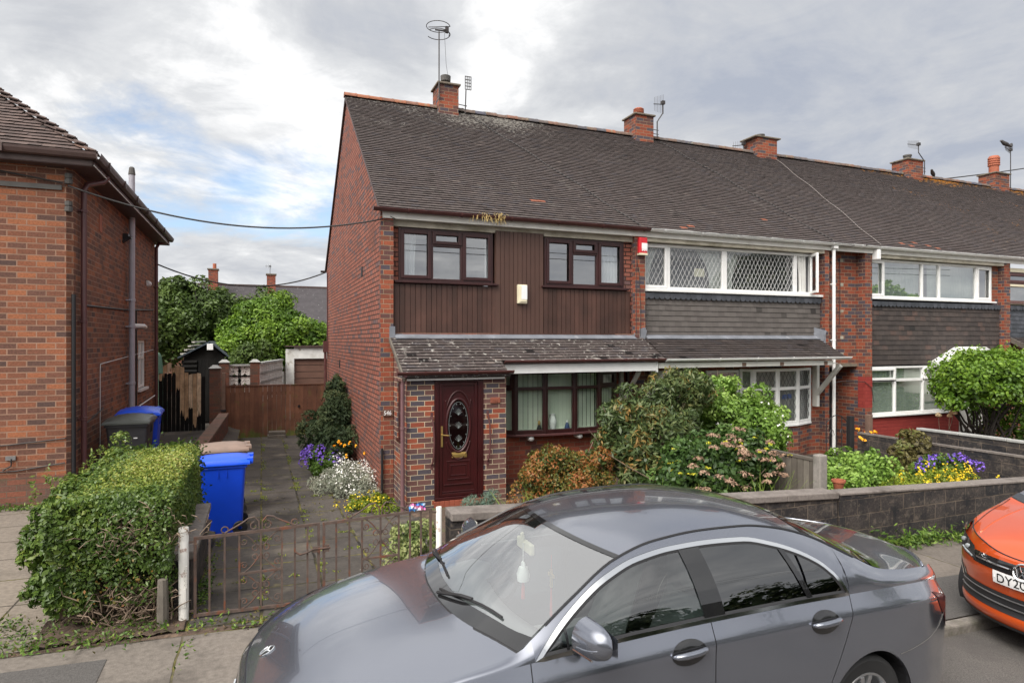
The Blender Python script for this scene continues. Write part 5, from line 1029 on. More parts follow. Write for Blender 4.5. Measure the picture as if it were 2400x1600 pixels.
# ------------------------------------------------------------------ front walls
def wall_run(mb, cop, pts, th, H, base_drop, coph=0.085, over=0.03, copseg=0.9):
    for (x0, y0, zt0), (x1, y1, zt1) in zip(pts[:-1], pts[1:]):
        a = Vector((x0, y0, 0)); b = Vector((x1, y1, 0)); d = (b - a).normalized(); n = Vector((d.y, -d.x, 0)); up = Vector((0, 0, 1))
        p = [a, b, b - n * th, a - n * th]
        z = [zt0 - coph, zt1 - coph, zt1 - coph, zt0 - coph]
        mb.hexa([q + up * (zz - H - base_drop) for q, zz in zip(p, z)] + [q + up * zz for q, zz in zip(p, z)])
        L = (b - a).length; k = max(1, round(L / copseg))
        for i in range(k):
            u0, u1 = i / k * L + 0.003, (i + 1) / k * L - 0.003; j = random.uniform(-0.004, 0.004)
            pp = [a + d * u0 + n * over, a + d * u1 + n * over, a + d * u1 - n * (th + over), a + d * u0 - n * (th + over)]; f = lambda u: zt0 + (zt1 - zt0) * u / L + j
            cop.hexa([q + up * (f(u) - coph + 0.002) for q, u in zip(pp, (u0, u1, u1, u0))] + [q + up * (f(u) - (0.008 if e else 0)) for q, u, e in zip(pp, (u0, u1, u1, u0), (1, 1, 0, 0))])
FW1 = thing('garden_wall', 'dark block garden wall with thick coping behind the grey car', 'wall', (4.5, 6.25, 0.0), 'front garden walls'); a = MB(); c = MB()
wall_run(a, c, [(1.83, 6.30, 0.82), (7.27, 6.27, 0.56)], 0.20, 0.75, 0.3, 0.095, 0.035); a.build('blockwork', 'block_wall', FW1); c.build('coping', 'coping', FW1, bevel=0.012)
FW2 = thing('garden_wall', 'dark block garden wall with thin coping beside the orange car and yellow flowers', 'wall', (10, 6.25, -0.1), 'front garden walls'); a = MB(); c = MB()
wall_run(a, c, [(7.31, 6.26, 0.535), (14.5, 6.24, 0.265)], 0.20, 0.75, 0.3, 0.045, 0.012, 1.4); a.build('blockwork', 'block_wall', FW2); c.build('coping', 'coping', FW2, bevel=0.010)
SW1 = thing('garden_wall', 'low dark block wall with thin weathered coping behind the yellow and purple flowers', 'wall', (12.6, 8.5, 0.0), 'front garden walls'); a = MB(); c = MB()
wall_run(a, c, [(12.42, 6.5, 0.60), (12.55, 10.2, 0.56)], 0.10, 0.7, 0.3, 0.04, 0.012, 1.2); a.build('blockwork', 'block_wall', SW1); c.build('coping', 'coping', SW1)
SW2 = thing('garden_wall', 'dark block wall with smooth pale grey capping beyond the red roses', 'wall', (13.2, 8.5, 0.0), 'front garden walls'); a = MB(); c = MB()
wall_run(a, c, [(12.95, 6.5, 0.80), (13.10, 9.2, 0.755)], 0.12, 0.8, 0.3, 0.055, 0.02, 1.0); a.build('blockwork', 'block_wall', SW2); c.build('coping', 'coping_pale', SW2, bevel=0.01)
o = MB().box(13.32, 13.44, 10.6, 10.72, -0.3, 0.86).build('post', 'timber_post', None, bevel=0.01); tag(o, 'brown wooden post at the foot of the brick pier by the passage', 'post')
# low stub wall beside the drive, under the hedge
SB = thing('stub_wall', 'short low concrete wall between hedge and drive gate', 'wall', (-0.65, 7.3, 0.0)); a = MB(); c = MB()
a.box(-0.74, -0.60, 6.45, 8.32, -0.3, 0.585); k = 0
for i in range(4): c.box(-0.77, -0.56, 6.45 + i * 0.47 + 0.004, 6.45 + (i + 1) * 0.47 - 0.004, 0.587, 0.665)
a.build('blockwork', 'block_wall', SB); c.build('coping', 'coping', SB, bevel=0.012)
# brick boundary wall further back
BW = thing('boundary_wall', 'old low brick wall running back from the bins to the brown gate', 'wall', (-1.2, 16, 0.0)); a = MB(); c = MB()
def bxl(y): return -1.36 + 0.0 * y + (y - 11) * 0.024
rows = []
a.hexa([(bxl(11.3), 11.3, -0.5), (bxl(11.3) + 0.24, 11.3, -0.5), (bxl(20.2) + 0.24, 20.2, -0.6), (bxl(20.2), 20.2, -0.6), (bxl(11.3), 11.3, 0.40), (bxl(11.3) + 0.24, 11.3, 0.40), (bxl(20.2) + 0.24, 20.2, 0.40), (bxl(20.2), 20.2, 0.40)])
y = 11.28
while y < 20.2:
    c.hexa([(bxl(y) - 0.01, y, 0.402), (bxl(y) + 0.25, y, 0.402), (bxl(y) + 0.25, y + 0.105, 0.402), (bxl(y) - 0.01, y + 0.105, 0.402), (bxl(y) - 0.01, y, 0.485), (bxl(y) + 0.25, y, 0.485), (bxl(y) + 0.25, y + 0.105, 0.485), (bxl(y) - 0.01, y + 0.105, 0.485)]); y += 0.112
a.build('brickwork', 'brick_wall_old', BW)
M('coping_brick', ramp=[(0, (0.20, 0.10, 0.07)), (0.6, (0.15, 0.09, 0.07)), (1, (0.11, 0.085, 0.06))], rough=0.9, var=0.25, vscale=10, stains=[((0.09, 0.09, 0.04), 3, 0.58, 0.75)])
c.build('coping', 'coping_brick', BW)

# ------------------------------------------------------------------ wrought iron drive gates
M('rust_iron', ramp=[(0, (0.085, 0.058, 0.048)), (0.6, (0.105, 0.073, 0.060)), (1, (0.075, 0.048, 0.038))], rough=0.85, var=0.3, vscale=15, stains=[((0.17, 0.055, 0.025), 7, 0.53, 0.66), ((0.30, 0.24, 0.19), 5, 0.66, 0.76)])
M('rust_white', (0.74, 0.72, 0.68), rough=0.6, var=0.08, stains=[((0.22, 0.075, 0.03), 5.5, 0.57, 0.63), ((0.45, 0.30, 0.2), 8, 0.60, 0.68)])
def spiral(cx, cz, r, a0, turns, sgn, y, n=18, k=0.25):
    return [(cx + r * (1 - (1 - k) * t / n) * math.cos(a0 + sgn * turns * 2 * math.pi * t / n), y, cz + r * (1 - (1 - k) * t / n) * math.sin(a0 + sgn * turns * 2 * math.pi * t / n)) for t in range(n + 1)]
def gate_leaf(x0, x1, zb0, zb1, zt0, zt1, y, fr, label, hinge):
    t = thing('drive_gate', label, 'gate', (x0 if hinge < 0 else x1, y, zb0), 'pair of drive gates'); L = x1 - x0
    zb = lambda x: zb0 + (zb1 - zb0) * (x - x0) / L
    zt = lambda x: zt0 + (zt1 - zt0) * (x - x0) / L
    f = MB(); f.beam((x0, y, zt0), (x1, y, zt1), 0.022, 0.026); f.beam((x0, y, zb0), (x1, y, zb1), 0.022, 0.026)
    for x in (x0 + 0.012, x1 - 0.012): f.beam((x, y, zb(x) - 0.02), (x, y, zt(x) + 0.012), 0.024, 0.024, up=(0, 1, 0))
    f.build('frame', 'rust_iron', t)
    b = MB()
    for q in fr:
        x = x0 + q * L; b.beam((x, y, zb(x)), (x, y, zt(x)), 0.017, 0.017, up=(0, 1, 0))
    xa, xb = x0 + fr[2] * L, x0 + fr[4] * L; xm = x0 + fr[3] * L; zm = (zb(xm) + zt(xm)) / 2 - 0.02
    b.beam((xa, y, zm), (xb, y, zm), 0.018, 0.02); b.build('bars', 'rust_iron', t)
    s = MB(); r = 0.006; hw = (xb - xa) / 2
    for sg in (1, -1):
        xe = xm + sg * hw
        for (z0, z1) in ((zb(xm) + 0.015, zm), (zm, zt(xm) - 0.01)):
            h = z1 - z0
            # C scrolls on the outer bars, S curves meeting on the centre bar
            for zc, up in ((z1, -1), (z0, 1)):
                pts = [(xe - sg * hw * (1 - math.cos(a)) * 0.98, y, zc + up * h * 0.46 * math.sin(a)) for a in np.linspace(0.0, math.pi / 2, 10)]
                pts = [(xe - sg * 0.008, y, zc + up * 0.012)] + [(xe - sg * (0.008 + (hw - 0.014) * u), y, zc + up * h * 0.44 * (u ** 1.7)) for u in np.linspace(0.12, 1, 9)]
                s.tube(pts, r, 5)
                s.tube(spiral(xe - sg * 0.040, zc + up * h * 0.20, 0.034, 0 if sg > 0 else math.pi, 1.25, up * sg, y), r * 0.85, 5)
                s.tube([(xe - sg * 0.006, y, zc + up * 0.01), (xe - sg * 0.006, y, zc + up * h * 0.20)], r, 5)
            s.tube(spiral(xm + sg * 0.045, z0 + h * 0.60, 0.040, math.pi if sg > 0 else 0, 1.2, -sg, y), r * 0.85, 5)
            s.tube(spiral(xm + sg * 0.045, z0 + h * 0.40, 0.040, math.pi if sg > 0 else 0, 1.2, sg, y), r * 0.85, 5)
    s.build('scrollwork', 'rust_iron', t)
    c = MB(); xl, xr = x0 + fr[1] * L, x0 + fr[5] * L
    for sg, xe in ((-1, xl), (1, xr)):
        W_ = abs(xe - xm) - 0.05
        pts = [(xm + sg * (0.012 + 0.0), y, zt(xm) + 0.02), (xm + sg * 0.015, y, zt(xm) + 0.09), (xm + sg * 0.055, y, zt(xm) + 0.135), (xm + sg * 0.11, y, zt(xm) + 0.125)] + [(xm + sg * (0.11 + W_ * u * 0.75), y, zt(xm + sg * W_ * u) + 0.125 - 0.105 * (u ** 0.85)) for u in np.linspace(0.15, 1, 7)]
        c.tube(pts, 0.0075, 6)
        c.tube(spiral(xm + sg * 0.055, zt(xm) + 0.05, 0.042, R(90), 0.9, -sg, y), 0.006, 5)
        c.tube(spiral(xe, zt(xe) + 0.045, 0.032, R(-90), 1.0, -sg, y, k=0.8), 0.006, 5)
    c.build('crest', 'rust_iron', t)
    hh = MB(); xh = x0 if hinge < 0 else x1
    for z in (zb(xh) + 0.04, zt(xh) - 0.03): hh.tube([(xh, y, z), (xh + hinge * 0.07, y, z)], 0.012, 5)
    hh.build('hinges', 'rust_iron', t); return t
FRL = (0.118, 0.233, 0.346, 0.515, 0.684, 0.79, 0.895)
g1 = gate_leaf(-0.565, 0.525, 0.135, 0.10, 0.825, 0.840, 6.30, FRL, 'left leaf of the rusty scrolled drive gates, hung on the white post by the hedge', -1)
g2 = gate_leaf(0.55, 1.63, 0.10, 0.06, 0.838, 0.872, 6.30, FRL, 'right leaf of the rusty scrolled drive gates, partly behind the car bonnet', 1)
lt = MB(); lt.tube([(0.30, 6.285, 0.60), (0.34, 6.275, 0.575), (0.40, 6.275, 0.585), (0.47, 6.28, 0.61), (0.62, 6.28, 0.605)], 0.010, 5); lt.box(0.455, 0.525, 6.278, 6.292, 0.575, 0.63); lt.box(0.565, 0.61, 6.278, 6.292, 0.57, 0.635)
lt.build('latch', 'rust_iron', g1)
def gate_post(x, y, z0, z1, r, label, plate):
    t = thing('gate_post', label, 'post', (x, y, z0), 'white drive gate posts'); MB().lathe([(r, -0.2), (r, z1 - z0), (r * 0.93, z1 - z0 + 0.004), (r * 0.9, z1 - z0 - 0.05), (0.001, z1 - z0 - 0.05)], (x, y, z0), 16).build('tube', 'rust_white', t, smooth=True, autos=40)
    if plate:
        p = MB(); p.box(x + r * 0.3, x + r * 0.75, y - r * 1.15, y - r * 0.9, z0 + 0.30, z0 + 0.50); p.box(x + r * 0.1, x + r * 0.6, y - r * 1.12, y - r * 0.9, z0 + 0.13, z0 + 0.30); pp = p.build('lock_plate', 'rust_white', t, bevel=0.004); h = MB()
        for q in (0.335, 0.37, 0.41, 0.46): h.lathe([(0.011, 0), (0.011, 0.004), (0.001, 0.004)], (x + r * 0.52, y - r * 1.2, z0 + q), 8, 'y')
        h.build('bolt_holes', 'black_metal', pp)
    return t
gate_post(-0.645, 6.30, 0.10, 0.93, 0.042, 'thick white gate post with rust and lock plate beside the hedge', True)
gate_post(1.705, 6.30, 0.02, 0.885, 0.030, 'slim white rusted gate post at the end of the block wall', False)
pk = thing('packet', 'crumpled blue and pink packet resting on the top rail of the drive gate', 'packet', (1.46, 6.3, 0.86))
M('packet_print', ramp=[(0, (0.05, 0.16, 0.55)), (0.3, (0.08, 0.32, 0.62)), (0.45, (0.75, 0.75, 0.8)), (0.7, (0.72, 0.2, 0.42)), (1, (0.55, 0.1, 0.35))], rough=0.25, var=0.4, vscale=25)
p = MB(); n = 7
for i in range(n):
    for j in range(3):
        xa = 1.39 + i * 0.024; za = 0.875 + j * 0.024 + 0.004 * math.sin(i * 2.1); f = lambda a, b: 6.285 + 0.012 * math.sin(a * 150 + b * 90)
        p.face([(xa, f(xa, za), za), (xa + 0.024, f(xa + 0.024, za), za + 0.002), (xa + 0.024, f(xa + 0.024, za + 0.024), za + 0.026), (xa, f(xa, za + 0.024), za + 0.024)], (i * 0.13 + j * 0.31) % 1)
p.face([(1.39, 6.285, 0.947), (1.56, 6.285, 0.953), (1.555, 6.33, 0.94), (1.395, 6.33, 0.935)], 0.4)
p.build('wrapper', 'packet_print', pk)
stk = MB().lathe([(0.045, -0.1), (0.048, 0.2), (0.04, 0.43), (0.001, 0.44)], (-0.80, 6.22, 0.09), 9).build('stake', 'timber_grey', None); tag(stk, 'rotting grey wooden stake at the front corner of the clipped hedge', 'stake')

# ------------------------------------------------------------------ garden fence and pot
FN = thing('garden_fence', 'weathered grey board fence with concrete end post between the front gardens', 'fence', (7.7, 8.0, -0.1)); a = MB(); y = 6.98
while y < 9.4:
    a.box(7.655 + random.uniform(-0.006, 0.006), 7.68, y, y + 0.103, -0.25, 0.80 + 0.0 * y + random.uniform(-0.006, 0.006)); y += 0.117
a.box(7.685, 7.73, 6.9, 9.4, 0.5, 0.59); a.box(7.685, 7.73, 6.9, 9.4, 0.0, 0.09); a.build('boards', 'timber_grey', FN); MB().box(7.64, 7.72, 6.95, 9.4, 0.81, 0.85).build('cap_rail', 'timber_grey', FN)
for (yy, zt_) in ((6.82, 0.93), (8.75, 0.95)):
    MB().hexa([(7.57, yy, -0.3), (7.72, yy, -0.3), (7.72, yy + 0.14, -0.3), (7.57, yy + 0.14, -0.3), (7.57, yy, zt_), (7.72, yy, zt_), (7.72, yy + 0.14, zt_), (7.57, yy + 0.14, zt_)]).build('post', 'concrete_post', FN, bevel=0.02)
pot = thing('plant_pot', 'terracotta plant pot on a pedestal in the green garden bed', 'pot', (8.55, 7.35, 0.0)); MB().lathe([(0.05, 0), (0.045, 0.10), (0.03, 0.14), (0.06, 0.2), (0.09, 0.33), (0.105, 0.335), (0.105, 0.37), (0.085, 0.37), (0.08, 0.32)], (8.55, 7.35, 0.02), 14).build('pot', 'terracotta', pot, smooth=True, autos=40)

# ------------------------------------------------------------------ back of the drive
BG = thing('side_gate', 'brown stained close boarded timber gate across the end of the drive', 'gate', (0.4, 21.2, -0.45)); a = MB(); x = -1.02
while x < 1.93: a.box(x, x + 0.128, 21.2 + random.uniform(0, 0.012), 21.24, -0.43, 1.19 + (0.012 if x > 0.95 else 0)); x += 0.134
a.box(-1.02, 1.94, 21.24, 21.29, 0.9, 1.0); a.build('boards', 'gate_timber', BG)
MB().box(-1.02, 1.95, 21.19, 21.26, 1.195, 1.225).build('top_rail', 'gate_timber', BG); MB().box(-1.12, -1.03, 21.15, 21.28, -0.45, 1.62).build('post', 'timber_post', BG)
h = MB(); h.lathe([(0.04, 0), (0.045, 0.02), (0.001, 0.02)], (1.12, 21.17, 0.52), 8, 'y'); h.box(-1.25, -1.0, 21.1, 21.15, 0.44, 0.50); h.build('latch', 'black_metal', BG)
o = MB().box(0.18, 0.72, 20.75, 21.1, -0.42, -0.31).box(0.21, 0.70, 20.77, 21.08, -0.308, -0.21).build('sleeper_blocks', 'timber_grey', None, bevel=0.02); tag(o, 'two stacked weathered sleepers lying before the brown timber gate', 'blocks')
for i, (px, py, zt_, lb) in enumerate(((-1.27, 20.45, 1.80, 'brick pier with pale cap between black gate and brown gate'), (-0.19, 21.65, 1.93, 'brick pier with pale cap in the middle of the pierced block wall'), (-1.08, 21.65, 1.93, 'brick pier with pale cap at the left end of the pierced block wall'))):
    t = thing('gate_pier', lb, 'pier', (px, py, -0.4), 'brick piers at the back'); MB().box(px - 0.14, px + 0.14, py - 0.14, py + 0.14, -0.5, zt_).build('shaft', 'brick_wall_old', t)
    MB().hexa([(px - 0.17, py - 0.17, zt_), (px + 0.17, py - 0.17, zt_), (px + 0.17, py + 0.17, zt_), (px - 0.17, py + 0.17, zt_), (px - 0.06, py - 0.06, zt_ + 0.09), (px + 0.06, py - 0.06, zt_ + 0.09), (px + 0.06, py + 0.06, zt_ + 0.09), (px - 0.06, py + 0.06, zt_ + 0.09)]).build('cap', 'coping_pale', t)
M('screen_block', (0.72, 0.68, 0.64), rough=0.9, var=0.15, stains=[((0.5, 0.46, 0.42), 3, 0.55, 0.75)])
def pierced(label, A, B, z0, rows, n):
    """wall of square blocks pierced by an eight-petalled pattern"""
    t = thing('pierced_wall', label, 'wall', ((A[0] + B[0]) / 2, (A[1] + B[1]) / 2, z0), 'pierced screen block walls'); A = Vector((*A, 0)); B = Vector((*B, 0)); d = (B - A); L = d.length / n; d.normalize(); nn = Vector((d.y, -d.x, 0)); mb = MB(); H = 0.3
    for r in range(rows):
        for k in range(n):
            o_ = A + d * (k * L) + Vector((0, 0, z0 + r * H)); c_ = o_ + d * L / 2 + Vector((0, 0, H / 2)); up = Vector((0, 0, 1))
            for p0, p1 in ((o_, o_ + d * L), (o_ + up * H, o_ + d * L + up * H)): mb.beam(p0, p1, 0.09, 0.03)
            for p0 in (o_, o_ + d * L): mb.beam(p0, p0 + up * H, 0.09, 0.03, up=nn)
            for q in range(4):
                a = R(45 + q * 90); e = c_ + d * (L * 0.47 * math.copysign(1, math.cos(a))) + up * (H * 0.47 * math.copysign(1, math.sin(a))); mb.beam(c_, e, 0.08, 0.022, up=nn)
                for s_ in (-1, 1):   # petals
                    pts = []
                    for u in np.linspace(0, 1, 5):
                        p = c_.lerp(e, u); off = Vector((0, 0, 0)) + (d * (-(e - c_).dot(up)) + up * ((e - c_).dot(d))).normalized() * s_ * 0.055 * math.sin(math.pi * u); pts.append(p + off)
                    mb.tube(pts, 0.019, 4, cap=False)
    mb.build('blocks', 'screen_block', t); c = MB(); c.beam(A + Vector((0, 0, z0 + rows * H + 0.035)), B + Vector((0, 0, z0 + rows * H + 0.035)), 0.16, 0.05); c.build('coping', 'coping_pale', t)
pierced('white pierced block wall panel between the two brick piers', (-0.95, 21.65), (-0.33, 21.65), 0.90, 3, 2)
pierced('white pierced block wall panel running back towards the garage', (-0.05, 21.7), (0.72, 25.2), 0.66, 4, 11)
MB().box(-0.98, 0.0, 21.6, 21.7, -0.5, 0.88).build('x', 'brick_wall_old', bpy.data.objects['pierced_wall']).name = 'footing'
gg = thing('garage', 'garage with peeling white surround and brown panelled door at the back', 'garage', (2.0, 25.3, -0.4)); a = MB(); a.box(0.86, 1.16, 25.2, 25.4, -0.4, 2.30); a.box(1.16, 3.9, 25.2, 25.4, 1.93, 2.38); a.box(3.6, 3.9, 25.2, 25.4, -0.4, 1.93); a.box(0.9, 3.85, 25.4, 31, -0.4, 2.2)
M('white_render', (0.68, 0.68, 0.66), rough=0.8, var=0.12, stains=[((0.30, 0.26, 0.20), 4, 0.60, 0.68), ((0.45, 0.43, 0.38), 2, 0.5, 0.75)])
a.build('surround', 'white_render', gg); d_ = MB()
for k in range(9): d_.box(1.16, 3.6, 25.30, 25.36, -0.35 + k * 0.255, -0.35 + k * 0.255 + 0.235)
M('garage_brown', (0.14, 0.075, 0.055), rough=0.5, var=0.12)
d_.build('door', 'garage_brown', gg); MB().box(0.84, 3.95, 25.1, 31, 2.38, 2.42).build('roof', 'gutter_old', gg)
# black peeling gate
M('gate_black', ramp=[(0, (0.009, 0.009, 0.009)), (1, (0.014, 0.013, 0.012))], spec=0.2, rough=0.9, var=0.3)
M('bare_wood', ramp=[(0, (0.42, 0.27, 0.15)), (0.5, (0.58, 0.41, 0.25)), (1, (0.68, 0.54, 0.38))], rough=0.9, var=0.35, vscale=6, stains=[((0.15, 0.085, 0.04), 6, 0.55, 0.72, (12, 12, 0.8))])
PG = thing('side_gate', 'black timber gate with big patches of peeled bare wood between house and pier', 'gate', (-2.0, 19.3, 0.15)); a = MB(); w = MB()
NB = 11; bwid = (2.58 - 1.44) / NB; tops = [1.72, 1.95, 2.0, 1.9, 1.92, 1.90, 1.72, 1.70, 1.72, 1.71, 1.62]
peel = [(1.62, 1.80), (1.72, 9), (1.80, 9), (1.70, 9), (1.30, 9), (0.62, 9), (0.50, 9), (0.85, 9), (0.34, 9), (0.60, 9), (1.45, 1.45)]
for i in range(NB):
    x0 = -2.58 + i * bwid; x1 = x0 + bwid - 0.006; zt_ = tops[i]; a.box(x0, x1, 19.30, 19.33, 0.13, min(zt_, 1.72)); p0, p1 = peel[i]; p1 = min(p1, zt_)
    if p1 - p0 > 0.02: # torn lower edge
        k = 4; xs = np.linspace(x0 + 0.001, x1 - 0.001, k + 1); low = [p0 + random.uniform(-0.14, 0.10) for _ in xs]
        poly = [(x, z) for x, z in zip(xs, low)] + [(x1 - 0.001, p1 + random.uniform(-0.02, 0.02)), (x0 + 0.001, p1 + random.uniform(-0.05, 0.02))]
        w.prism(poly, 'y', 19.292, 19.299 if zt_ <= 1.73 else 19.32)
a.build('boards', 'gate_black', PG); w.build('peeled_wood', 'bare_wood', PG)
sh = thing('garden_shed', 'small black log lap shed with gable roof beyond the peeling gate', 'shed', (-1.95, 26, -0.4)); a = MB(); X0, X1, Y0, Y1 = -2.56, -1.18, 25.0, 27.4
for k in range(14): a.tube([(X0, Y0, -0.3 + k * 0.165), (X0, Y1, -0.3 + k * 0.165)], 0.085, 6); a.tube([(X0, Y0 + 0.02, -0.3 + k * 0.165), (X0 + 0.42, Y0 + 0.02, -0.3 + k * 0.165)], 0.083, 6)
a.prism([(X0, -0.4), (X1, -0.4), (X1, 2.0), (-1.74, 2.48), (X0, 2.02)], 'y', Y0 + 0.05, Y1); a.build('walls', 'gate_black', sh)
d_ = MB()
for k in range(8): d_.box(-2.1 + k * 0.115, -1.99 + k * 0.115, Y0, Y0 + 0.05, -0.3, 1.95)
d_.build('door', 'gate_black', sh); rf = MB(); rf.hexa([(X0 - 0.18, Y0 - 0.15, 1.98), (-1.72, Y0 - 0.15, 2.54), (-1.72, Y1 + 0.1, 2.54), (X0 - 0.18, Y1 + 0.1, 1.98), (X0 - 0.18, Y0 - 0.15, 2.03), (-1.72, Y0 - 0.15, 2.60), (-1.72, Y1 + 0.1, 2.60), (X0 - 0.18, Y1 + 0.1, 2.03)]); rf.hexa([(-1.72, Y0 - 0.15, 2.54), (X1 + 0.12, Y0 - 0.15, 1.98), (X1 + 0.12, Y1 + 0.1, 1.98), (-1.72, Y1 + 0.1, 2.54), (-1.72, Y0 - 0.15, 2.60), (X1 + 0.12, Y0 - 0.15, 2.03), (X1 + 0.12, Y1 + 0.1, 2.03), (-1.72, Y1 + 0.1, 2.60)])
M('felt_blue', (0.05, 0.065, 0.08), rough=0.9, var=0.25)
rf.build('roof', 'felt_blue', sh); pl = MB()
for k in range(4): pl.beam((X0 - 0.05 + k * 0.12, Y0 - 0.1, 2.14 + k * 0.14), (X0 + 0.2 + k * 0.12, Y0 + 1.5, 2.16 + k * 0.14), 0.10, 0.05)
o = pl.build('plank_pile', 'timber_bracket', None); tag(o, 'loose pale planks lying on the black shed roof', 'planks')
MB().box(-1.80, -1.60, Y0 - 0.19, Y0 - 0.15, 2.28, 2.50).build('house_sign', 'white_clean', sh, bevel=0.01)
M('tarp_green', (0.10, 0.20, 0.14), rough=0.6, var=0.2)
o = MB().hexa([(-3.9, 22.9, -0.4), (-2.85, 22.9, -0.4), (-2.85, 24.2, -0.4), (-3.9, 24.2, -0.4), (-3.7, 23.0, 2.35), (-3.12, 23.0, 2.2), (-3.12, 24.0, 2.2), (-3.7, 24.0, 2.35)]).build('garden_canopy', 'tarp_green', None, bevel=0.1); tag(o, 'green garden cover behind the peeling black gate', 'canopy')
# far house
RH = thing('rear_house', 'far terrace roof with speckled dark slates and two brick chimneys above the trees', 'house', (2, 46, -0.4)); MB().box(-14, 26, 42, 52, -0.5, 3.2).build('wall', 'brick_wall_old', RH)
M('roof_far', (0.052, 0.046, 0.05), rough=0.85, var=0.2, vscale=3, stains=[((0.42, 0.42, 0.42), 7.5, 0.655, 0.69)])
rr = MB().face([(-14, 41.5, 3.1), (26, 41.5, 3.1), (26, 47, 6.42), (-14, 47, 6.42)]).face([(26, 52.5, 3.1), (-14, 52.5, 3.1), (-14, 47, 6.42), (26, 47, 6.42)]).build('roof', 'roof_far', RH); MB().box(-14, 26, 46.9, 47.1, 6.38, 6.50).build('ridge', 'gutter_old', rr)
for xc, zt_, w_ in ((-2.93, 7.25, 0.55), (0.62, 7.05, 0.55)):
    MB().box(xc - w_ / 2, xc + w_ / 2, 45.2, 45.9, 5.0, zt_).build('chimney', 'brick_red_plain', rr); MB().box(xc - w_ / 2 - 0.06, xc + w_ / 2 + 0.06, 45.14, 45.96, zt_, zt_ + 0.08).build('chimney_cap', 'concrete_cap', rr); MB().box(xc - w_ / 2 - 0.05, xc + w_ / 2 + 0.05, 45.1, 45.2, 5.0, 5.6).build('flashing', 'lead_flashing', rr)
MB().lathe([(0.11, 0), (0.11, 0.35), (0.001, 0.35)], (-2.85, 45.5, 7.33), 8).build('chimney_pot', 'terracotta', rr)
aerial('tv_aerial', 0.55, 45.5, 7.1, 'yagi', 'tiny aerial on the right chimney of the far house', h=0.55, boom=0.3, n=3, hub=True)

# ------------------------------------------------------------------ wheelie bins
M('bin_blue', (0.004, 0.058, 0.62), rough=0.42, var=0.10, vscale=3)
M('bin_blue_lid', (0.008, 0.085, 0.74), rough=0.35, var=0.10, vscale=3)
M('bin_brown', (0.235, 0.165, 0.13), rough=0.5, var=0.15)
M('bin_black', (0.028, 0.028, 0.032), rough=0.5, var=0.15)
M('bin_black_lid', (0.05, 0.055, 0.05), rough=0.45, var=0.2)
M('bin_decal', (0.20, 0.24, 0.27), rough=0.6, var=0.3, vscale=20)
def wheelie(x, y, z, az, body, lid, label, decal=False, sc=1.0):
    """240 litre bin; local +x is the hinge side, az turns it about z"""
    t = thing('wheelie_bin', label, 'bin', (x, y, z), 'wheelie bins'); ca, sa = math.cos(R(az)), math.sin(R(az))
    def T(p): return (x + (p[0] * ca - p[1] * sa) * sc, y + (p[0] * sa + p[1] * ca) * sc, z + p[2] * sc)
    def mk(mb): mb.v = [T(p) for p in mb.v]; return mb
    def ring(hx0, hx1, hy, zz, r=0.04, n=4):
        out = []
        for (cx, cy, a0) in ((hx1 - r, hy - r, 0), (hx0 + r, hy - r, 90), (hx0 + r, -hy + r, 180), (hx1 - r, -hy + r, 270)):
            for k in range(n + 1): out.append((cx + r * math.cos(R(a0 + 90 * k / n)), cy + r * math.sin(R(a0 + 90 * k / n)), zz))
        return out
    b = MB(); rows = [ring(-0.20, 0.26, 0.215, 0.02), ring(-0.235, 0.275, 0.235, 0.30), ring(-0.275, 0.295, 0.262, 0.75), ring(-0.305, 0.305, 0.275, 0.93), ring(-0.305, 0.305, 0.275, 0.955), ring(-0.345, 0.335, 0.292, 0.957), ring(-0.345, 0.335, 0.292, 1.005), ring(-0.31, 0.31, 0.26, 1.006)]
    b.grid(rows, 0.5, close=True); b.face(rows[0][::-1], 0.5)
    for q in (-0.05, 0.06): b.box(q, q + 0.012, -0.282, -0.262, 0.83, 0.955, 0.5)
    bo = mk(b).build('body', body, t, smooth=True, autos=35)
    l = MB(); lr = []
    for xx, hz in ((-0.385, 0.0), (-0.38, 0.035), (-0.33, 0.06), (-0.2, 0.075), (0.0, 0.085), (0.2, 0.08), (0.32, 0.06), (0.37, 0.035)):
        row = [(xx, -0.315, 1.0), (xx, -0.312, 1.018 + hz * 0.2)]
        for u in np.linspace(-1, 1, 9): row.append((xx, 0.285 * u, 1.025 + hz * (0.55 + 0.55 * (1 - u * u))))
        row += [(xx, 0.312, 1.018 + hz * 0.2), (xx, 0.315, 1.0)]; lr.append(row)
    l.grid(lr, 0.5); l.face(lr[0], 0.5); l.face(lr[-1][::-1], 0.5)
    l.box(0.33, 0.41, -0.25, -0.10, 1.0, 1.075, 0.5); l.box(0.33, 0.41, 0.10, 0.25, 1.0, 1.075, 0.5); l.tube([(0.395, -0.27, 1.04), (0.395, 0.27, 1.04)], 0.018, 8); l.box(-0.36, -0.28, -0.16, 0.16, 1.03, 1.062, 0.5)
    mk(l).build('lid', lid, t, smooth=True, autos=35)
    for s_ in (-1, 1): mk(MB().lathe([(0.03, -0.025), (0.09, -0.025), (0.10, -0.012), (0.10, 0.012), (0.09, 0.025), (0.03, 0.025)], (0.24, s_ * 0.265, 0.10), 16, 'y')).build('wheel', 'black_plastic', t, smooth=True, autos=35)
    if decal:
        q = MB()
        for (dy, dz, w_, h_) in ((-0.115, 0.78, 0.05, 0.012), (0.02, 0.735, 0.02, 0.03)): q.box(-0.315, -0.309, dy - w_ / 2 - 0.0, dy + w_ / 2, dz, dz + h_)
        mk(q).build('scuff_marks', 'white_clean', bo)
    return t
wheelie(-0.52, 9.98, -0.15, 0, 'bin_blue', 'bin_blue_lid', 'bright blue wheelie bin by the hedge at the side of the drive')
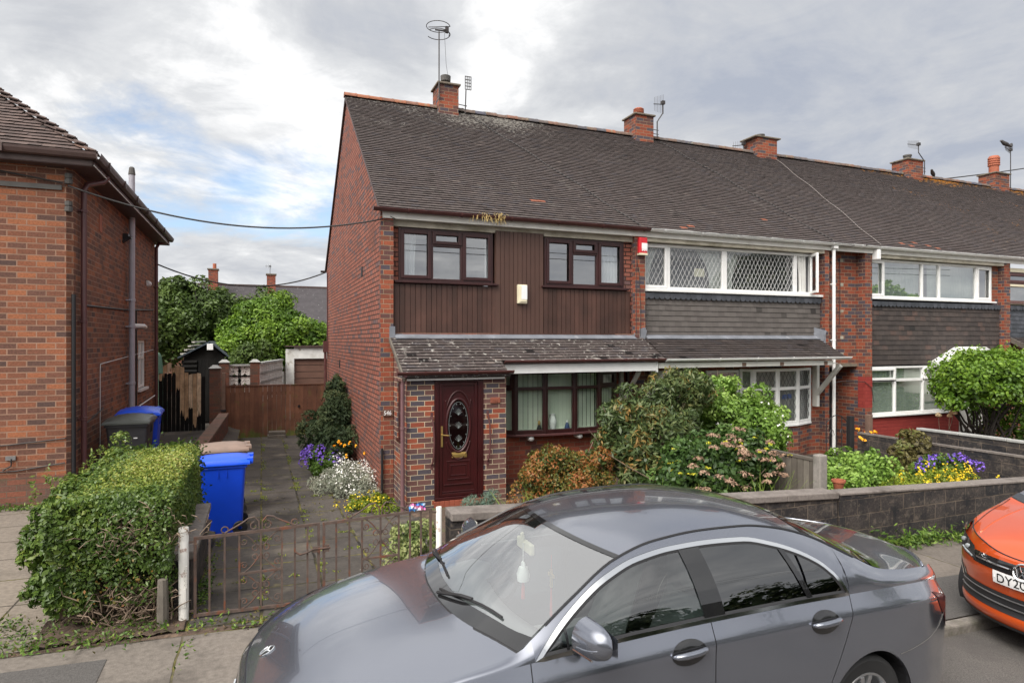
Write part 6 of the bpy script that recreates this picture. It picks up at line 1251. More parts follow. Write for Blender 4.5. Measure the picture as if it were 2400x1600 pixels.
wheelie(-0.58, 11.15, -0.17, 4, 'bin_brown', 'bin_brown', 'brown lidded wheelie bin half hidden behind the bright blue bin', sc=1.02)
wheelie(-2.02, 12.05, 0.18, 90, 'bin_black', 'bin_black_lid', 'black wheelie bin with faded marks against the orange brick house', True, 1.08)
wheelie(-2.02, 12.95, 0.17, 93, 'bin_blue', 'bin_blue_lid', 'blue wheelie bin half hidden behind the black bin', sc=1.12)
o = MB().blob((-1.55, 12.6, 0.42), (0.12, 0.16, 0.24), 9, 7, jit=0.1).build('rubbish_sack', 'black_plastic', None, smooth=True); tag(o, 'small black sack slumped beside the black and blue bins', 'sack')
# ------------------------------------------------------------------ cables through the air
def wire(name, a, b, sag, r, label, mat='cable', n=24):
    a = Vector(a); b = Vector(b); pts = [a.lerp(b, i / n) - Vector((0, 0, sag * 4 * (i / n) * (1 - i / n))) for i in range(n + 1)]
    return tag(MB().tube(pts, r, 5).build(name, mat, None, smooth=True), label, 'cable')
wire('overhead_cable', (-2.66, 11.06, 4.90), (1.98, P - 0.05, 4.74), 0.36, 0.014, 'black cable sagging between the two houses at eaves height')
wire('overhead_cable', (-2.55, 18.75, 4.62), (1.94, 20.7, 4.80), 0.52, 0.020, 'thick twisted cable sagging between the far ends of the two houses')
for (a, b, s_, l) in (((4.98, 15.6, 8.45), (7.15, 10.83, 4.98), 0.12, 'grey cable lying down the roof from the first chimney'), ((10.6, 15.6, 8.5), (12.35, 10.83, 4.98), 0.12, 'grey cable lying down the roof from the second chimney'), ((15.5, 15.5, 8.55), (14.05, 10.83, 4.98), -0.05, 'pale cable lying down the roof from the third chimney')):
    pass
def roofline(a, b, label, mat):
    pts = []
    for i in range(17):
        u = i / 16; x = a[0] + (b[0] - a[0]) * u; yv = a[1] + (b[1] - a[1]) * u; z = EZ + (yv - EY) / (RY - EY) * (RZ - EZ) + 0.05 + 0.02 * math.sin(i * 1.3); pts.append((x + 0.06 * math.sin(math.pi * u), yv, z))
    tag(MB().tube(pts, 0.009, 4).build('aerial_cable', mat, None), label, 'cable', 'cables on the terrace roof')
roofline((5.0, 15.6), (7.2, 10.90), 'dark cable lying down the roof slope from the first chimney', 'cable')
roofline((10.95, 15.6), (12.55, 10.90), 'dark cable lying down the roof slope from the second chimney', 'cable')
roofline((15.3, 15.5), (14.1, 10.90), 'pale cable lying down the roof slope from the third chimney', 'cable_grey')
wire('overhead_cable', (12.3, 13.0, 6.55), (40, 9.0, 14.2), 0.25, 0.016, 'long thin cable rising over the roof towards the upper right') if False else wire('overhead_cable', (24.1, 16.2, 8.78), (46, 18.5, 13.6), 0.2, 0.022, 'long thin cable rising from behind the ridge to the upper right')
# ------------------------------------------------------------------ cars
def M_paint(name, col, flake=0.5, rough=0.28):
    m, nt, p, o = _new(name); p.inputs['Base Color'].default_value = (*col, 1); p.inputs['Metallic'].default_value = flake; p.inputs['Roughness'].default_value = rough
    p.inputs['Coat Weight'].default_value = 1.0; p.inputs['Coat Roughness'].default_value = 0.015; p.inputs['Coat IOR'].default_value = 1.6
    tc = nt.nodes.new('ShaderNodeTexCoord'); b = nt.nodes.new('ShaderNodeBump'); b.inputs['Strength'].default_value = 0.03; b.inputs['Distance'].default_value = 0.002
    nt.links.new(_noise(nt, tc.outputs['Object'], 900, 2), b.inputs['Height']); nt.links.new(b.outputs[0], p.inputs['Normal'])
    MATS[name] = m
M_paint('paint_grey', (0.225, 0.24, 0.285), 0.76, 0.16)
M_paint('paint_orange', (0.62, 0.085, 0.012), 0.35)
M('gloss_black', (0.012, 0.012, 0.013), rough=0.08, var=0.0, coat=1.0)
M('rubber', (0.018, 0.018, 0.019), rough=0.75, var=0.2)
M('car_trim', (0.02, 0.02, 0.022), rough=0.5, var=0.1)
M('seat_cloth', (0.42, 0.42, 0.42), rough=0.8, var=0.1)
M('dash_grey', (0.24, 0.24, 0.25), rough=0.7, var=0.1)
M('alloy', (0.55, 0.56, 0.58), rough=0.3, metal=0.9, var=0.05)
M('lamp_red', (0.040, 0.012, 0.017), rough=0.30, var=0.2, spec=0.25)
M('lamp_dark', (0.03, 0.032, 0.035), rough=0.1, var=0.2, coat=1.0)
M('lamp_clear', (0.28, 0.30, 0.31), rough=0.15, var=0.3, vscale=20, coat=1.0)
M('plate_white', (0.80, 0.80, 0.80), rough=0.4, var=0.03)
M('text_black', (0.01, 0.01, 0.01), rough=0.5, var=0)
M('rosary_red', (0.45, 0.03, 0.03), rough=0.6, var=0.1)
M_glass('windscreen_glass', (0.74, 0.80, 0.78), 3.1)
M_glass('side_glass', (0.30, 0.36, 0.35), 2.0)
M_glass('privacy_glass', (0.02, 0.022, 0.022), 2.0)
def pchip(xs, ys):
    xs = np.array(xs, float); ys = np.array(ys, float); h = np.diff(xs); dl = np.diff(ys) / h; d = np.zeros_like(ys)
    for i in range(1, len(xs) - 1):
        if dl[i - 1] * dl[i] > 0:
            w1, w2 = 2 * h[i] + h[i - 1], h[i] + 2 * h[i - 1]; d[i] = (w1 + w2) / (w1 / dl[i - 1] + w2 / dl[i])
    d[0], d[-1] = dl[0], dl[-1]
    def f(x):
        x = min(max(x, xs[0]), xs[-1]); i = int(min(max(np.searchsorted(xs, x) - 1, 0), len(h) - 1)); t = (x - xs[i]) / h[i]
        return float((1 + 2 * t) * (1 - t) ** 2 * ys[i] + t * (1 - t) ** 2 * h[i] * d[i] + t * t * (3 - 2 * t) * ys[i + 1] + t * t * (t - 1) * h[i] * d[i + 1])
    return f
def tab(d): return pchip([p[0] for p in d], [p[1] for p in d])
class Car:
    """car body described by longitudinal curves (world x, half width, world z)"""
    def __init__(s, yc, K): s.yc = yc; s.__dict__.update({k: (tab(v) if k in ('hw', 'by', 'bz', 'ry', 'rz', 'cz', 'sz') else v) for k, v in K.items()})
    def top(s, x, q, sd=1):          # q = fraction of the half width 0..1
        y6 = s.ry(x); return (x, s.yc + sd * q * y6, s.rz(x) + (s.cz(x) - s.rz(x)) * (1 - q ** 2.3))
    def side(s, x, v, sd=-1):        # v 0 (sill) .. 1 (belt)
        hw = s.hw(x); zb, zt = s.sz(x), s.bz(x); by = s.by(x)
        prof = ((0.0, hw - 0.07, zb), (0.10, hw - 0.025, zb + (zt - zb) * 0.09), (0.40, hw - 0.010, zb + (zt - zb) * 0.42), (0.62, hw - 0.002, zb + (zt - zb) * 0.63), (0.80, hw - 0.002, zb + (zt - zb) * 0.80), (0.87, hw, zb + (zt - zb) * 0.87), (0.89, hw - 0.10 * (hw - by), zb + (zt - zb) * 0.89), (0.945, hw - 0.55 * (hw - by), zb + (zt - zb) * 0.945), (1.0, by, zt))
        fy = pchip([p[0] for p in prof], [p[1] for p in prof]); fz = pchip([p[0] for p in prof], [p[2] for p in prof]); return (x, s.yc + sd * fy(v), fz(v))
    def green(s, x, z, sd=-1, out=0.0):   # point on the side of the greenhouse
        zb, zr, by, ry = s.bz(x), s.rz(x), s.by(x), s.ry(x); t = 0 if zr - zb < 1e-4 else (z - zb) / (zr - zb)
        y = by + (ry - by) * t + 0.045 * math.sin(math.pi * min(1, max(0, t))) * min(1, (zr - zb) / 0.3); return (x, s.yc + sd * (y + out), z)
def build_car(C, root, paint, glass, sides=(-1, 1)):
    def toppanel(name, mat, fa, fb, nx, nq=14, parent=None, qmax=1.0, lift=0.0):
        rows = []
        for i in range(nx + 1):
            u = i / nx; row = []
            for j in range(-nq, nq + 1):
                q = abs(j) / nq * qmax; xa, xb = fa(q), fb(q); x = xa + (xb - xa) * u; p = C.top(x, q, 1 if j >= 0 else -1); row.append((p[0], p[1], p[2] + lift))
            rows.append(row)
        mb = MB().grid([r[::-1] for r in rows], 0.5); return mb.build(name, mat, parent or root, smooth=True)
    g = 0.004
    toppanel('bonnet', paint, C.nose, lambda q: C.cowl(q) - g, 26)
    toppanel('windscreen', glass, C.cowl, lambda q: C.head(q) - 0.01, 16, qmax=0.985)
    toppanel('roof', paint, lambda q: C.head(q) + g, lambda q: C.rhead(q) - g, 20)
    toppanel('rear_window', 'privacy_glass', C.rhead, C.rbase, 14, qmax=0.96)
    if C.boot: toppanel('boot_lid', paint, lambda q: C.rbase(q) + g, C.tail, 20)
    # black edge bands of the screens
    def band(name, f, w, q0=0.0, lift=0.003, mat='gloss_black'):
        rows = []
        for j in range(-16, 17):
            q = abs(j) / 16; sd = 1 if j >= 0 else -1; rows.append([tuple(np.array(C.top(f(q) + d, q, sd)) + np.array((0, 0, lift))) for d in (0, w)])
        MB().grid(rows, 0.5).build(name, mat, root, smooth=True)
    band('screen_band', lambda q: C.cowl(q) - 0.02, 0.09); band('screen_band', lambda q: C.head(q) - 0.03, 0.035); band('screen_band', C.rhead, 0.06); band('screen_band', lambda q: C.rbase(q) - 0.06, 0.075)
    band('panel_gap', lambda q: C.cowl(q) - 0.03, 0.02, lift=0.001, mat='car_trim')
    for sd in sides:
        nm = 0
        def flip(rows): return rows if sd > 0 else [r[::-1] for r in rows]
        def sidepanel(name, fa, fb, nx, nv=40, arch=None):
            rows = []
            for i in range(nx + 1):
                row = []
                for k in range(nv + 1):
                    v = k / nv; x = fa(v) + (fb(v) - fa(v)) * i / nx; row.append(C.side(x, v, sd))
                rows.append(row)
            mb = MB().grid(flip(rows), 0.5)
            for cx, cz, r in C.arches:
                V = np.array(mb.v); d = np.hypot(V[:, 0] - cx, V[:, 2] - cz); keep = [f for f in mb.f if not all(d[i] < r * 1.0 for i in f)]
                used = set(i for f in keep for i in f)
                for i in used:
                    if d[i] < r:
                        k = r / max(d[i], 1e-6); mb.v[i] = (cx + (V[i, 0] - cx) * k, V[i, 1], cz + (V[i, 2] - cz) * k)
                mb.f = keep; mb.r = [0.5] * len(keep)
            return mb.build(name, paint, root, smooth=True)
        h = 0.003
        sidepanel('fender', lambda v: C.fx0(v), lambda v: C.s1(v) - h, 30)
        d1 = sidepanel('door', lambda v: C.s1(v) + h, lambda v: C.s2(v) - h, 30); d2 = sidepanel('door', lambda v: C.s2(v) + h, lambda v: C.s3(v) - h, 30)
        sidepanel('rear_quarter', lambda v: C.s3(v) + h, lambda v: C.tx(v), 50)
        # shadow strips behind the gaps
        mb = MB()
        for f in (C.s1, C.s2, C.s3):
            rows = [[tuple(np.array(C.side(f(v) + d, v, sd)) - np.array((0, sd * 0.006, 0))) for d in (-0.012, 0.012)] for v in np.linspace(0.02, 1, 24)]; mb.grid(rows, 0.5)
        mb.build('panel_gap', 'car_trim', root)
        # bonnet-to-wing strip and shoulder between belt and bonnet edge
        def strip(name, x0, x1, n, mat=paint, m=7):
            rows = []
            for i in range(n + 1):
                x = x0 + (x1 - x0) * i / n; a = np.array(C.side(x, 1.0, sd)); b = np.array(C.top(x, 1.0, sd)); row = []
                for k in range(m):
                    u = k / (m - 1); p = a + (b - a) * u; bulge = min(0.045, 0.16 * np.linalg.norm(b - a)) * math.sin(math.pi * u); p = p + np.array((0, sd * bulge, 0.0)); row.append(tuple(p))
                rows.append(row)
            return MB().grid(flip(rows), 0.5).build(name, mat, root, smooth=True)
        strip('wing_top', C.x_front + 0.0, C.dlo[0][0], 30)
        strip('rear_shoulder', C.dlo_end, C.x_rear, 36)
        # greenhouse frame (cant rail, A and C pillars)
        top = [(p[0], p[1]) for p in C.dlo]; zt = pchip([p[0] for p in top], [p[1] for p in top]); xs = sorted(set(list(np.linspace(C.dlo[0][0], C.dlo_end, 60)) + [p[0] for p in top])); rows = []
        for x in xs: rows.append([C.green(x, zt(x) + (C.rz(x) - zt(x)) * k / 5, sd) for k in range(6)])
        MB().grid(flip(rows), 0.5).build('roof_side', paint, root, smooth=True)
        # roof ditch line
        MB().tube([tuple(np.array(C.top(x, 1.0, sd)) + np.array((0, 0, 0.002))) for x in np.linspace(C.head(1.0) - 0.55, C.rhead(1.0) + 0.35, 40)], 0.008, 5).build('roof_seal', 'car_trim', root)
        # window outline, chrome strip, glass
        n = 46; ox = list(np.linspace(C.dlo[0][0], C.dlo[-1][0], n)); ox = sorted(set(ox + [p[0] for p in C.dlo])); up = [(x, zt(x)) for x in ox]; lowz = lambda x: C.bz(x) - 0.004
        dn = [(x, lowz(x)) for x in ox[::-1]]; outl = up + dn[1:-1] if abs(up[0][1] - dn[-1][1]) < 0.02 else up + dn
        def offset(poly, d):
            m = len(poly); out = []
            for i in range(m):
                a, b, c = (np.array(poly[i - 1]), np.array(poly[i]), np.array(poly[(i + 1) % m])); e1 = b - a; e2 = c - b
                n1 = np.array((e1[1], -e1[0])) / max(np.linalg.norm(e1), 1e-9); n2 = np.array((e2[1], -e2[0])) / max(np.linalg.norm(e2), 1e-9); nn = n1 + n2; L = np.linalg.norm(nn)
                nn = nn / L if L > 1e-6 else n1; k = min(2.2, 1 / max(0.3, nn.dot(n1))); out.append(tuple(b + nn * d * k))
            return out
        i1 = offset(outl, C.chrome); i2 = offset(outl, C.chrome + 0.016)
        P3 = lambda p, o_: C.green(p[0], p[1], sd, o_)
        m_ = len(outl); rows = [[P3(outl[k % m_], 0.004), P3(i1[k % m_], 0.006)] for k in range(m_ + 1)]; MB().grid([r[::-1] for r in rows] if sd < 0 else rows, 0.5).build('window_trim', C.trimmat, root, smooth=True)
        rows = [[P3(i1[k % m_], 0.004), P3(i2[k % m_], -0.004)] for k in range(m_ + 1)]; MB().grid([r[::-1] for r in rows] if sd < 0 else rows, 0.5).build('window_seal', 'car_trim', root)
        gx = sorted(p[0] for p in i2); zt2 = [p for p in i2[:len(up)]]; fx = pchip(*zip(*sorted({round(p[0], 5): p[1] for p in zt2}.items())))
        xa, xb = zt2[0][0] + 0.005, zt2[-1][0] - 0.005; zl = lambda x: C.bz(x) + C.chrome + 0.010
        def glasspane(x0, x1, mat):
            rows = []
            for x in np.linspace(x0, x1, 24):
                z1 = max(fx(x), zl(x) + 0.001); rows.append([C.green(x, zl(x) + (z1 - zl(x)) * k / 4, sd, -0.003) for k in range(5)])
            return MB().grid(flip(rows), 0.5).build('side_window', mat, root, smooth=True)
        for (x0, x1, mat) in C.panes: glasspane(max(xa, x0), min(xb, x1), mat)
        mb = MB()
        for (x0, x1, sl) in C.bpillars:
            rows = []
            for k in range(6):
                u = k / 5; xm0, xm1 = x0 + sl * u, x1 + sl * u; z0 = zl((xm0 + xm1) / 2); row = []
                for x in (xm0, (xm0 + xm1) / 2, xm1): z1 = fx(x) + 0.01; row.append(C.green(x, z0 - 0.008 + (z1 - z0 + 0.008) * u, sd, 0.004))
                rows.append(row[::-1] if sd < 0 else row)
            mb.grid([r[::-1] for r in rows], 0.5)
        mb.build('window_pillar', 'gloss_black', root)
        # handles
        for dd, (hx, hv) in zip((d1, d2), C.handles):
            c = np.array(C.side(hx, hv, sd)); n = np.array((0, sd, 0.12)); mb = MB(); rows = []
            for r_, o_ in ((1.0, 0.003), (0.75, 0.0045), (0.4, 0.006), (0.01, 0.0065)):
                rows.append([tuple(np.array(C.side(hx + 0.118 * r_ * math.cos(a), hv + 0.062 * r_ * math.sin(a) / 0.8, sd)) + n * o_) for a in np.linspace(0, 2 * math.pi, 24, endpoint=False)])
            mb.grid(rows[::-1] if sd > 0 else rows, 0.5, close=True); mb.build('handle_cup', 'gloss_black', dd, smooth=True)
            b = MB(); pts = [(-0.118, 0.0, 0.006), (-0.10, 0.003, 0.026), (-0.05, 0.006, 0.040), (0.03, 0.010, 0.042), (0.085, 0.013, 0.034), (0.112, 0.014, 0.016)]
            b.tube([tuple(np.array(C.side(hx + a, hv + v_, sd)) + n * o_) for a, v_, o_ in pts], [0.008, 0.016, 0.019, 0.019, 0.018, 0.010], 10); b.build('handle', paint, dd, smooth=True)
        # wheel housings and wheels
        for k, (cx, cz, r) in enumerate(C.arches):
            yo = C.yc + sd * (C.hw(cx) - 0.035); yi = C.yc + sd * (C.hw(cx) - 0.42)
            hb = MB(); ang = np.linspace(R(-25), R(205), 26); hb.grid([[(cx + (r + 0.006) * math.cos(a), y_, cz + (r + 0.006) * math.sin(a)) for a in ang] for y_ in (yo + sd * 0.02, yi)], 0.5); hb.face([(cx + r * math.cos(a), yi, cz + r * math.sin(a)) for a in ang], 0.5); hb.build('wheel_housing', 'car_trim', root)
            tr, wy, ww = C.tyre, yo - sd * 0.02, 0.225; wz = cz + C.wdz
            w = MB().lathe([(tr - 0.115, 0.0), (tr - 0.09, 0.006 * sd), (tr - 0.03, 0.012 * sd), (tr - 0.006, -0.005 * sd), (tr, -0.03 * sd), (tr, -(ww - 0.03) * sd), (tr - 0.01, -ww * sd), (tr - 0.11, -ww * sd)], (cx, wy, wz), 44, 'y').build('wheel', 'rubber', root, smooth=True, autos=40)
            rm = MB().lathe([(tr - 0.108, -0.012 * sd), (tr - 0.115, 0.004 * sd), (tr - 0.128, 0.002 * sd), (tr - 0.14, -0.03 * sd), (tr - 0.145, -0.18 * sd)], (cx, wy, wz), 40, 'y')
            for j in range(5):
                for e in (-0.13, 0.13):
                    a = R(90 + j * 72) + e; a2 = R(90 + j * 72) + e * 1.4; rr = tr - 0.13
                    rm.beam((cx + 0.05 * math.cos(a), wy - sd * 0.03, wz + 0.05 * math.sin(a)), (cx + rr * math.cos(a2), wy - sd * 0.012, wz + rr * math.sin(a2)), 0.034, 0.034, up=(0, 1, 0))
            rm.lathe([(0.001, 0.0), (0.06, -0.004 * sd), (0.07, -0.03 * sd)], (cx, wy - sd * 0.005, wz), 16, 'y'); rm.build('rim', 'alloy', w, smooth=True, autos=40); MB().lathe([(0.001, 0), (tr - 0.15, 0), (tr - 0.15, 0.02)], (cx, wy - sd * 0.10, wz), 24, 'y').build('brake', 'steel_dull', w)
        # door mirror
        mx, mz = C.mirror; base = np.array(C.green(mx, C.bz(mx) + 0.05, sd)); mb = MB(); rows = []
        for u in np.linspace(0, 1, 12):
            # lofted shell from inner root to rounded outer end
            wd = 0.10 * (1 - u ** 3.2) ** 0.5 if u < 1 else 0.002; hh = (0.085 + 0.02 * (1 - u)) * (1 - u ** 4.0) ** 0.5 if u < 1 else 0.002; yy = base[1] + sd * (0.06 + 0.20 * u); cxm = mx + 0.02 + 0.035 * u; czm = mz + 0.012 * u
            rows.append([(cxm - wd * 0.9 * (math.cos(a) if math.cos(a) > 0 else 0.42 * math.cos(a)), yy, czm + hh * math.sin(a)) for a in np.linspace(0, 2 * math.pi, 20, endpoint=False)])
        mb.grid(rows if sd > 0 else [r[::-1] for r in rows], 0.5, close=True); mb.face(rows[0], 0.5); mr = mb.build('door_mirror', getattr(C, 'mirmat', paint), root, smooth=True, autos=60)
        gl = MB(); gl.face([(mx + 0.066 + 0.03 * u, base[1] + sd * (0.075 + 0.17 * u), mz + 0.075 * v_ * (1 - 0.3 * u)) for u, v_ in ((0, -1), (1, -0.9), (1, 0.9), (0, 1))]); gl.build('mirror_glass', 'chrome', mr)
        ft = MB(); ft.hexa([(mx - 0.04, base[1], mz - 0.12), (mx + 0.06, base[1], mz - 0.12), (mx + 0.07, base[1] + sd * 0.09, mz - 0.05), (mx - 0.02, base[1] + sd * 0.09, mz - 0.05), (mx - 0.03, base[1], mz - 0.09), (mx + 0.06, base[1], mz - 0.09), (mx + 0.07, base[1] + sd * 0.09, mz - 0.02), (mx - 0.02, base[1] + sd * 0.09, mz - 0.02)]); ft.hexa([(mx - 0.055, base[1] - sd * 0.012, mz - 0.13), (mx + 0.06, base[1] - sd * 0.012, mz - 0.13), (mx + 0.06, base[1] + sd * 0.004, mz - 0.13), (mx - 0.055, base[1] + sd * 0.004, mz - 0.13), (mx + 0.055, base[1] - sd * 0.05, mz + 0.01), (mx + 0.06, base[1] - sd * 0.05, mz + 0.01), (mx + 0.06, base[1] - sd * 0.03, mz + 0.01), (mx + 0.055, base[1] - sd * 0.03, mz + 0.01)]); ft.build('mirror_foot', 'gloss_black', mr)
        sg = MB(); sg.tube([(mx - 0.02 + 0.02 * u - 0.05, base[1] + sd * (0.08 + 0.16 * u), mz - 0.035 - 0.01 * (1 - u)) for u in np.linspace(0, 1, 6)], 0.006, 5); sg.build('indicator_strip', 'chrome', mr)
    # floor pan and cabin
    fl = MB(); fl.box(C.x_front + 0.35, C.x_rear - 0.35, C.yc - C.hw(2.5) + 0.1, C.yc + C.hw(2.5) - 0.1, C.sz(2.0) - 0.03, C.sz(2.0) + 0.02); fl.build('floor', 'car_trim', root)
def cabin(C, root, zf, xs, steer):
    d = MB(); xc = C.cowl(0); rows = []
    for y in np.linspace(-0.72, 0.72, 15):
        x0 = C.cowl(abs(y) / 0.8) + 0.02; zt = C.bz(xs) - 0.01; rows.append([(x0, C.yc + y, zt - 0.03), (x0 + 0.28, C.yc + y, zt + 0.015 - 0.02 * abs(y)), (x0 + 0.42, C.yc + y, zt - 0.05), (x0 + 0.46, C.yc + y, zt - 0.35)])
    d.grid(rows, 0.5); d.build('dashboard', 'dash_grey', root, smooth=True)
    for y in (-0.36, 0.36):
        s = MB(); x = xs + 0.55
        def cush(pts, w, th): 
            rows = []
            for (a, b) in pts: rows.append([(a, C.yc + y + w * math.cos(t) * (1 if abs(math.cos(t)) < 0.8 else 1), b + th * math.sin(t)) for t in np.linspace(0, 2 * math.pi, 14, endpoint=False)])
            s.grid(rows, 0.5, close=True); s.face(rows[0]); s.face(rows[-1])
        rows = []
        for u in np.linspace(0, 1, 9):
            xx = x + 0.62 + 0.22 * u; zz = zf + 0.30 + 0.52 * u; w = 0.25 - 0.05 * u; rows.append([(xx + 0.07 * math.sin(t), C.yc + y + w * math.cos(t), zz) for t in np.linspace(0, 2 * math.pi, 14, endpoint=False)])
        s.grid(rows, 0.5, close=True); s.face(rows[-1])
        rows = []
        for u in np.linspace(0, 1, 5):
            xx = x + 0.85 + 0.03 * u; zz = zf + 0.85 + 0.17 * u; w = 0.13 * (1 - 0.35 * (2 * u - 1) ** 2); rows.append([(xx + 0.045 * math.sin(t), C.yc + y + w * math.cos(t), zz) for t in np.linspace(0, 2 * math.pi, 12, endpoint=False)])
        s.grid(rows, 0.5, close=True); s.face(rows[-1]); s.box(x + 0.1, x + 0.62, C.yc + y - 0.25, C.yc + y + 0.25, zf + 0.12, zf + 0.28); s.build('seat', 'seat_cloth', root, smooth=True, autos=50)
    b = MB(); b.box(xs + 1.9, xs + 2.1, C.yc - 0.62, C.yc + 0.62, zf + 0.2, zf + 0.82); b.build('rear_seat', 'seat_cloth', root, bevel=0.05)
    w = MB(); cx, cy, cz = C.cowl(0) + 0.62, C.yc + steer, C.bz(xs) - 0.02
    w.tube([(cx + 0.07 * math.sin(a), cy + 0.185 * math.cos(a), cz + 0.17 * math.sin(a)) for a in np.linspace(0, 2 * math.pi, 28)], 0.016, 6); w.beam((cx, cy - 0.17, cz), (cx, cy + 0.17, cz), 0.04, 0.03); w.beam((cx, cy, cz), (cx - 0.2, cy, cz - 0.08), 0.06, 0.06); w.build('steering_wheel', 'car_trim', root)

# ---- the grey saloon
gy = 3.87
q2 = lambda a, b: (lambda q: a + b * q ** 2.2)
def noseline(q): return -0.085 + 0.03 * q ** 2 + 0.44 * q ** 7
GC = Car(gy, dict(
    hw=[(-0.10, 0.62), (0.0, 0.72), (0.15, 0.80), (0.4, 0.875), (0.8, 0.937), (1.4, 0.957), (2.6, 0.959), (3.4, 0.954), (3.9, 0.934), (4.3, 0.888), (4.55, 0.81), (4.75, 0.72), (4.88, 0.60), (4.95, 0.48)],
    by=[(-0.10, 0.58), (0.0, 0.68), (0.15, 0.765), (0.4, 0.842), (0.8, 0.885), (1.3, 0.905), (2.4, 0.905), (3.3, 0.900), (3.6, 0.893), (4.0, 0.862), (4.3, 0.815), (4.55, 0.745), (4.75, 0.65), (4.88, 0.53), (4.95, 0.42)],
    bz=[(-0.10, 0.60), (0.0, 0.665), (0.15, 0.735), (0.4, 0.815), (0.8, 0.888), (1.3, 0.938), (1.8, 0.958), (2.4, 0.968), (3.0, 0.966), (3.55, 0.952), (4.0, 0.925), (4.3, 0.895), (4.55, 0.855), (4.75, 0.79), (4.88, 0.70), (4.95, 0.62)],
    ry=[(-0.10, 0.56), (0.0, 0.655), (0.2, 0.755), (0.5, 0.825), (0.92, 0.862), (1.25, 0.855), (1.31, 0.845), (1.6, 0.765), (1.92, 0.684), (2.225, 0.645), (2.58, 0.630), (2.92, 0.633), (3.15, 0.652), (3.375, 0.690), (3.73, 0.775), (3.95, 0.785), (4.2, 0.765), (4.45, 0.715), (4.65, 0.645), (4.82, 0.545), (4.95, 0.36)],
    rz=[(-0.10, 0.63), (0.0, 0.70), (0.2, 0.785), (0.5, 0.858), (0.92, 0.925), (1.25, 0.985), (1.31, 1.022), (1.6, 1.175), (1.92, 1.322), (2.225, 1.385), (2.58, 1.404), (2.92, 1.396), (3.15, 1.365), (3.375, 1.305), (3.73, 1.135), (3.95, 1.035), (4.2, 0.985), (4.45, 0.95), (4.65, 0.915), (4.82, 0.87), (4.95, 0.66)],
    cz=[(-0.10, 0.70), (-0.02, 0.765), (0.1, 0.82), (0.3, 0.882), (0.6, 0.938), (0.9, 0.985), (1.04, 1.003), (1.05, 1.005), (1.2, 1.10), (1.5, 1.272), (1.72, 1.385), (1.80, 1.412), (2.0, 1.448), (2.3, 1.474), (2.6, 1.480), (2.9, 1.468), (3.2, 1.430), (3.4, 1.385), (3.5, 1.352), (3.8, 1.215), (4.08, 1.075), (4.15, 1.055), (4.4, 1.018), (4.65, 0.985), (4.80, 0.955), (4.86, 0.90), (4.95, 0.72)],
    sz=[(-0.1, 0.10), (5, 0.02)],
    nose=noseline, cowl=q2(1.04, 0.22), head=lambda q: 1.76 + 0.20 * q ** 2.2, rhead=lambda q: 3.40 - 0.02 * q ** 2, rbase=lambda q: 4.10 - 0.13 * q ** 3, tail=lambda q: 4.86 - 0.05 * q ** 2 - 0.26 * q ** 5, boot=True,
    x_front=-0.02, x_rear=4.88, fx0=lambda v: 0.22 - 0.05 * (1 - abs(2 * v - 1)), tx=lambda v: 4.90 + 0.03 * math.sin(math.pi * v) - 0.06 * v,
    s1=lambda v: 1.275 + 0.035 * v ** 2 - 0.02 * v, s2=lambda v: 2.455 - 0.02 * v - 0.015 * math.sin(math.pi * v), s3=lambda v: 3.20 + 0.40 * v ** 1.15 - 0.045 * v ** 6,
    arches=[(0.76, 0.255, 0.375), (3.715, 0.185, 0.385)], tyre=0.335, wdz=0.0, mirror=(1.57, 1.05),
    dlo=[(1.315, 0.942), (1.371, 1.000), (1.612, 1.160), (1.815, 1.258), (2.051, 1.325), (2.306, 1.353), (2.533, 1.358), (2.858, 1.346), (3.073, 1.300), (3.23, 1.247), (3.378, 1.170), (3.463, 1.095), (3.528, 1.006), (3.556, 0.950)], dlo_end=3.557,
    chrome=0.021, trimmat='chrome', panes=[(1.3, 2.40, 'side_glass'), (2.50, 3.20, 'privacy_glass'), (3.22, 3.6, 'privacy_glass')], bpillars=[(2.395, 2.545, -0.04), (3.19, 3.235, -0.10), (1.50, 1.515, 0.0)], handles=[(2.245, 0.86), (3.285, 0.865)]))
SAL = thing('parked_car', 'grey saloon car with chrome window line parked half on the pavement', 'car', (2.4, gy, -0.10), 'cars parked along the kerb')
build_car(GC, SAL, 'paint_grey', 'windscreen_glass'); cabin(GC, SAL, 0.10, 1.3, 0.36)
def fascia(C, x0f, zs, xo, tw, hwf, lower=0.0):
    """front or rear fascia as P(t,z) -> point; t in -1..1 across the car"""
    fx = pchip(zs, xo)
    def Pt(t, z, out=0.0): return (x0f(abs(t)) + fx(z) + (-out if tw > 0 else out), C.yc + t * hwf, z)
    return Pt
def patch(Pt, quad, out, name, mat, parent, nt=10, nz=5, flip=False):
    (t0, z0), (t1, z1), (t2, z2), (t3, z3) = quad; rows = []
    for i in range(nz + 1):
        v = i / nz; a = (t0 + (t3 - t0) * v, z0 + (z3 - z0) * v); b = (t1 + (t2 - t1) * v, z1 + (z2 - z1) * v); rows.append([Pt(a[0] + (b[0] - a[0]) * k / nt, a[1] + (b[1] - a[1]) * k / nt, out) for k in range(nt + 1)])
    if flip: rows = [r[::-1] for r in rows]
    return MB().grid(rows, 0.5).build(name, mat, parent, smooth=True)
gf = fascia(GC, lambda t: -0.15 + 0.03 * t ** 2 + 0.36 * t ** 6, [0.08, 0.2, 0.38, 0.55, 0.66, 0.78], [0.05, 0.0, -0.01, 0.01, 0.035, 0.075], 1, 0.80)
bmp = patch(gf, ((-1, 0.08), (1, 0.08), (1, 0.60), (-1, 0.60)), 0.0, 'front_bumper', 'paint_grey', SAL, 40, 12, True)
rows = []
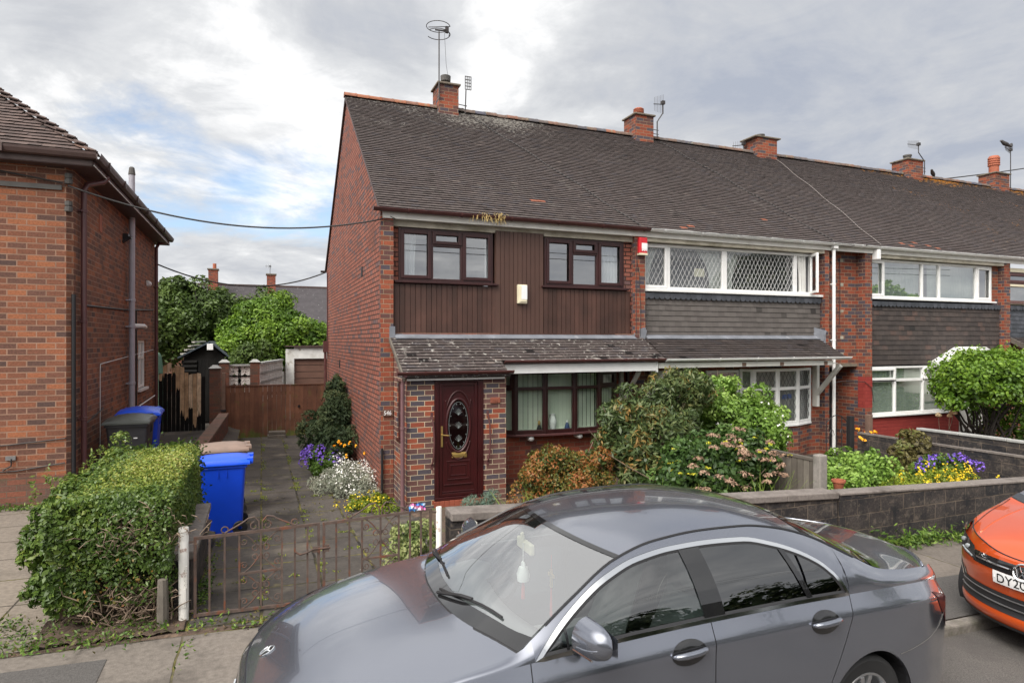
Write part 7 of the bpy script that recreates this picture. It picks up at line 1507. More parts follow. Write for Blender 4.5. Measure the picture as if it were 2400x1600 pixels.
for j in range(-14, 15):
    t = j / 14; a = np.array(gf(t, 0.60)); q = abs(t); b = np.array(GC.top(noseline(q), q, 1 if t >= 0 else -1)); rows.append([tuple(a + (b - a) * u - np.array((0.02 * math.sin(math.pi * u), 0, 0))) for u in np.linspace(0, 0.985, 6)])
MB().grid([r[::-1] for r in rows], 0.5).build('nose_panel', 'paint_grey', SAL, smooth=True)
MB().tube([tuple(np.array(GC.top(noseline(abs(t)), abs(t), 1 if t >= 0 else -1)) + np.array((0.0, 0, 0.001))) for t in np.linspace(-0.97, 0.97, 41)], 0.006, 5).build('panel_gap', 'car_trim', SAL)
gr = patch(gf, ((-0.5, 0.32), (0.5, 0.32), (0.56, 0.56), (-0.56, 0.56)), 0.006, 'grille', 'car_trim', SAL, 20, 5, True)
mb = MB()
for z in (0.40, 0.48): mb.tube([gf(t, z, 0.014) for t in np.linspace(-0.52, 0.52, 15)], 0.010, 6)
mb.tube([gf(0.13 * math.cos(a), 0.44 + 0.095 * math.sin(a), 0.03) for a in np.linspace(0, 2 * math.pi, 28)], 0.010, 6)
for k in range(3): a = R(90 + 120 * k); mb.tube([gf(0, 0.44, 0.032), gf(0.125 * math.cos(a), 0.44 + 0.09 * math.sin(a), 0.03)], [0.014, 0.004], 5)
mb.build('star_emblem', 'chrome', gr)
for sg in (-1, 1):
    hl = patch(gf, tuple((sg * t, z) for t, z in ((0.60, 0.50), (1.0, 0.56), (1.0, 0.66), (0.64, 0.60))), 0.008, 'headlight', 'lamp_clear', SAL, 8, 4, sg > 0)
    patch(gf, tuple((sg * t, z) for t, z in ((0.55, 0.14), (0.95, 0.16), (0.95, 0.32), (0.60, 0.30))), 0.006, 'air_intake', 'car_trim', SAL, 8, 4, sg > 0)
patch(gf, ((-0.26 / 0.8, 0.19), (0.26 / 0.8, 0.19), (0.26 / 0.8, 0.30), (-0.26 / 0.8, 0.30)), 0.012, 'number_plate', 'plate_white', SAL, 8, 3, True)
# bonnet badge: ring with three spoke star
bg = MB(); bx, bw_ = 0.03, 0.040
def onb(dx, dy, o=0.004): p = GC.top(bx + dx, abs(dy) / GC.ry(bx)); return (p[0], gy + 0.06 + dy, p[2] + o)
bg.tube([onb(bw_ * math.cos(a), bw_ * math.sin(a)) for a in np.linspace(0, 2 * math.pi, 24)], 0.0045, 5)
for k in range(3): a = R(180 + 120 * k); bg.tube([onb(0, 0, 0.006), onb(bw_ * math.cos(a), bw_ * math.sin(a))], [0.006, 0.002], 5)
be = MB().face([onb(bw_ * math.cos(a), bw_ * math.sin(a), 0.002) for a in np.linspace(0, 2 * math.pi, 20, endpoint=False)]).build('bonnet_badge', 'gloss_black', SAL); bg.build('star_emblem', 'chrome', be)
# bonnet feature creases
for sd in (-1, 1):
    pass
# tail: rear bumper skin, lamps
gr_ = fascia(GC, lambda t: 4.965 - 0.06 * t ** 2 - 0.16 * t ** 6, [0.02, 0.2, 0.42, 0.55, 0.75, 0.92], [-0.06, 0.0, 0.01, -0.02, -0.06, -0.10], -1, 0.62)
patch(gr_, ((-1, 0.02), (1, 0.02), (1, 0.86), (-1, 0.86)), 0.0, 'rear_bumper', 'paint_grey', SAL, 30, 12)
for sd in (-1, 1):
    rows = []
    for x in np.linspace(4.46, 4.86, 16):
        u = (x - 4.46) / 0.40; v1 = 0.925 - 0.06 * u; lo_ = 0.92 - 0.36 * min(1, u * 1.25); rows.append([tuple(np.array(C_)) for C_ in [tuple(np.array(GC.side(x, lo_ + (v1 - lo_) * k / 5, sd)) + np.array((0, sd * 0.004, 0.001))) for k in range(6)]])
    MB().grid(rows if sd < 0 else [r[::-1] for r in rows], 0.5).build('tail_light', 'lamp_red', SAL, smooth=True)
    MB().tube([tuple(np.array(GC.side(x, v, sd)) + np.array((0, sd * 0.002, 0))) for x, v in zip(np.linspace(4.0, 4.70, 14), (0.50, 0.505, 0.51, 0.52, 0.53, 0.54, 0.555, 0.57, 0.585, 0.60, 0.62, 0.66, 0.71, 0.76))], 0.003, 4).build('panel_gap', 'chimney_pot_grey', SAL)
MB().tube([tuple(np.array(GC.top(GC.tail(q) , q, 1 if j >= 0 else -1)) + np.array((0.004, 0, 0.003))) for j in range(-14, 15) for q in (abs(j) / 14,)], 0.010, 6).build('boot_lip', 'paint_grey', SAL, smooth=True)
# wipers
for (y0, y1) in ((0.74, 0.10), (0.02, -0.62)):
    w = MB(); pts = []
    for u in np.linspace(0, 1, 8):
        y = y0 + (y1 - y0) * u; x = GC.cowl(abs(y) / 0.85) + 0.02 + 0.075 * math.sin(1.9 * u); p = GC.top(x, min(1, abs(y) / GC.ry(x)), 1 if y >= 0 else -1); pts.append((p[0], gy + y, p[2] + 0.012))
    w.tube(pts, 0.008, 5); w.tube([(GC.cowl(abs(y0) / 0.85) - 0.01, gy + y0 - 0.05, pts[0][2]), tuple(np.array(pts[3]) + np.array((-0.02, 0, 0.018))), tuple(np.array(pts[4]) + np.array((0, 0, 0.01)))], 0.011, 5); w.build('wiper', 'car_trim', SAL)
# mirror and hanging ornaments
rm = MB(); hp = GC.top(GC.head(0) - 0.16, 0.0); rm.box(hp[0] + 0.03, hp[0] + 0.06, gy - 0.12, gy + 0.12, hp[2] - 0.13, hp[2] - 0.06); rm.tube([(hp[0] + 0.02, gy, hp[2] - 0.005), (hp[0] + 0.03, gy, hp[2] - 0.08)], 0.015, 6); rm.build('rear_view_mirror', 'cream_plastic', SAL, bevel=0.01)
t = thing('hanging_ornament', 'pale carved ornament with tassel hanging behind the grey car windscreen', 'ornament', (hp[0] + 0.03, gy - 0.02, hp[2] - 0.36), 'ornaments hung in the grey car'); mb = MB(); cxx, cyy, czz = hp[0] + 0.02, gy - 0.02, hp[2] - 0.20
mb.tube([(cxx, cyy, hp[2] - 0.07), (cxx, cyy, czz)], 0.003, 4); mb.build('cord', 'white_clean', t); mb = MB(); mb.blob((cxx, cyy, czz - 0.02), (0.012, 0.03, 0.03)); mb.lathe([(0.001, 0), (0.03, 0.0), (0.045, -0.05), (0.04, -0.09), (0.001, -0.09)], (cxx, cyy, czz - 0.03), 10); mb.build('body', 'white_clean', t, smooth=True, autos=40); mb = MB(); mb.lathe([(0.006, 0), (0.012, -0.05), (0.014, -0.12), (0.001, -0.12)], (cxx, cyy, czz - 0.12), 8); mb.build('tassel', 'rosary_red', t)
t = thing('hanging_cross', 'small gold cross on a red cord hanging in the grey car windscreen', 'ornament', (hp[0] + 0.06, gy - 0.34, hp[2] - 0.36), 'ornaments hung in the grey car'); mb = MB(); cyy = gy - 0.33; cxx = hp[0] + 0.08
mb.box(cxx - 0.006, cxx + 0.006, cyy - 0.01, cyy + 0.01, czz - 0.06, czz + 0.05); mb.box(cxx - 0.006, cxx + 0.006, cyy - 0.035, cyy + 0.035, czz + 0.005, czz + 0.025); mb.build('cross', 'brass', t); mb = MB(); mb.tube([(cxx, cyy, czz - 0.06), (cxx, cyy + 0.004, czz - 0.24)], [0.004, 0.010], 5); mb.tube([(cxx, cyy, hp[2] - 0.06), (cxx, cyy, czz + 0.05)], 0.002, 4); mb.build('cord', 'rosary_red', t)
# ---- the orange hatchback
oy = 3.50
def onose(q): return 6.375 + 0.30 * q ** 2 + 0.22 * q ** 6
OC = Car(oy, dict(
    hw=[(6.3, 0.80), (6.75, 0.82), (6.95, 0.868), (7.3, 0.88), (8.5, 0.885), (9.6, 0.875), (10.1, 0.83), (10.3, 0.76)],
    by=[(6.3, 0.74), (6.75, 0.77), (6.95, 0.815), (7.3, 0.83), (8.5, 0.835), (9.6, 0.81), (10.1, 0.75), (10.3, 0.70)],
    bz=[(6.3, 0.55), (6.6, 0.60), (6.8, 0.655), (7.04, 0.755), (7.4, 0.83), (8.0, 0.86), (9.2, 0.90), (10.0, 0.92), (10.3, 0.90)],
    ry=[(6.3, 0.72), (6.6, 0.74), (6.85, 0.77), (7.04, 0.765), (7.35, 0.755), (7.5, 0.735), (7.9, 0.64), (8.3, 0.585), (9.2, 0.575), (9.7, 0.57), (10.0, 0.60), (10.3, 0.60)],
    rz=[(6.3, 0.57), (6.6, 0.64), (6.85, 0.735), (7.04, 0.812), (7.35, 0.89), (7.5, 0.955), (7.9, 1.12), (8.3, 1.21), (9.2, 1.22), (9.7, 1.18), (10.0, 1.10), (10.3, 0.92)],
    cz=[(6.3, 0.585), (6.40, 0.625), (6.5, 0.70), (6.65, 0.772), (6.9, 0.842), (7.2, 0.90), (7.34, 0.925), (7.35, 0.93), (7.8, 1.14), (8.1, 1.25), (8.2, 1.27), (8.7, 1.295), (9.3, 1.28), (9.8, 1.22), (10.1, 1.08), (10.3, 0.95)],
    sz=[(6.3, -0.02), (10.4, -0.10)],
    nose=onose, cowl=q2(7.28, 0.20), head=q2(8.06, 0.18), rhead=lambda q: 9.75 - 0.05 * q ** 2, rbase=lambda q: 10.22 - 0.10 * q ** 2, tail=lambda q: 10.32 - 0.1 * q ** 2, boot=True,
    x_front=6.86, x_rear=10.28, fx0=lambda v: 6.90, tx=lambda v: 10.3 - 0.03 * v,
    s1=lambda v: 7.52, s2=lambda v: 8.62, s3=lambda v: 9.35 + 0.2 * v, arches=[(7.12, 0.07, 0.335), (9.65, -0.02, 0.335)], tyre=0.30, wdz=0.0, mirror=(8.30, 0.95), mirmat='gloss_black',
    dlo=[(7.60, 0.845), (7.75, 0.93), (8.0, 1.075), (8.3, 1.15), (8.8, 1.17), (9.3, 1.16), (9.6, 1.11), (9.8, 1.02), (9.86, 0.91)], dlo_end=9.87, chrome=0.016, trimmat='car_trim',
    panes=[(7.6, 8.55, 'side_glass'), (8.68, 9.5, 'privacy_glass')], bpillars=[(8.55, 8.68, -0.02)], handles=[(8.4, 0.84), (9.2, 0.86)]))
HAT = thing('parked_car', 'orange hatchback car at the right edge with black grille and white number plate', 'car', (8.3, oy, -0.25), 'cars parked along the kerb')
build_car(OC, HAT, 'paint_orange', 'windscreen_glass'); cabin(OC, HAT, 0.0, 7.6, 0.34)
of = fascia(OC, lambda t: 6.32 + 0.40 * t ** 2 + 0.10 * t ** 6 + 0.10 * t ** 16, [-0.03, 0.06, 0.14, 0.26, 0.44, 0.52, 0.58, 0.64], [0.035, 0.0, 0.03, 0.02, -0.01, 0.0, 0.025, 0.05], 1, 0.868)
patch(of, ((-1, -0.03), (1, -0.03), (1, 0.60), (-1, 0.60)), 0.0, 'front_bumper', 'paint_orange', HAT, 60, 24, True)
rows = []
for j in range(-18, 19):
    t = j / 18; a = np.array(of(t, 0.595)); q = abs(t); b = np.array(OC.top(onose(q), q, 1 if t >= 0 else -1)); rows.append([tuple(a + (b - a) * u) for u in np.linspace(0, 0.99, 5)])
MB().grid([r[::-1] for r in rows], 0.5).build('nose_panel', 'paint_orange', HAT, smooth=True)
g2_ = patch(of, ((-0.58, 0.475), (0.58, 0.475), (0.58, 0.575), (-0.58, 0.575)), 0.006, 'grille', 'gloss_black', HAT, 40, 4, True)
mb = MB(); mb.tube([of(t, 0.528, 0.014) for t in np.linspace(0.13, 0.53, 14)], 0.008, 6); mb.tube([of(t, 0.528, 0.014) for t in np.linspace(-0.53, -0.13, 14)], 0.008, 6); mb.build('chrome_strip', 'chrome', g2_)
mb = MB(); mb.tube([of(0.085 * math.cos(a), 0.528 + 0.072 * math.sin(a), 0.02) for a in np.linspace(0, 2 * math.pi, 28)], 0.009, 6)
for sg in (-1, 1):
    mb.tube([of(sg * 0.045, 0.585, 0.02), of(sg * 0.012, 0.535, 0.02), of(0, 0.535, 0.02)], 0.005, 5); mb.tube([of(sg * 0.070, 0.555, 0.02), of(sg * 0.032, 0.470, 0.02), of(0, 0.522, 0.02)], 0.005, 5)
mb.build('round_emblem', 'chrome', g2_)
rl = MB(); f = lambda a, b: of(0.50 - a, 0.545 + b, 0.012)
rl.tube([f(0.0, 0.0), f(0.012, 0.03), f(0.05, 0.03), f(0.052, 0.018), f(0.018, 0.014)], 0.003, 4); rl.tube([f(0.03, 0.014), f(0.055, 0.0)], 0.003, 4); rl.tube([f(0.065, 0.0), f(0.10, 0.0), f(0.108, 0.024), f(0.073, 0.024)], 0.002, 4); rl.build('grille_emblem', 'chrome', g2_)
for sg in (-1, 1):
    hl = patch(of, tuple((sg * t, z) for t, z in ((0.53, 0.485), (0.97, 0.535), (0.985, 0.705), (0.60, 0.600))), 0.010, 'headlight', 'lamp_dark', HAT, 10, 6, sg > 0)
    ml = MB(); ml.tube([of(sg * t, z, 0.016) for t, z in ((0.60, 0.510), (0.72, 0.527), (0.80, 0.538))], 0.009, 5); ml.build('lamp_strip', 'lamp_clear', hl)
    le = MB()
    for t, z in ((0.70, 0.565), (0.82, 0.595)): p = of(sg * t, z, 0.010); le.blob(p, (0.012, 0.035, 0.024), 10, 6)
    le.build('lamp_lens', 'lamp_clear', hl, smooth=True)
    cr = patch(of, tuple((sg * t, z) for t, z in ((0.70, 0.20), (0.985, 0.20), (0.985, 0.42), (0.76, 0.33))), 0.005, 'fog_surround', 'gloss_black', HAT, 10, 6, sg > 0)
    patch(of, tuple((sg * t, z) for t, z in ((0.80, 0.245), (0.93, 0.25), (0.93, 0.365), (0.82, 0.325))), 0.012, 'fog_lamp', 'lamp_clear', cr, 6, 4, sg > 0)
ai = patch(of, ((-0.98, 0.10), (0.98, 0.10), (0.84, 0.275), (-0.84, 0.275)), 0.006, 'air_intake', 'car_trim', HAT, 44, 6, True)
mb = MB(); mb.tube([of(t, 0.235 , 0.014) for t in np.linspace(-0.8, 0.8, 30)], 0.006, 5); mb.tube([of(t, 0.165, 0.014) for t in np.linspace(-0.86, 0.86, 30)], 0.007, 5); mb.build('intake_bars', 'steel_dull', ai)
patch(of, ((-0.98, -0.03), (0.98, -0.03), (0.98, 0.0), (-0.98, 0.0)), 0.008, 'splitter', 'car_trim', HAT, 44, 3, True)
yp = 0.26
np_ = patch(of, ((-yp / 0.868, 0.365), (yp / 0.868, 0.365), (yp / 0.868, 0.478), (-yp / 0.868, 0.478)), 0.020, 'number_plate', 'plate_white', HAT, 8, 3, True)
def onplate(x, y, z):
    t = (yp - 0.035 - x) / 0.868; p = of(t, 0.382 + y, 0.0225 + z); return p
text_mb('DY20', 0.112, 0.0008, onplate).build('characters', 'text_black', np_)
MB().blob(of((yp - 0.018) / 0.868, 0.42, 0.022), (0.004, 0.006, 0.006)).build('plate_screw', 'white_clean', np_)
MB().tube([tuple(np.array(OC.top(onose(abs(t)), abs(t), 1 if t >= 0 else -1)) + np.array((0.0, 0, 0.002))) for t in np.linspace(-0.98, 0.98, 41)], 0.006, 5).build('panel_gap', 'car_trim', HAT)
for sd in (-1, 1):   # bonnet swage lines
    MB().tube([tuple(np.array(OC.top(x, q, sd)) + np.array((0, 0, -0.004))) for x, q in zip(np.linspace(6.62, 7.4, 16), np.linspace(0.74, 0.66, 16))], 0.010, 6).build('bonnet_crease', 'paint_orange', HAT, smooth=True)
    rows = [[tuple(np.array(OC.top(x, q + d, sd)) + np.array((0, 0, 0.003))) for d in (-0.006, 0.006)] for x, q in zip(np.linspace(6.70, 7.42, 18), np.linspace(0.90, 0.985, 18))]
    MB().grid(rows, 0.5).build('panel_gap', 'car_trim', HAT)
# ------------------------------------------------------------------ plants
def leafmat(name, stops, rough=0.5, trans=0.25, spec=0.4):
    return M(name, ramp=stops, rough=rough, var=0.12, vscale=6, trans=trans, spec=spec)
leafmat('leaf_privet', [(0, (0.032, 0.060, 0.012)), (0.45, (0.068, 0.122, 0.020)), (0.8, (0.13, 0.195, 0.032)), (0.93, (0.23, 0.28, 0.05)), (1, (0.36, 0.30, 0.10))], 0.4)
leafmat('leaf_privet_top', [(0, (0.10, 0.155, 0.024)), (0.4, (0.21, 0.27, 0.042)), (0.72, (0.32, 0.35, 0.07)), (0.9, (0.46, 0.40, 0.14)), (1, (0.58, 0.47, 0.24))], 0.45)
leafmat('leaf_tree', [(0, (0.034, 0.060, 0.012)), (0.5, (0.075, 0.125, 0.024)), (1, (0.15, 0.215, 0.045))])
leafmat('leaf_tree_bright', [(0, (0.045, 0.10, 0.010)), (0.5, (0.115, 0.215, 0.018)), (1, (0.22, 0.34, 0.035))])
leafmat('leaf_rhodo', [(0, (0.040, 0.066, 0.022)), (0.40, (0.085, 0.125, 0.040)), (0.66, (0.15, 0.175, 0.06)), (0.78, (0.24, 0.165, 0.045)), (1, (0.36, 0.20, 0.065))], 0.45)
leafmat('leaf_lime', [(0, (0.085, 0.165, 0.024)), (0.5, (0.19, 0.32, 0.050)), (1, (0.33, 0.47, 0.11))])
leafmat('leaf_hydrangea', [(0, (0.030, 0.064, 0.018)), (0.6, (0.068, 0.13, 0.030)), (1, (0.13, 0.20, 0.050))], 0.4)
leafmat('leaf_azalea', [(0, (0.04, 0.065, 0.014)), (0.30, (0.085, 0.115, 0.022)), (0.50, (0.20, 0.14, 0.030)), (0.75, (0.30, 0.10, 0.030)), (1, (0.40, 0.16, 0.055))])
leafmat('leaf_conifer', [(0, (0.022, 0.042, 0.016)), (0.6, (0.062, 0.092, 0.034)), (1, (0.15, 0.16, 0.065))], 0.7)
leafmat('leaf_silver', [(0, (0.20, 0.22, 0.16)), (0.6, (0.34, 0.36, 0.28)), (1, (0.46, 0.42, 0.33))], 0.8)
leafmat('leaf_grey_blue', [(0, (0.085, 0.14, 0.105)), (1, (0.20, 0.28, 0.21))], 0.7)
leafmat('leaf_mid', [(0, (0.042, 0.085, 0.014)), (0.6, (0.10, 0.185, 0.026)), (1, (0.20, 0.29, 0.05))])
leafmat('leaf_variegated', [(0, (0.10, 0.15, 0.04)), (0.5, (0.26, 0.31, 0.11)), (1, (0.46, 0.46, 0.22))])
leafmat('leaf_iris', [(0, (0.12, 0.20, 0.03)), (1, (0.30, 0.40, 0.08))])
leafmat('leaf_brown', [(0, (0.09, 0.075, 0.03)), (0.5, (0.16, 0.14, 0.045)), (0.8, (0.13, 0.16, 0.04)), (1, (0.24, 0.16, 0.09))])
leafmat('leaf_yellow_green', [(0, (0.10, 0.16, 0.012)), (1, (0.30, 0.34, 0.03))])
M('petal_white', ramp=[(0, (0.70, 0.68, 0.62)), (1, (0.86, 0.86, 0.84))], rough=0.7, var=0.03)
M('petal_purple', ramp=[(0, (0.10, 0.045, 0.36)), (1, (0.21, 0.11, 0.56))], rough=0.7, var=0.05)
M('petal_yellow', ramp=[(0, (0.62, 0.40, 0.006)), (1, (0.82, 0.62, 0.02))], rough=0.7, var=0.05)
M('petal_lime', ramp=[(0, (0.36, 0.36, 0.015)), (1, (0.55, 0.50, 0.03))], rough=0.7, var=0.05)
M('petal_dry', ramp=[(0, (0.19, 0.11, 0.07)), (0.5, (0.30, 0.19, 0.13)), (1, (0.42, 0.29, 0.21))], rough=0.9, var=0.1)
M('petal_cream', ramp=[(0, (0.70, 0.46, 0.26)), (1, (0.82, 0.62, 0.40))], rough=0.8, var=0.05)
M('petal_orange', (0.85, 0.38, 0.01), rough=0.7, var=0.05)
M('twig', (0.20, 0.145, 0.105), rough=0.9, var=0.3)
M('bark_dark', (0.030, 0.024, 0.020), rough=0.9, var=0.3)
def mixtone(tone, n, a=0.55): return np.clip(a * tone + (1 - a) * RNG.random(n), 0, 1)
def shrub(name, label, cat, mat, groups, L, Wd, zg, stems=6, sx=0.3, droop=0.1, jit=0.55, group=None, inner=True, base=None, stem_r=0.02):
    """groups: list of (n, centre, radii, nsub, sub) of leaf clumps"""
    c0 = np.array(groups[0][1]); t = thing(name, label, cat, (c0[0], c0[1], zg), group); sets = []; tips = []
    for (n, c, r, nsub, sub) in groups:
        P_, N_, tn = clump_points(n, c, r, nsub, sub, zmin=zg + 0.02); sets.append(leaf_arrays(P_, N_, L, Wd, mixtone(tn, len(P_)), droop, jit))
        if inner:
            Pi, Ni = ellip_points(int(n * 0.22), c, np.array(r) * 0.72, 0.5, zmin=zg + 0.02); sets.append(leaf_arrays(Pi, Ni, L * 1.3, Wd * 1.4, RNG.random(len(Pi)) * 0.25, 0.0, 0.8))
        for k in range(stems): tips.append(np.array(c) + RNG.normal(0, 0.45, 3) * np.array(r))
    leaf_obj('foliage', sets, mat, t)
    if stems:
        b = base or [(c0[0] + random.uniform(-sx, sx) * 0.4, c0[1] + random.uniform(-sx, sx) * 0.4, zg) for _ in range(5)]; stems_mb(b, tips, stem_r, 0.005).build('stems', 'twig', t)
    return t
def dots(name, mat, parent, P_, size, N_=None, up=0.8):
    N_ = np.tile(np.array([0.0, -0.3, up]), (len(P_), 1)) if N_ is None else N_
    return leaf_obj(name, [leaf_arrays(P_, N_, size, size * 0.8, None, 0.0, 0.5)], mat, parent)
# --- the clipped privet hedge (rounded box)
HG = thing('privet_hedge', 'clipped privet hedge with yellowish flat top and shaggy green front', 'hedge', (-1.35, 7.8, 0.1)); sets = []; sets2 = []
hx0, hx1, hy0, hy1, hzt = -1.66, -0.73, 6.28, 9.15, 1.27
def bend(x, y): return x - 0.02 * (y - 6.4)
def hbump(P): return 0.05 * np.sin(P[:, 0] * 5.1 + P[:, 1] * 2.3) + 0.04 * np.sin(P[:, 1] * 4.7 + P[:, 2] * 6.0) + 0.03 * np.sin(P[:, 0] * 11 + P[:, 2] * 9)
# top
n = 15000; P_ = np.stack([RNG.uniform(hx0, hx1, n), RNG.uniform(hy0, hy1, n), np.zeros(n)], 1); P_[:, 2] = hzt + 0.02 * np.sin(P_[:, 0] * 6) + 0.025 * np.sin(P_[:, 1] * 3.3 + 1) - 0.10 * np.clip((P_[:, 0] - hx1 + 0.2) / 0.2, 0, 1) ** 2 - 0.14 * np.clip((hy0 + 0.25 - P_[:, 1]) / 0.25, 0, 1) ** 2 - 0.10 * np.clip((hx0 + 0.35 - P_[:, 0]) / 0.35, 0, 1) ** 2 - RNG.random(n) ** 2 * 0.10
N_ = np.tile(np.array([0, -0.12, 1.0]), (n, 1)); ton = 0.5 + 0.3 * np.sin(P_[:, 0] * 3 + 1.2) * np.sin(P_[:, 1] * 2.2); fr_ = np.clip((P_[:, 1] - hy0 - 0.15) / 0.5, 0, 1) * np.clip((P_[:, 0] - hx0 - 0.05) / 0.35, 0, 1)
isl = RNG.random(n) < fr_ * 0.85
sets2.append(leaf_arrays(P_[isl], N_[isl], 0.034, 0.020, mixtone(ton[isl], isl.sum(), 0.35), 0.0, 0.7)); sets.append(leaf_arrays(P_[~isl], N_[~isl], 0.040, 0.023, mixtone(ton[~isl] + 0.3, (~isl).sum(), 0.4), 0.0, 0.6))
# front face, right end darker and twiggy, left end with long leaves
n = 14000; u = RNG.random(n); P_ = np.stack([hx0 + (hx1 - hx0) * u, np.full(n, hy0), RNG.uniform(0.30, hzt - 0.02, n)], 1)
bulge = 0.22 * np.sin(np.pi * np.clip((P_[:, 2] - 0.1) / (hzt + 0.05), 0, 1)) ** 0.8; P_[:, 1] += 0.10 - bulge + hbump(P_) + RNG.random(n) ** 1.6 * 0.20
bare = (u > 0.36) & (P_[:, 2] < 0.60) & (RNG.random(n) < 0.70 + 0.5 * (0.5 - P_[:, 2])); hole = (np.hypot((P_[:, 0] + 0.90) / 0.20, (P_[:, 2] - 0.92) / 0.13) < 1) & (RNG.random(n) < 0.6); k = ~(bare | hole); P_ = P_[k]; u = u[k]
N_ = np.stack([-0.15 + 0.3 * (u - 0.5), -np.ones(len(P_)), 0.35 * np.ones(len(P_))], 1); ton = np.clip(0.32 + 0.32 * np.sin(P_[:, 0] * 9 + P_[:, 2] * 7) * np.sin(P_[:, 2] * 9 - P_[:, 0] * 3) + 0.25 * (1 - u) + 0.25 * (P_[:, 2] - 0.6), 0, 1)
gapn = np.sin(P_[:, 0] * 13 + 1.3 * np.sin(P_[:, 2] * 9)) * np.sin(P_[:, 2] * 15 + P_[:, 0] * 4); kk = ~((gapn > 0.45) & (RNG.random(len(P_)) < 0.75)); P_, N_, u, ton = P_[kk], N_[kk], u[kk], ton[kk]
big = (0.034 + 0.026 * np.clip(1 - u * 1.6, 0, 1)) * RNG.uniform(0.7, 1.25, len(P_)); sets.append(leaf_arrays(P_, N_, big, big * 0.52, mixtone(ton, len(P_), 0.5), 0.15, 0.55))
# shaggy left shoulder: clumps of shoots
for (n, c, r) in ((4600, (-1.66, 6.75, 0.80), (0.27, 0.46, 0.50)), (3600, (-1.68, 7.6, 0.88), (0.24, 0.7, 0.45)), (900, (-1.72, 6.5, 0.50), (0.16, 0.25, 0.2)), (2000, (-1.64, 8.6, 1.0), (0.22, 0.6, 0.36))):
    Pc, Nc, tn = clump_points(n, c, r, 46, 0.22, zmin=0.16, up=0.5); sets.append(leaf_arrays(Pc, Nc, 0.060, 0.027, np.clip(mixtone(tn, len(Pc), 0.5) * 0.8 + 0.35 * (Pc[:, 2] - 0.45), 0, 0.95), 0.2, 0.5))
for i in range(46):   # young shoots that stick out
    b = np.array((random.choice((random.uniform(-2.0, -1.6), random.uniform(-1.95, -1.2))), random.uniform(6.4, 9.3), random.uniform(0.9, 1.22))); d = np.array((random.uniform(-0.5, 0.1), random.uniform(-0.25, 0.1), random.uniform(0.5, 1.0))); d /= np.linalg.norm(d); L_ = random.uniform(0.10, 0.26); ts = RNG.random(16); Pc = b + d * (ts * L_)[:, None] + RNG.normal(0, 0.012, (16, 3)); Nc = RNG.normal(0, 1, (16, 3)) + np.array((0, 0, 0.8)); sets.append(leaf_arrays(Pc, Nc, 0.045, 0.017, RNG.uniform(0.6, 0.97, 16), 0.0, 0.4))
Pc, Nc, tn = clump_points(1500, (-1.72, 9.55, 1.05), (0.16, 0.2, 0.32), 14, 0.4, zmin=0.2); sets.append(leaf_arrays(Pc, Nc, 0.05, 0.022, RNG.uniform(0.5, 0.95, len(Pc)), 0.1, 0.5))
# right face towards the drive and back face
n = 9500; P_ = np.stack([np.full(n, hx1), RNG.uniform(hy0, hy1, n), RNG.uniform(0.42, hzt - 0.05, n)], 1); P_[:, 0] += -0.02 + 0.05 * np.sin(np.pi * P_[:, 2] / hzt) + hbump(P_) * 0.5 - RNG.random(n) ** 1.6 * 0.14; keep = ~((P_[:, 1] < 6.62) & (RNG.random(n) < 0.55)); P_ = P_[keep]; n = len(P_)
sets.append(leaf_arrays(P_, np.tile(np.array([1.0, -0.3, 0.35]), (n, 1)), 0.038, 0.022, mixtone(0.55 + 0.3 * np.sin(P_[:, 1] * 4) + 0.2 * (P_[:, 2] - 0.7), n, 0.45), 0.0, 0.6))
n = 4000; P_ = np.stack([RNG.uniform(hx0, hx1, n), np.full(n, hy1), RNG.uniform(0.3, hzt, n)], 1) + RNG.normal(0, 0.04, (n, 3)); sets.append(leaf_arrays(P_, np.tile(np.array([0, 1.0, 0.3]), (n, 1)), 0.045, 0.025, RNG.random(n) * 0.7, 0.0, 0.6))
n = 150; P_ = np.stack([RNG.normal(-1.22, 0.16, n), RNG.normal(6.24, 0.04, n), RNG.normal(0.62, 0.16, n)], 1); sets3 = [leaf_arrays(P_, np.tile(np.array([0, -1.0, 0.3]), (n, 1)), 0.030, 0.018, RNG.random(n) * 0.7, 0.1, 0.6)]; leaf_obj('withered_leaves', sets3, 'leaf_azalea', HG)
# dark heart
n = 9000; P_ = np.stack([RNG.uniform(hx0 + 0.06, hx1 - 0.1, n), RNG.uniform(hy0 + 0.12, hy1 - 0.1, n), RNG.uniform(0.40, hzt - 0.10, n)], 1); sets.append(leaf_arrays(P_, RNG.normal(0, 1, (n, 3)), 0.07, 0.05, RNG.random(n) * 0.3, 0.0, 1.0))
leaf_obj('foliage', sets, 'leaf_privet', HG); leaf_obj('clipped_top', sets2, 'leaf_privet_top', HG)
tw = MB()
for i in range(420):
    a = Vector((random.uniform(-1.45, -0.72), random.uniform(6.24, 6.75), random.uniform(0.06, 0.45))); q = a + Vector((random.uniform(-0.16, 0.16), random.uniform(-0.14, 0.05), random.uniform(-0.06, 0.20))); m_ = a.lerp(q, 0.5) + Vector((random.uniform(-0.05, 0.05), random.uniform(-0.05, 0.02), random.uniform(-0.04, 0.04))); tw.tube([a, m_, q], [0.0065, 0.005, 0.003], 4, cap=False)
for i in range(170):
    a = Vector((random.gauss(-0.95, 0.20), random.uniform(6.12, 6.35), random.gauss(0.93, 0.10))); q = a + Vector((random.uniform(-0.10, 0.10), random.uniform(-0.05, 0.05), random.uniform(-0.08, 0.10))); tw.tube([a, a.lerp(q, 0.5) + Vector((0.01, -0.02, 0.02)), q], [0.0045, 0.004, 0.002], 3, cap=False)
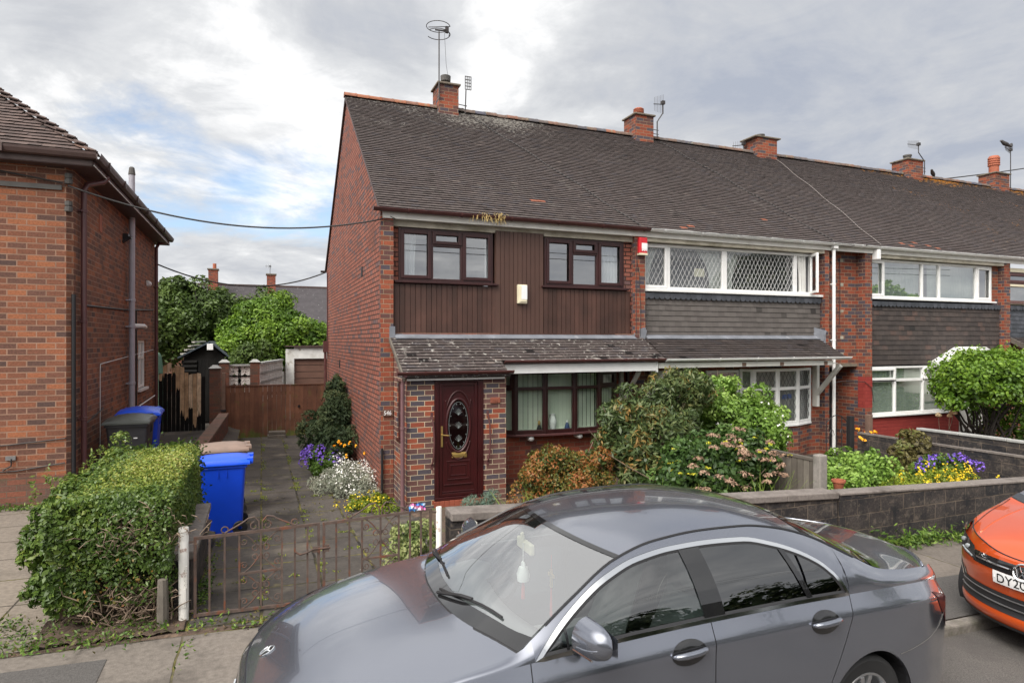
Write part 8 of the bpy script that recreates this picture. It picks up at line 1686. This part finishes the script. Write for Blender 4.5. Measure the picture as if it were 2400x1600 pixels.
for i in range(26):
    x = random.uniform(-1.7, -0.85); y = random.uniform(6.5, 9.0); tw.tube([(x, y, 0.05), (x + random.uniform(-0.1, 0.1), y, 0.4), (x + random.uniform(-0.2, 0.2), y + random.uniform(-0.2, 0.2), 0.95)], [0.022, 0.016, 0.006], 5)
tw.build('twigs', 'twig', HG)
# --- trees and bushes behind
def tree(label, c, r, mat, n, nsub, sub, L, Wd, zg, trunk=0.12, extra=()):
    t = thing('tree', label, 'tree', (c[0], c[1], zg), 'trees behind the gates'); sets = []
    for (nn, cc, rr, ns, sb) in ((n, c, r, nsub, sub),) + tuple(extra):
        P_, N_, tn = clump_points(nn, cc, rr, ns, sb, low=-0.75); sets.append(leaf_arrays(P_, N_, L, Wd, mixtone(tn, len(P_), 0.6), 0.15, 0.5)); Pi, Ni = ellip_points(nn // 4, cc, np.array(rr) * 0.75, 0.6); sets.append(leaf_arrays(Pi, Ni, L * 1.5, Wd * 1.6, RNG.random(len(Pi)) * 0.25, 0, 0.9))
    leaf_obj('crown', sets, mat, t); tips = [np.array(c) + RNG.normal(0, 0.4, 3) * np.array(r) for _ in range(14)]; fork = (c[0], c[1], zg + (c[2] - zg) * 0.55)
    tm = MB(); tm.tube([(c[0] + 0.1, c[1], zg), (c[0] - 0.05, c[1], zg + (c[2] - zg) * 0.3), fork], [trunk * 1.25, trunk, trunk * 0.8], 9); s_ = stems_mb([fork], tips, trunk * 0.45, 0.012, 5, 0.15); o = len(tm.v); tm.v += s_.v; tm.f += [tuple(i + o for i in f) for f in s_.f]; tm.r += s_.r; tm.build('trunk', 'bark_dark', t); return t
tree('dark green tree with spreading crown behind the black shed', (-2.6, 30, 3.3), (2.0, 2.0, 1.75), 'leaf_tree', 15000, 90, 0.26, 0.17, 0.09, -0.4, extra=((4500, (-0.3, 31, 3.75), (1.9, 1.6, 1.05), 40, 0.34), (3000, (-3.9, 29.5, 2.6), (1.2, 1.5, 1.6), 30, 0.34), (1500, (-3.3, 30, 4.75), (0.9, 0.9, 0.55), 26, 0.28)))
tree('bright green bushy tree beside the white fronted garage', (0.35, 27.5, 2.75), (2.1, 1.8, 1.65), 'leaf_tree_bright', 15000, 80, 0.28, 0.15, 0.08, -0.4, extra=((4500, (-0.6, 26.8, 1.9), (1.15, 1.0, 1.2), 40, 0.34), (3500, (2.2, 28, 2.3), (1.3, 1.2, 1.1), 30, 0.34), (1500, (1.6, 26.8, 2.5), (1.0, 0.9, 1.0), 20, 0.35)))
shrub('ivy_mound', 'dark leafy shrub spilling over the pierced block wall', 'shrub', 'leaf_tree', [(4200, (-0.25, 25.2, 1.5), (1.0, 0.8, 1.05), 30, 0.35), (1500, (-0.3, 25.0, 1.95), (0.6, 0.5, 0.5), 16, 0.4)], 0.12, 0.065, -0.4, stems=4)
# --- along the gable
jn = thing('juniper', 'dark juniper bush leaning against the brick gable wall', 'shrub', (1.6, 15.5, -0.3)); sets = []
for (n, c, r, ns) in ((5000, (1.62, 15.4, 0.62), (0.42, 0.9, 0.95), 40), (3000, (1.45, 14.2, 0.30), (0.50, 0.8, 0.62), 30), (1600, (1.72, 15.9, 1.35), (0.24, 0.4, 0.45), 20), (1500, (1.25, 16.0, 0.4), (0.5, 0.7, 0.6), 20)):
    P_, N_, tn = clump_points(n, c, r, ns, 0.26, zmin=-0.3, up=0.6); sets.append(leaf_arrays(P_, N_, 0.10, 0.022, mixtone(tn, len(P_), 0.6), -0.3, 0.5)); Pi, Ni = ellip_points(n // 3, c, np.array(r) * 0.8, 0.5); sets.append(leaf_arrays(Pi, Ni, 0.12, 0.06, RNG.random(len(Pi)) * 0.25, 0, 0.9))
leaf_obj('foliage', sets, 'leaf_conifer', jn)
t = shrub('flower_clump', 'purple flowering clump at the foot of the juniper', 'flowers', 'leaf_mid', [(2200, (1.25, 13.8, 0.05), (0.45, 0.55, 0.30), 24, 0.3)], 0.06, 0.035, -0.28, stems=0)
P_, N_, _ = clump_points(480, (1.22, 13.7, 0.12), (0.46, 0.55, 0.33), 26, 0.30, zmin=0.0, low=-0.2); dots('flowers', 'petal_purple', t, P_, 0.058, N_)
P_ = np.array((1.65, 13.0, 0.35)) + RNG.normal(0, (0.14, 0.3, 0.10), (9, 3)); leaf_obj('orange_poppies', [leaf_arrays(np.repeat(P_, 4, 0) + RNG.normal(0, 0.012, (36, 3)), RNG.normal(0, 0.4, (36, 3)) + np.array([0, -0.5, 0.7]), 0.06, 0.05, None, 0, 0.4)], 'petal_orange', t)
t = shrub('flower_clump', 'silver leaved mound covered with small white flowers by the gable', 'flowers', 'leaf_silver', [(8200, (1.55, 11.9, -0.08), (0.52, 0.95, 0.42), 60, 0.2), (2000, (1.15, 12.2, -0.15), (0.35, 0.6, 0.26), 20, 0.3), (1800, (1.7, 11.15, -0.1), (0.32, 0.42, 0.30), 20, 0.3)], 0.055, 0.014, -0.24, stems=0, jit=0.9, droop=-0.3)
P_, N_, _ = clump_points(1250, (1.52, 11.95, -0.02), (0.55, 0.98, 0.45), 60, 0.22, zmin=-0.12, low=-0.2); dots('flowers', 'petal_white', t, P_, 0.030, N_)
t = shrub('flower_clump', 'low yellow flowered creeper at the corner of the gable', 'flowers', 'leaf_yellow_green', [(2400, (1.65, 10.55, -0.13), (0.42, 0.42, 0.17), 30, 0.26), (700, (1.9, 10.1, -0.14), (0.3, 0.3, 0.10), 14, 0.3)], 0.045, 0.028, -0.17, stems=0)
P_, N_, _ = clump_points(150, (1.55, 10.5, -0.10), (0.48, 0.42, 0.17), 26, 0.3, zmin=-0.12, low=0.0); dots('flowers', 'petal_yellow', t, P_, 0.035, N_)
# --- front garden of house 1
t = shrub('variegated_shrub', 'small cream and green variegated shrub behind the right gate leaf', 'shrub', 'leaf_variegated', [(2600, (1.58, 7.05, 0.30), (0.30, 0.30, 0.30), 30, 0.3)], 0.042, 0.026, 0.03, stems=3)
shrub('azalea', 'low rounded azalea with orange and green leaves before the bay window', 'shrub', 'leaf_azalea', [(9000, (4.4, 8.9, 0.36), (0.98, 0.75, 0.46), 80, 0.22), (1500, (4.2, 8.8, 0.72), (0.45, 0.4, 0.22), 26, 0.3), (1200, (5.0, 8.9, 0.70), (0.35, 0.4, 0.22), 20, 0.3)], 0.055, 0.026, -0.1, stems=8)
shrub('lavender', 'small grey blue bushy plant beside the front step', 'shrub', 'leaf_grey_blue', [(2600, (3.05, 8.7, 0.10), (0.36, 0.36, 0.27), 30, 0.3)], 0.06, 0.010, -0.1, stems=0, jit=0.5, droop=-0.8)
shrub('rhododendron', 'tall dark leaved shrub with rusty new growth between the bay windows', 'shrub', 'leaf_rhodo', [(9500, (6.25, 9.1, 0.95), (1.08, 0.85, 1.02), 100, 0.2), (1800, (6.8, 9.1, 1.72), (0.75, 0.45, 0.36), 34, 0.3), (1800, (5.75, 8.6, 0.55), (0.55, 0.5, 0.6), 26, 0.3), (1300, (5.5, 9.0, 0.9), (0.45, 0.5, 0.6), 26, 0.3), (1000, (7.0, 9.0, 1.7), (0.4, 0.4, 0.35), 20, 0.3)], 0.115, 0.032, -0.1, stems=8, droop=0.35)
t = shrub('mock_orange', 'bright lime green leafy shrub before the white bay window', 'shrub', 'leaf_lime', [(9500, (8.3, 9.6, 0.98), (1.25, 0.85, 0.88), 100, 0.2), (2200, (7.6, 9.5, 1.6), (0.6, 0.5, 0.42), 36, 0.26), (1200, (9.2, 9.5, 0.65), (0.5, 0.4, 0.35), 24, 0.3), (600, (8.1, 9.6, 1.78), (0.5, 0.3, 0.16), 14, 0.3)], 0.085, 0.045, -0.1, stems=8, droop=0.25)
P_, N_, _ = clump_points(50, (8.6, 9.4, 0.95), (1.15, 0.8, 0.75), 20, 0.25, low=-0.2); dots('flowers', 'petal_white', t, P_, 0.05, N_)
t = shrub('hydrangea', 'hydrangea with dry pink flower heads and yellow buds before the grey fence', 'shrub', 'leaf_hydrangea', [(7500, (6.5, 8.0, 0.55), (1.28, 0.78, 0.66), 90, 0.24), (2200, (7.05, 7.85, 0.80), (0.72, 0.6, 0.42), 30, 0.3)], 0.085, 0.052, -0.1, stems=8, droop=0.3)
def heads(parent, name, mat, C_, r, n, size):
    Ps = []; Ns = []
    for c in C_:
        d = unit(RNG.normal(0, 1, (n, 3))); d[:, 2] = np.abs(d[:, 2]); Ps.append(c + d * r * np.array([1, 1, 0.6])); Ns.append(d)
    return leaf_obj(name, [leaf_arrays(np.concatenate(Ps), np.concatenate(Ns), size, size * 0.85, None, 0, 0.4)], mat, parent)
hc = []
for i in range(64):
    a = random.uniform(-0.2, math.pi + 0.2); x = 6.62 + 1.30 * math.cos(a) * random.uniform(0.15, 1); zz = 0.50 + 0.68 * math.sqrt(max(0, 1 - ((x - 6.5) / 1.34) ** 2)) * random.uniform(-0.2, 1.0) + (0.08 if x > 6.6 else 0)
    if random.random() < 0.25 + 0.6 * (x - 5.3) / 2.3: hc.append(np.array((x, 8.0 - 0.80 * math.sqrt(max(0.05, 1 - ((x - 6.5) / 1.4) ** 2 - ((zz - 0.5) / 0.85) ** 2)), zz)) + RNG.normal(0, 0.03, 3))
heads(t, 'dry_flower_heads', 'petal_dry', hc, 0.075, 34, 0.036)
hb = [np.array((random.uniform(5.5, 7.6), random.uniform(7.3, 8.0), 0)) for _ in range(44)]
for h_ in hb: h_[2] = 0.52 + 0.72 * math.sqrt(max(0.02, 1 - ((h_[0] - 6.55) / 1.14) ** 2)) * random.uniform(0.3, 1.0)
heads(t, 'yellow_buds', 'petal_lime', hb, 0.032, 12, 0.026)
ir = thing('iris_leaves', 'row of upright blade leaves behind the garden wall and car roof', 'plant', (5, 7.2, 0.0), 'blade leaved plants'); mb = MB()
for (cx, cy, n) in ((3.15, 7.6, 16), (3.45, 7.5, 14), (3.8, 7.3, 10), (5.1, 7.2, 12), (5.5, 7.1, 10), (6.0, 7.1, 10), (6.6, 6.95, 20), (6.9, 6.9, 12), (4.6, 7.3, 6)):
    for k in range(n):
        b = Vector((cx + random.gauss(0, 0.08), cy + random.gauss(0, 0.08), -0.05)); h_ = random.uniform(0.35, 0.75) if cx < 6.3 else random.uniform(0.5, 0.85); ln_ = Vector((random.gauss(0, 0.28), random.gauss(-0.03, 0.15), 0)); w = 0.016; pr = []
        for u in np.linspace(0, 1, 5): p = b + Vector((0, 0, h_ * u)) + ln_ * u * u; pr.append([tuple(p - Vector((w * (1 - u ** 2), 0, 0))), tuple(p + Vector((w * (1 - u ** 2), 0.004, 0)))])
        mb.grid(pr, random.random())
mb.build('blades', 'leaf_iris', ir)
# --- right hand garden
shrub('green_clump', 'soft green leafy clump beside the concrete fence post', 'shrub', 'leaf_lime', [(3600, (10.2, 8.4, 0.16), (0.95, 0.7, 0.42), 50, 0.25), (700, (9.3, 7.9, 0.1), (0.4, 0.4, 0.3), 16, 0.3)], 0.075, 0.05, -0.15, stems=4)
t = shrub('flower_clump', 'bed of yellow flower spikes along the front garden wall', 'flowers', 'leaf_yellow_green', [(2600, (10.6, 7.1, 0.10), (1.5, 0.35, 0.30), 60, 0.2), (1000, (9.6, 7.2, 0.05), (0.6, 0.35, 0.3), 20, 0.3)], 0.06, 0.022, -0.2, stems=0)
sp = []
for i in range(46):
    x = random.uniform(9.6, 12.0) if i < 40 else random.uniform(12.0, 14); y = random.uniform(6.75, 7.35); z = random.uniform(0.22, 0.50) if i % 9 else 0.62; q = RNG.random(16); sp.append(np.array((x, y, z)) + np.stack([RNG.normal(0, 0.022, 16), RNG.normal(0, 0.022, 16), -q * 0.17], 1))
dots('flowers', 'petal_yellow', t, np.concatenate(sp), 0.036)
t = shrub('flower_clump', 'purple flowers above the yellow flower bed', 'flowers', 'leaf_mid', [(1600, (11.8, 7.9, 0.15), (1.0, 0.4, 0.28), 40, 0.2)], 0.06, 0.035, -0.2, stems=0)
P_, N_, _ = clump_points(420, (11.9, 7.75, 0.28), (1.05, 0.35, 0.26), 28, 0.16, low=-0.1); dots('flowers', 'petal_purple', t, P_, 0.048, N_)
shrub('withering_bush', 'brownish half withered bush in front of the low side wall', 'shrub', 'leaf_brown', [(1700, (11.9, 8.5, 0.30), (0.55, 0.4, 0.50), 34, 0.26)], 0.09, 0.045, -0.15, stems=8)
t = thing('lily_plant', 'orange lilies beside the wooden post', 'flowers', (12.8, 10.0, -0.1)); P_ = np.array((12.75, 10.0, 0.50)) + RNG.normal(0, (0.22, 0.1, 0.10), (8, 3)); leaf_obj('flowers', [leaf_arrays(np.repeat(P_, 5, 0) + RNG.normal(0, 0.02, (40, 3)), RNG.normal(0, 0.5, (40, 3)) + np.array([0, -0.6, 0.5]), 0.09, 0.05, None, 0, 0.4)], 'petal_orange', t); stems_mb([(12.75 + 0.05 * k, 10.0, -0.1) for k in range(5)], list(P_), 0.006, 0.004).build('stems', 'leaf_mid', t); Pc, Nc, tn = clump_points(500, (12.85, 10.0, 0.12), (0.35, 0.2, 0.28), 16, 0.35); leaf_obj('foliage', [leaf_arrays(Pc, Nc, 0.07, 0.04, mixtone(tn, len(Pc)), 0, 0.5)], 'leaf_lime', t)
t = thing('rose', 'cream roses on thin stems above the grey capped wall', 'flowers', (14.9, 9.6, 0.0)); rp = MB()
for (x, z, r_) in ((14.25, 0.93, 0.06), (14.75, 0.97, 0.075), (14.62, 0.90, 0.05)):
    for k in range(7): a = k * 0.9; rp.blob((x + 0.5 * r_ * math.cos(a), 9.6 + 0.4 * r_ * math.sin(a), z + 0.02 * math.sin(k * 2)), (r_ * 0.75, r_ * 0.7, r_ * 0.6), 7, 5)
rp.build('flowers', 'petal_cream', t, smooth=True); stems_mb([(14.5, 9.6, -0.1)], [(14.25, 9.6, 0.9), (14.75, 9.6, 0.93), (14.62, 9.6, 0.87)], 0.008, 0.005).build('stems', 'twig', t)
pv = thing('privet_tree', 'rounded privet bush on bare twisted stems at the right edge', 'shrub', (15.6, 9.4, -0.1)); sets = []
for (n, c, r, ns) in ((10500, (15.75, 9.4, 1.68), (1.75, 1.05, 0.66), 120), (2000, (16.9, 9.4, 1.9), (1.0, 0.8, 0.55), 40), (1800, (14.6, 9.3, 1.40), (0.75, 0.7, 0.48), 30), (2600, (17.0, 9.6, 0.7), (0.9, 0.8, 0.9), 50)):
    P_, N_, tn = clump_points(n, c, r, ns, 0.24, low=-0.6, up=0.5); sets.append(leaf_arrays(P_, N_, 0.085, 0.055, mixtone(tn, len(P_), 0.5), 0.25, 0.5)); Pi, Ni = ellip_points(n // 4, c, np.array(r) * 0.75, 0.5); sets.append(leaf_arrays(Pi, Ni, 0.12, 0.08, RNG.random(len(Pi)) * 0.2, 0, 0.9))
for i in range(30):
    b = np.array((random.uniform(14.4, 17.4), 9.3, random.uniform(2.05, 2.3))); ts = RNG.random(12); Pc = b + np.array((random.uniform(-0.2, 0.2), 0, 0.3)) * ts[:, None] + RNG.normal(0, 0.02, (12, 3)); sets.append(leaf_arrays(Pc, RNG.normal(0, 1, (12, 3)) + np.array([0, -0.5, 0.5]), 0.06, 0.03, RNG.uniform(0.6, 1, 12), 0, 0.4))
leaf_obj('foliage', sets, 'leaf_tree_bright', pv)
stems_mb([(15.4 + 0.09 * k, 9.4 + 0.1 * (k % 3), -0.1) for k in range(8)], [np.array((15.6, 9.4, 1.45)) + np.array((random.uniform(-1.3, 1.3), random.uniform(-0.5, 0.5), random.uniform(-0.25, 0.15))) for _ in range(26)], 0.038, 0.010, 6, 0.13).build('stems', 'bark_dark', pv)
# --- weeds: one uncountable scatter each
def weeds(name, label, pts, n_per, L, Wd, mat, spread=0.06, h=0.05):
    sets = []; Ps = []
    for p in pts: k = max(1, int(n_per * random.uniform(0.5, 1.5))); Ps.append(np.array(p) + np.stack([RNG.normal(0, spread, k), RNG.normal(0, spread, k), np.abs(RNG.normal(0, h, k))], 1))
    P_ = np.concatenate(Ps); o = leaf_obj(name, [leaf_arrays(P_, RNG.normal(0, 0.5, (len(P_), 3)) + np.array([0, 0, 0.7]), L, Wd, None, -0.2, 0.6)], mat, None); o['kind'] = 'stuff'; o['label'] = label; o['category'] = 'weeds'
weeds('wall_weeds', 'green weeds growing along the foot of the block wall on the pavement', [(x, random.uniform(5.88, 6.12), pavz(x, 6.0) + 0.01) for x in np.concatenate([np.linspace(7.5, 9.9, 34), np.linspace(9.9, 12, 10)])], 34, 0.085, 0.026, 'leaf_mid', 0.075, 0.075)
jp = []
for i in range(210):
    y = random.uniform(6.4, 20.5); x = random.choice((0.045, 0.045, 0.64, 0.64, -0.52)); 
    if math.sin(y * 2.1 + x * 9) > -0.25: jp.append((x + random.gauss(0, 0.02), y, drive_z(x, y) + 0.012))
for i in range(110): jp.append((random.uniform(-0.6, 1.7), 6.37 + 0.9 * random.randint(0, 8) + random.gauss(0, 0.02), drive_z(0.5, 7) - 0.03))
jp = [(x, y, drive_z(x, y) + 0.010) for x, y, z in jp]
weeds('joint_weeds', 'moss and small weeds in the joints of the driveway slabs', jp, 9, 0.028, 0.016, 'leaf_yellow_green', 0.024, 0.012)
vp = [(x, random.uniform(5.95, 6.2), pavz(x, 6.0) + 0.012) for x in np.concatenate([np.linspace(-3.2, -0.9, 70), np.linspace(-0.6, 1.8, 40)])] + [(random.uniform(-2.1, -0.7), random.uniform(6.1, 6.6), 0.14) for _ in range(80)] + [(-0.61 + random.gauss(0, 0.01), random.uniform(4.3, 5.9), pavz(-0.6, 5) - 0.02) for _ in range(12)] + [(-0.55, random.uniform(6.4, 8.2), drive_z(-0.5, 7.2) + 0.02) for _ in range(44)] + [(random.uniform(-3.4, -1.9), 6.55 + random.gauss(0, 0.03), left_z(-2.6, 6.6) + 0.015) for _ in range(40)]
weeds('verge_weeds', 'sparse weeds and moss on the bare verge below the hedge', vp, 10, 0.042, 0.018, 'leaf_mid', 0.05, 0.022)
dl = [(random.uniform(-2.2, -0.5), random.uniform(6.0, 6.6), 0.15) for _ in range(60)] + [(random.uniform(-0.6, 0.6), random.uniform(5.95, 6.3), 0.11) for _ in range(40)] + [(random.uniform(0, 1.8), random.uniform(9, 12), -0.12) for _ in range(30)]
dl = [(x, y, (left_z(x, y) + 0.025 if x < -0.62 else drive_z(x, y) + 0.01)) for x, y, z in dl]
weeds('fallen_leaves', 'dry fallen leaves scattered by the hedge and the drive', dl, 4, 0.035, 0.02, 'leaf_brown', 0.08, 0.004)
weeds('path_weeds', 'small weeds at the foot of the left brick house and bins', [(random.uniform(-4.2, -2.6), random.uniform(10.85, 11.05), 0.2) for _ in range(30)] + [(random.uniform(-1.75, -1.45), random.uniform(13.5, 15.5), 0.17) for _ in range(14)], 22, 0.05, 0.022, 'leaf_mid', 0.07, 0.03)
# flat lichen spots and broken tile litter on the drive are in the slab material
# --- across the road, behind the camera: what the windows and the car mirror back
hk = thing('roadside_hedge', 'tall dark hedge across the road, reflected in the grey car windows', 'hedge', (3, -2.9, -0.1)); sets = []
for cx in np.arange(-10, 16, 2.0):
    P_, N_, tn = clump_points(1500, (cx, -2.9, 1.3), (1.5, 0.8, 2.05 + 0.22 * math.sin(cx * 1.7)), 40, 0.24); sets.append(leaf_arrays(P_, N_, 0.13, 0.07, mixtone(tn, len(P_)), 0, 0.6)); Pi, Ni = ellip_points(400, (cx, -2.9, 1.1), (1.4, 0.6, 1.8), 0.6); sets.append(leaf_arrays(Pi, Ni, 0.35, 0.28, RNG.random(len(Pi)) * 0.2, 0, 0.9))
leaf_obj('foliage', sets, 'leaf_conifer', hk)
def back_tree(label, x, y, zc, r, mat):
    t = thing('tree', label, 'tree', (x, y, -0.2), 'trees across the road'); sets = []
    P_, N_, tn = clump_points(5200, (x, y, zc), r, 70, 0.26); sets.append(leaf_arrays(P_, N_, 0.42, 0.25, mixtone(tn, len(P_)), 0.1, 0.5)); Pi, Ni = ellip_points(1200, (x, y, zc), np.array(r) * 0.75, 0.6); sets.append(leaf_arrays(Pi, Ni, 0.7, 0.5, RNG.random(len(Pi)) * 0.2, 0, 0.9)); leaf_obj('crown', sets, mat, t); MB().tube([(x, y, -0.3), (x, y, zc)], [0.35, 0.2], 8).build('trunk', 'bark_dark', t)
back_tree('large dark tree across the road, reflected in the leaded window', 29.8, -9.0, 5.3, (3.0, 2.5, 3.3), 'leaf_conifer')
back_tree('light green tree across the road, reflected in the pale bedroom window', 48.3, -14.0, 4.3, (3.6, 3.0, 3.1), 'leaf_lime')
for (x0, l) in ((-30, 'upper'), ):
    for (z, s_) in ((7.2, 0.5), (7.6, 0.6), (8.0, 0.5)): wire('street_cable', (-30, -7.0, z + 0.4), (45, -7.0, z), s_, 0.018, 'thin black street cable behind the viewer, reflected in the upstairs windows')['group'] = 'street cables'
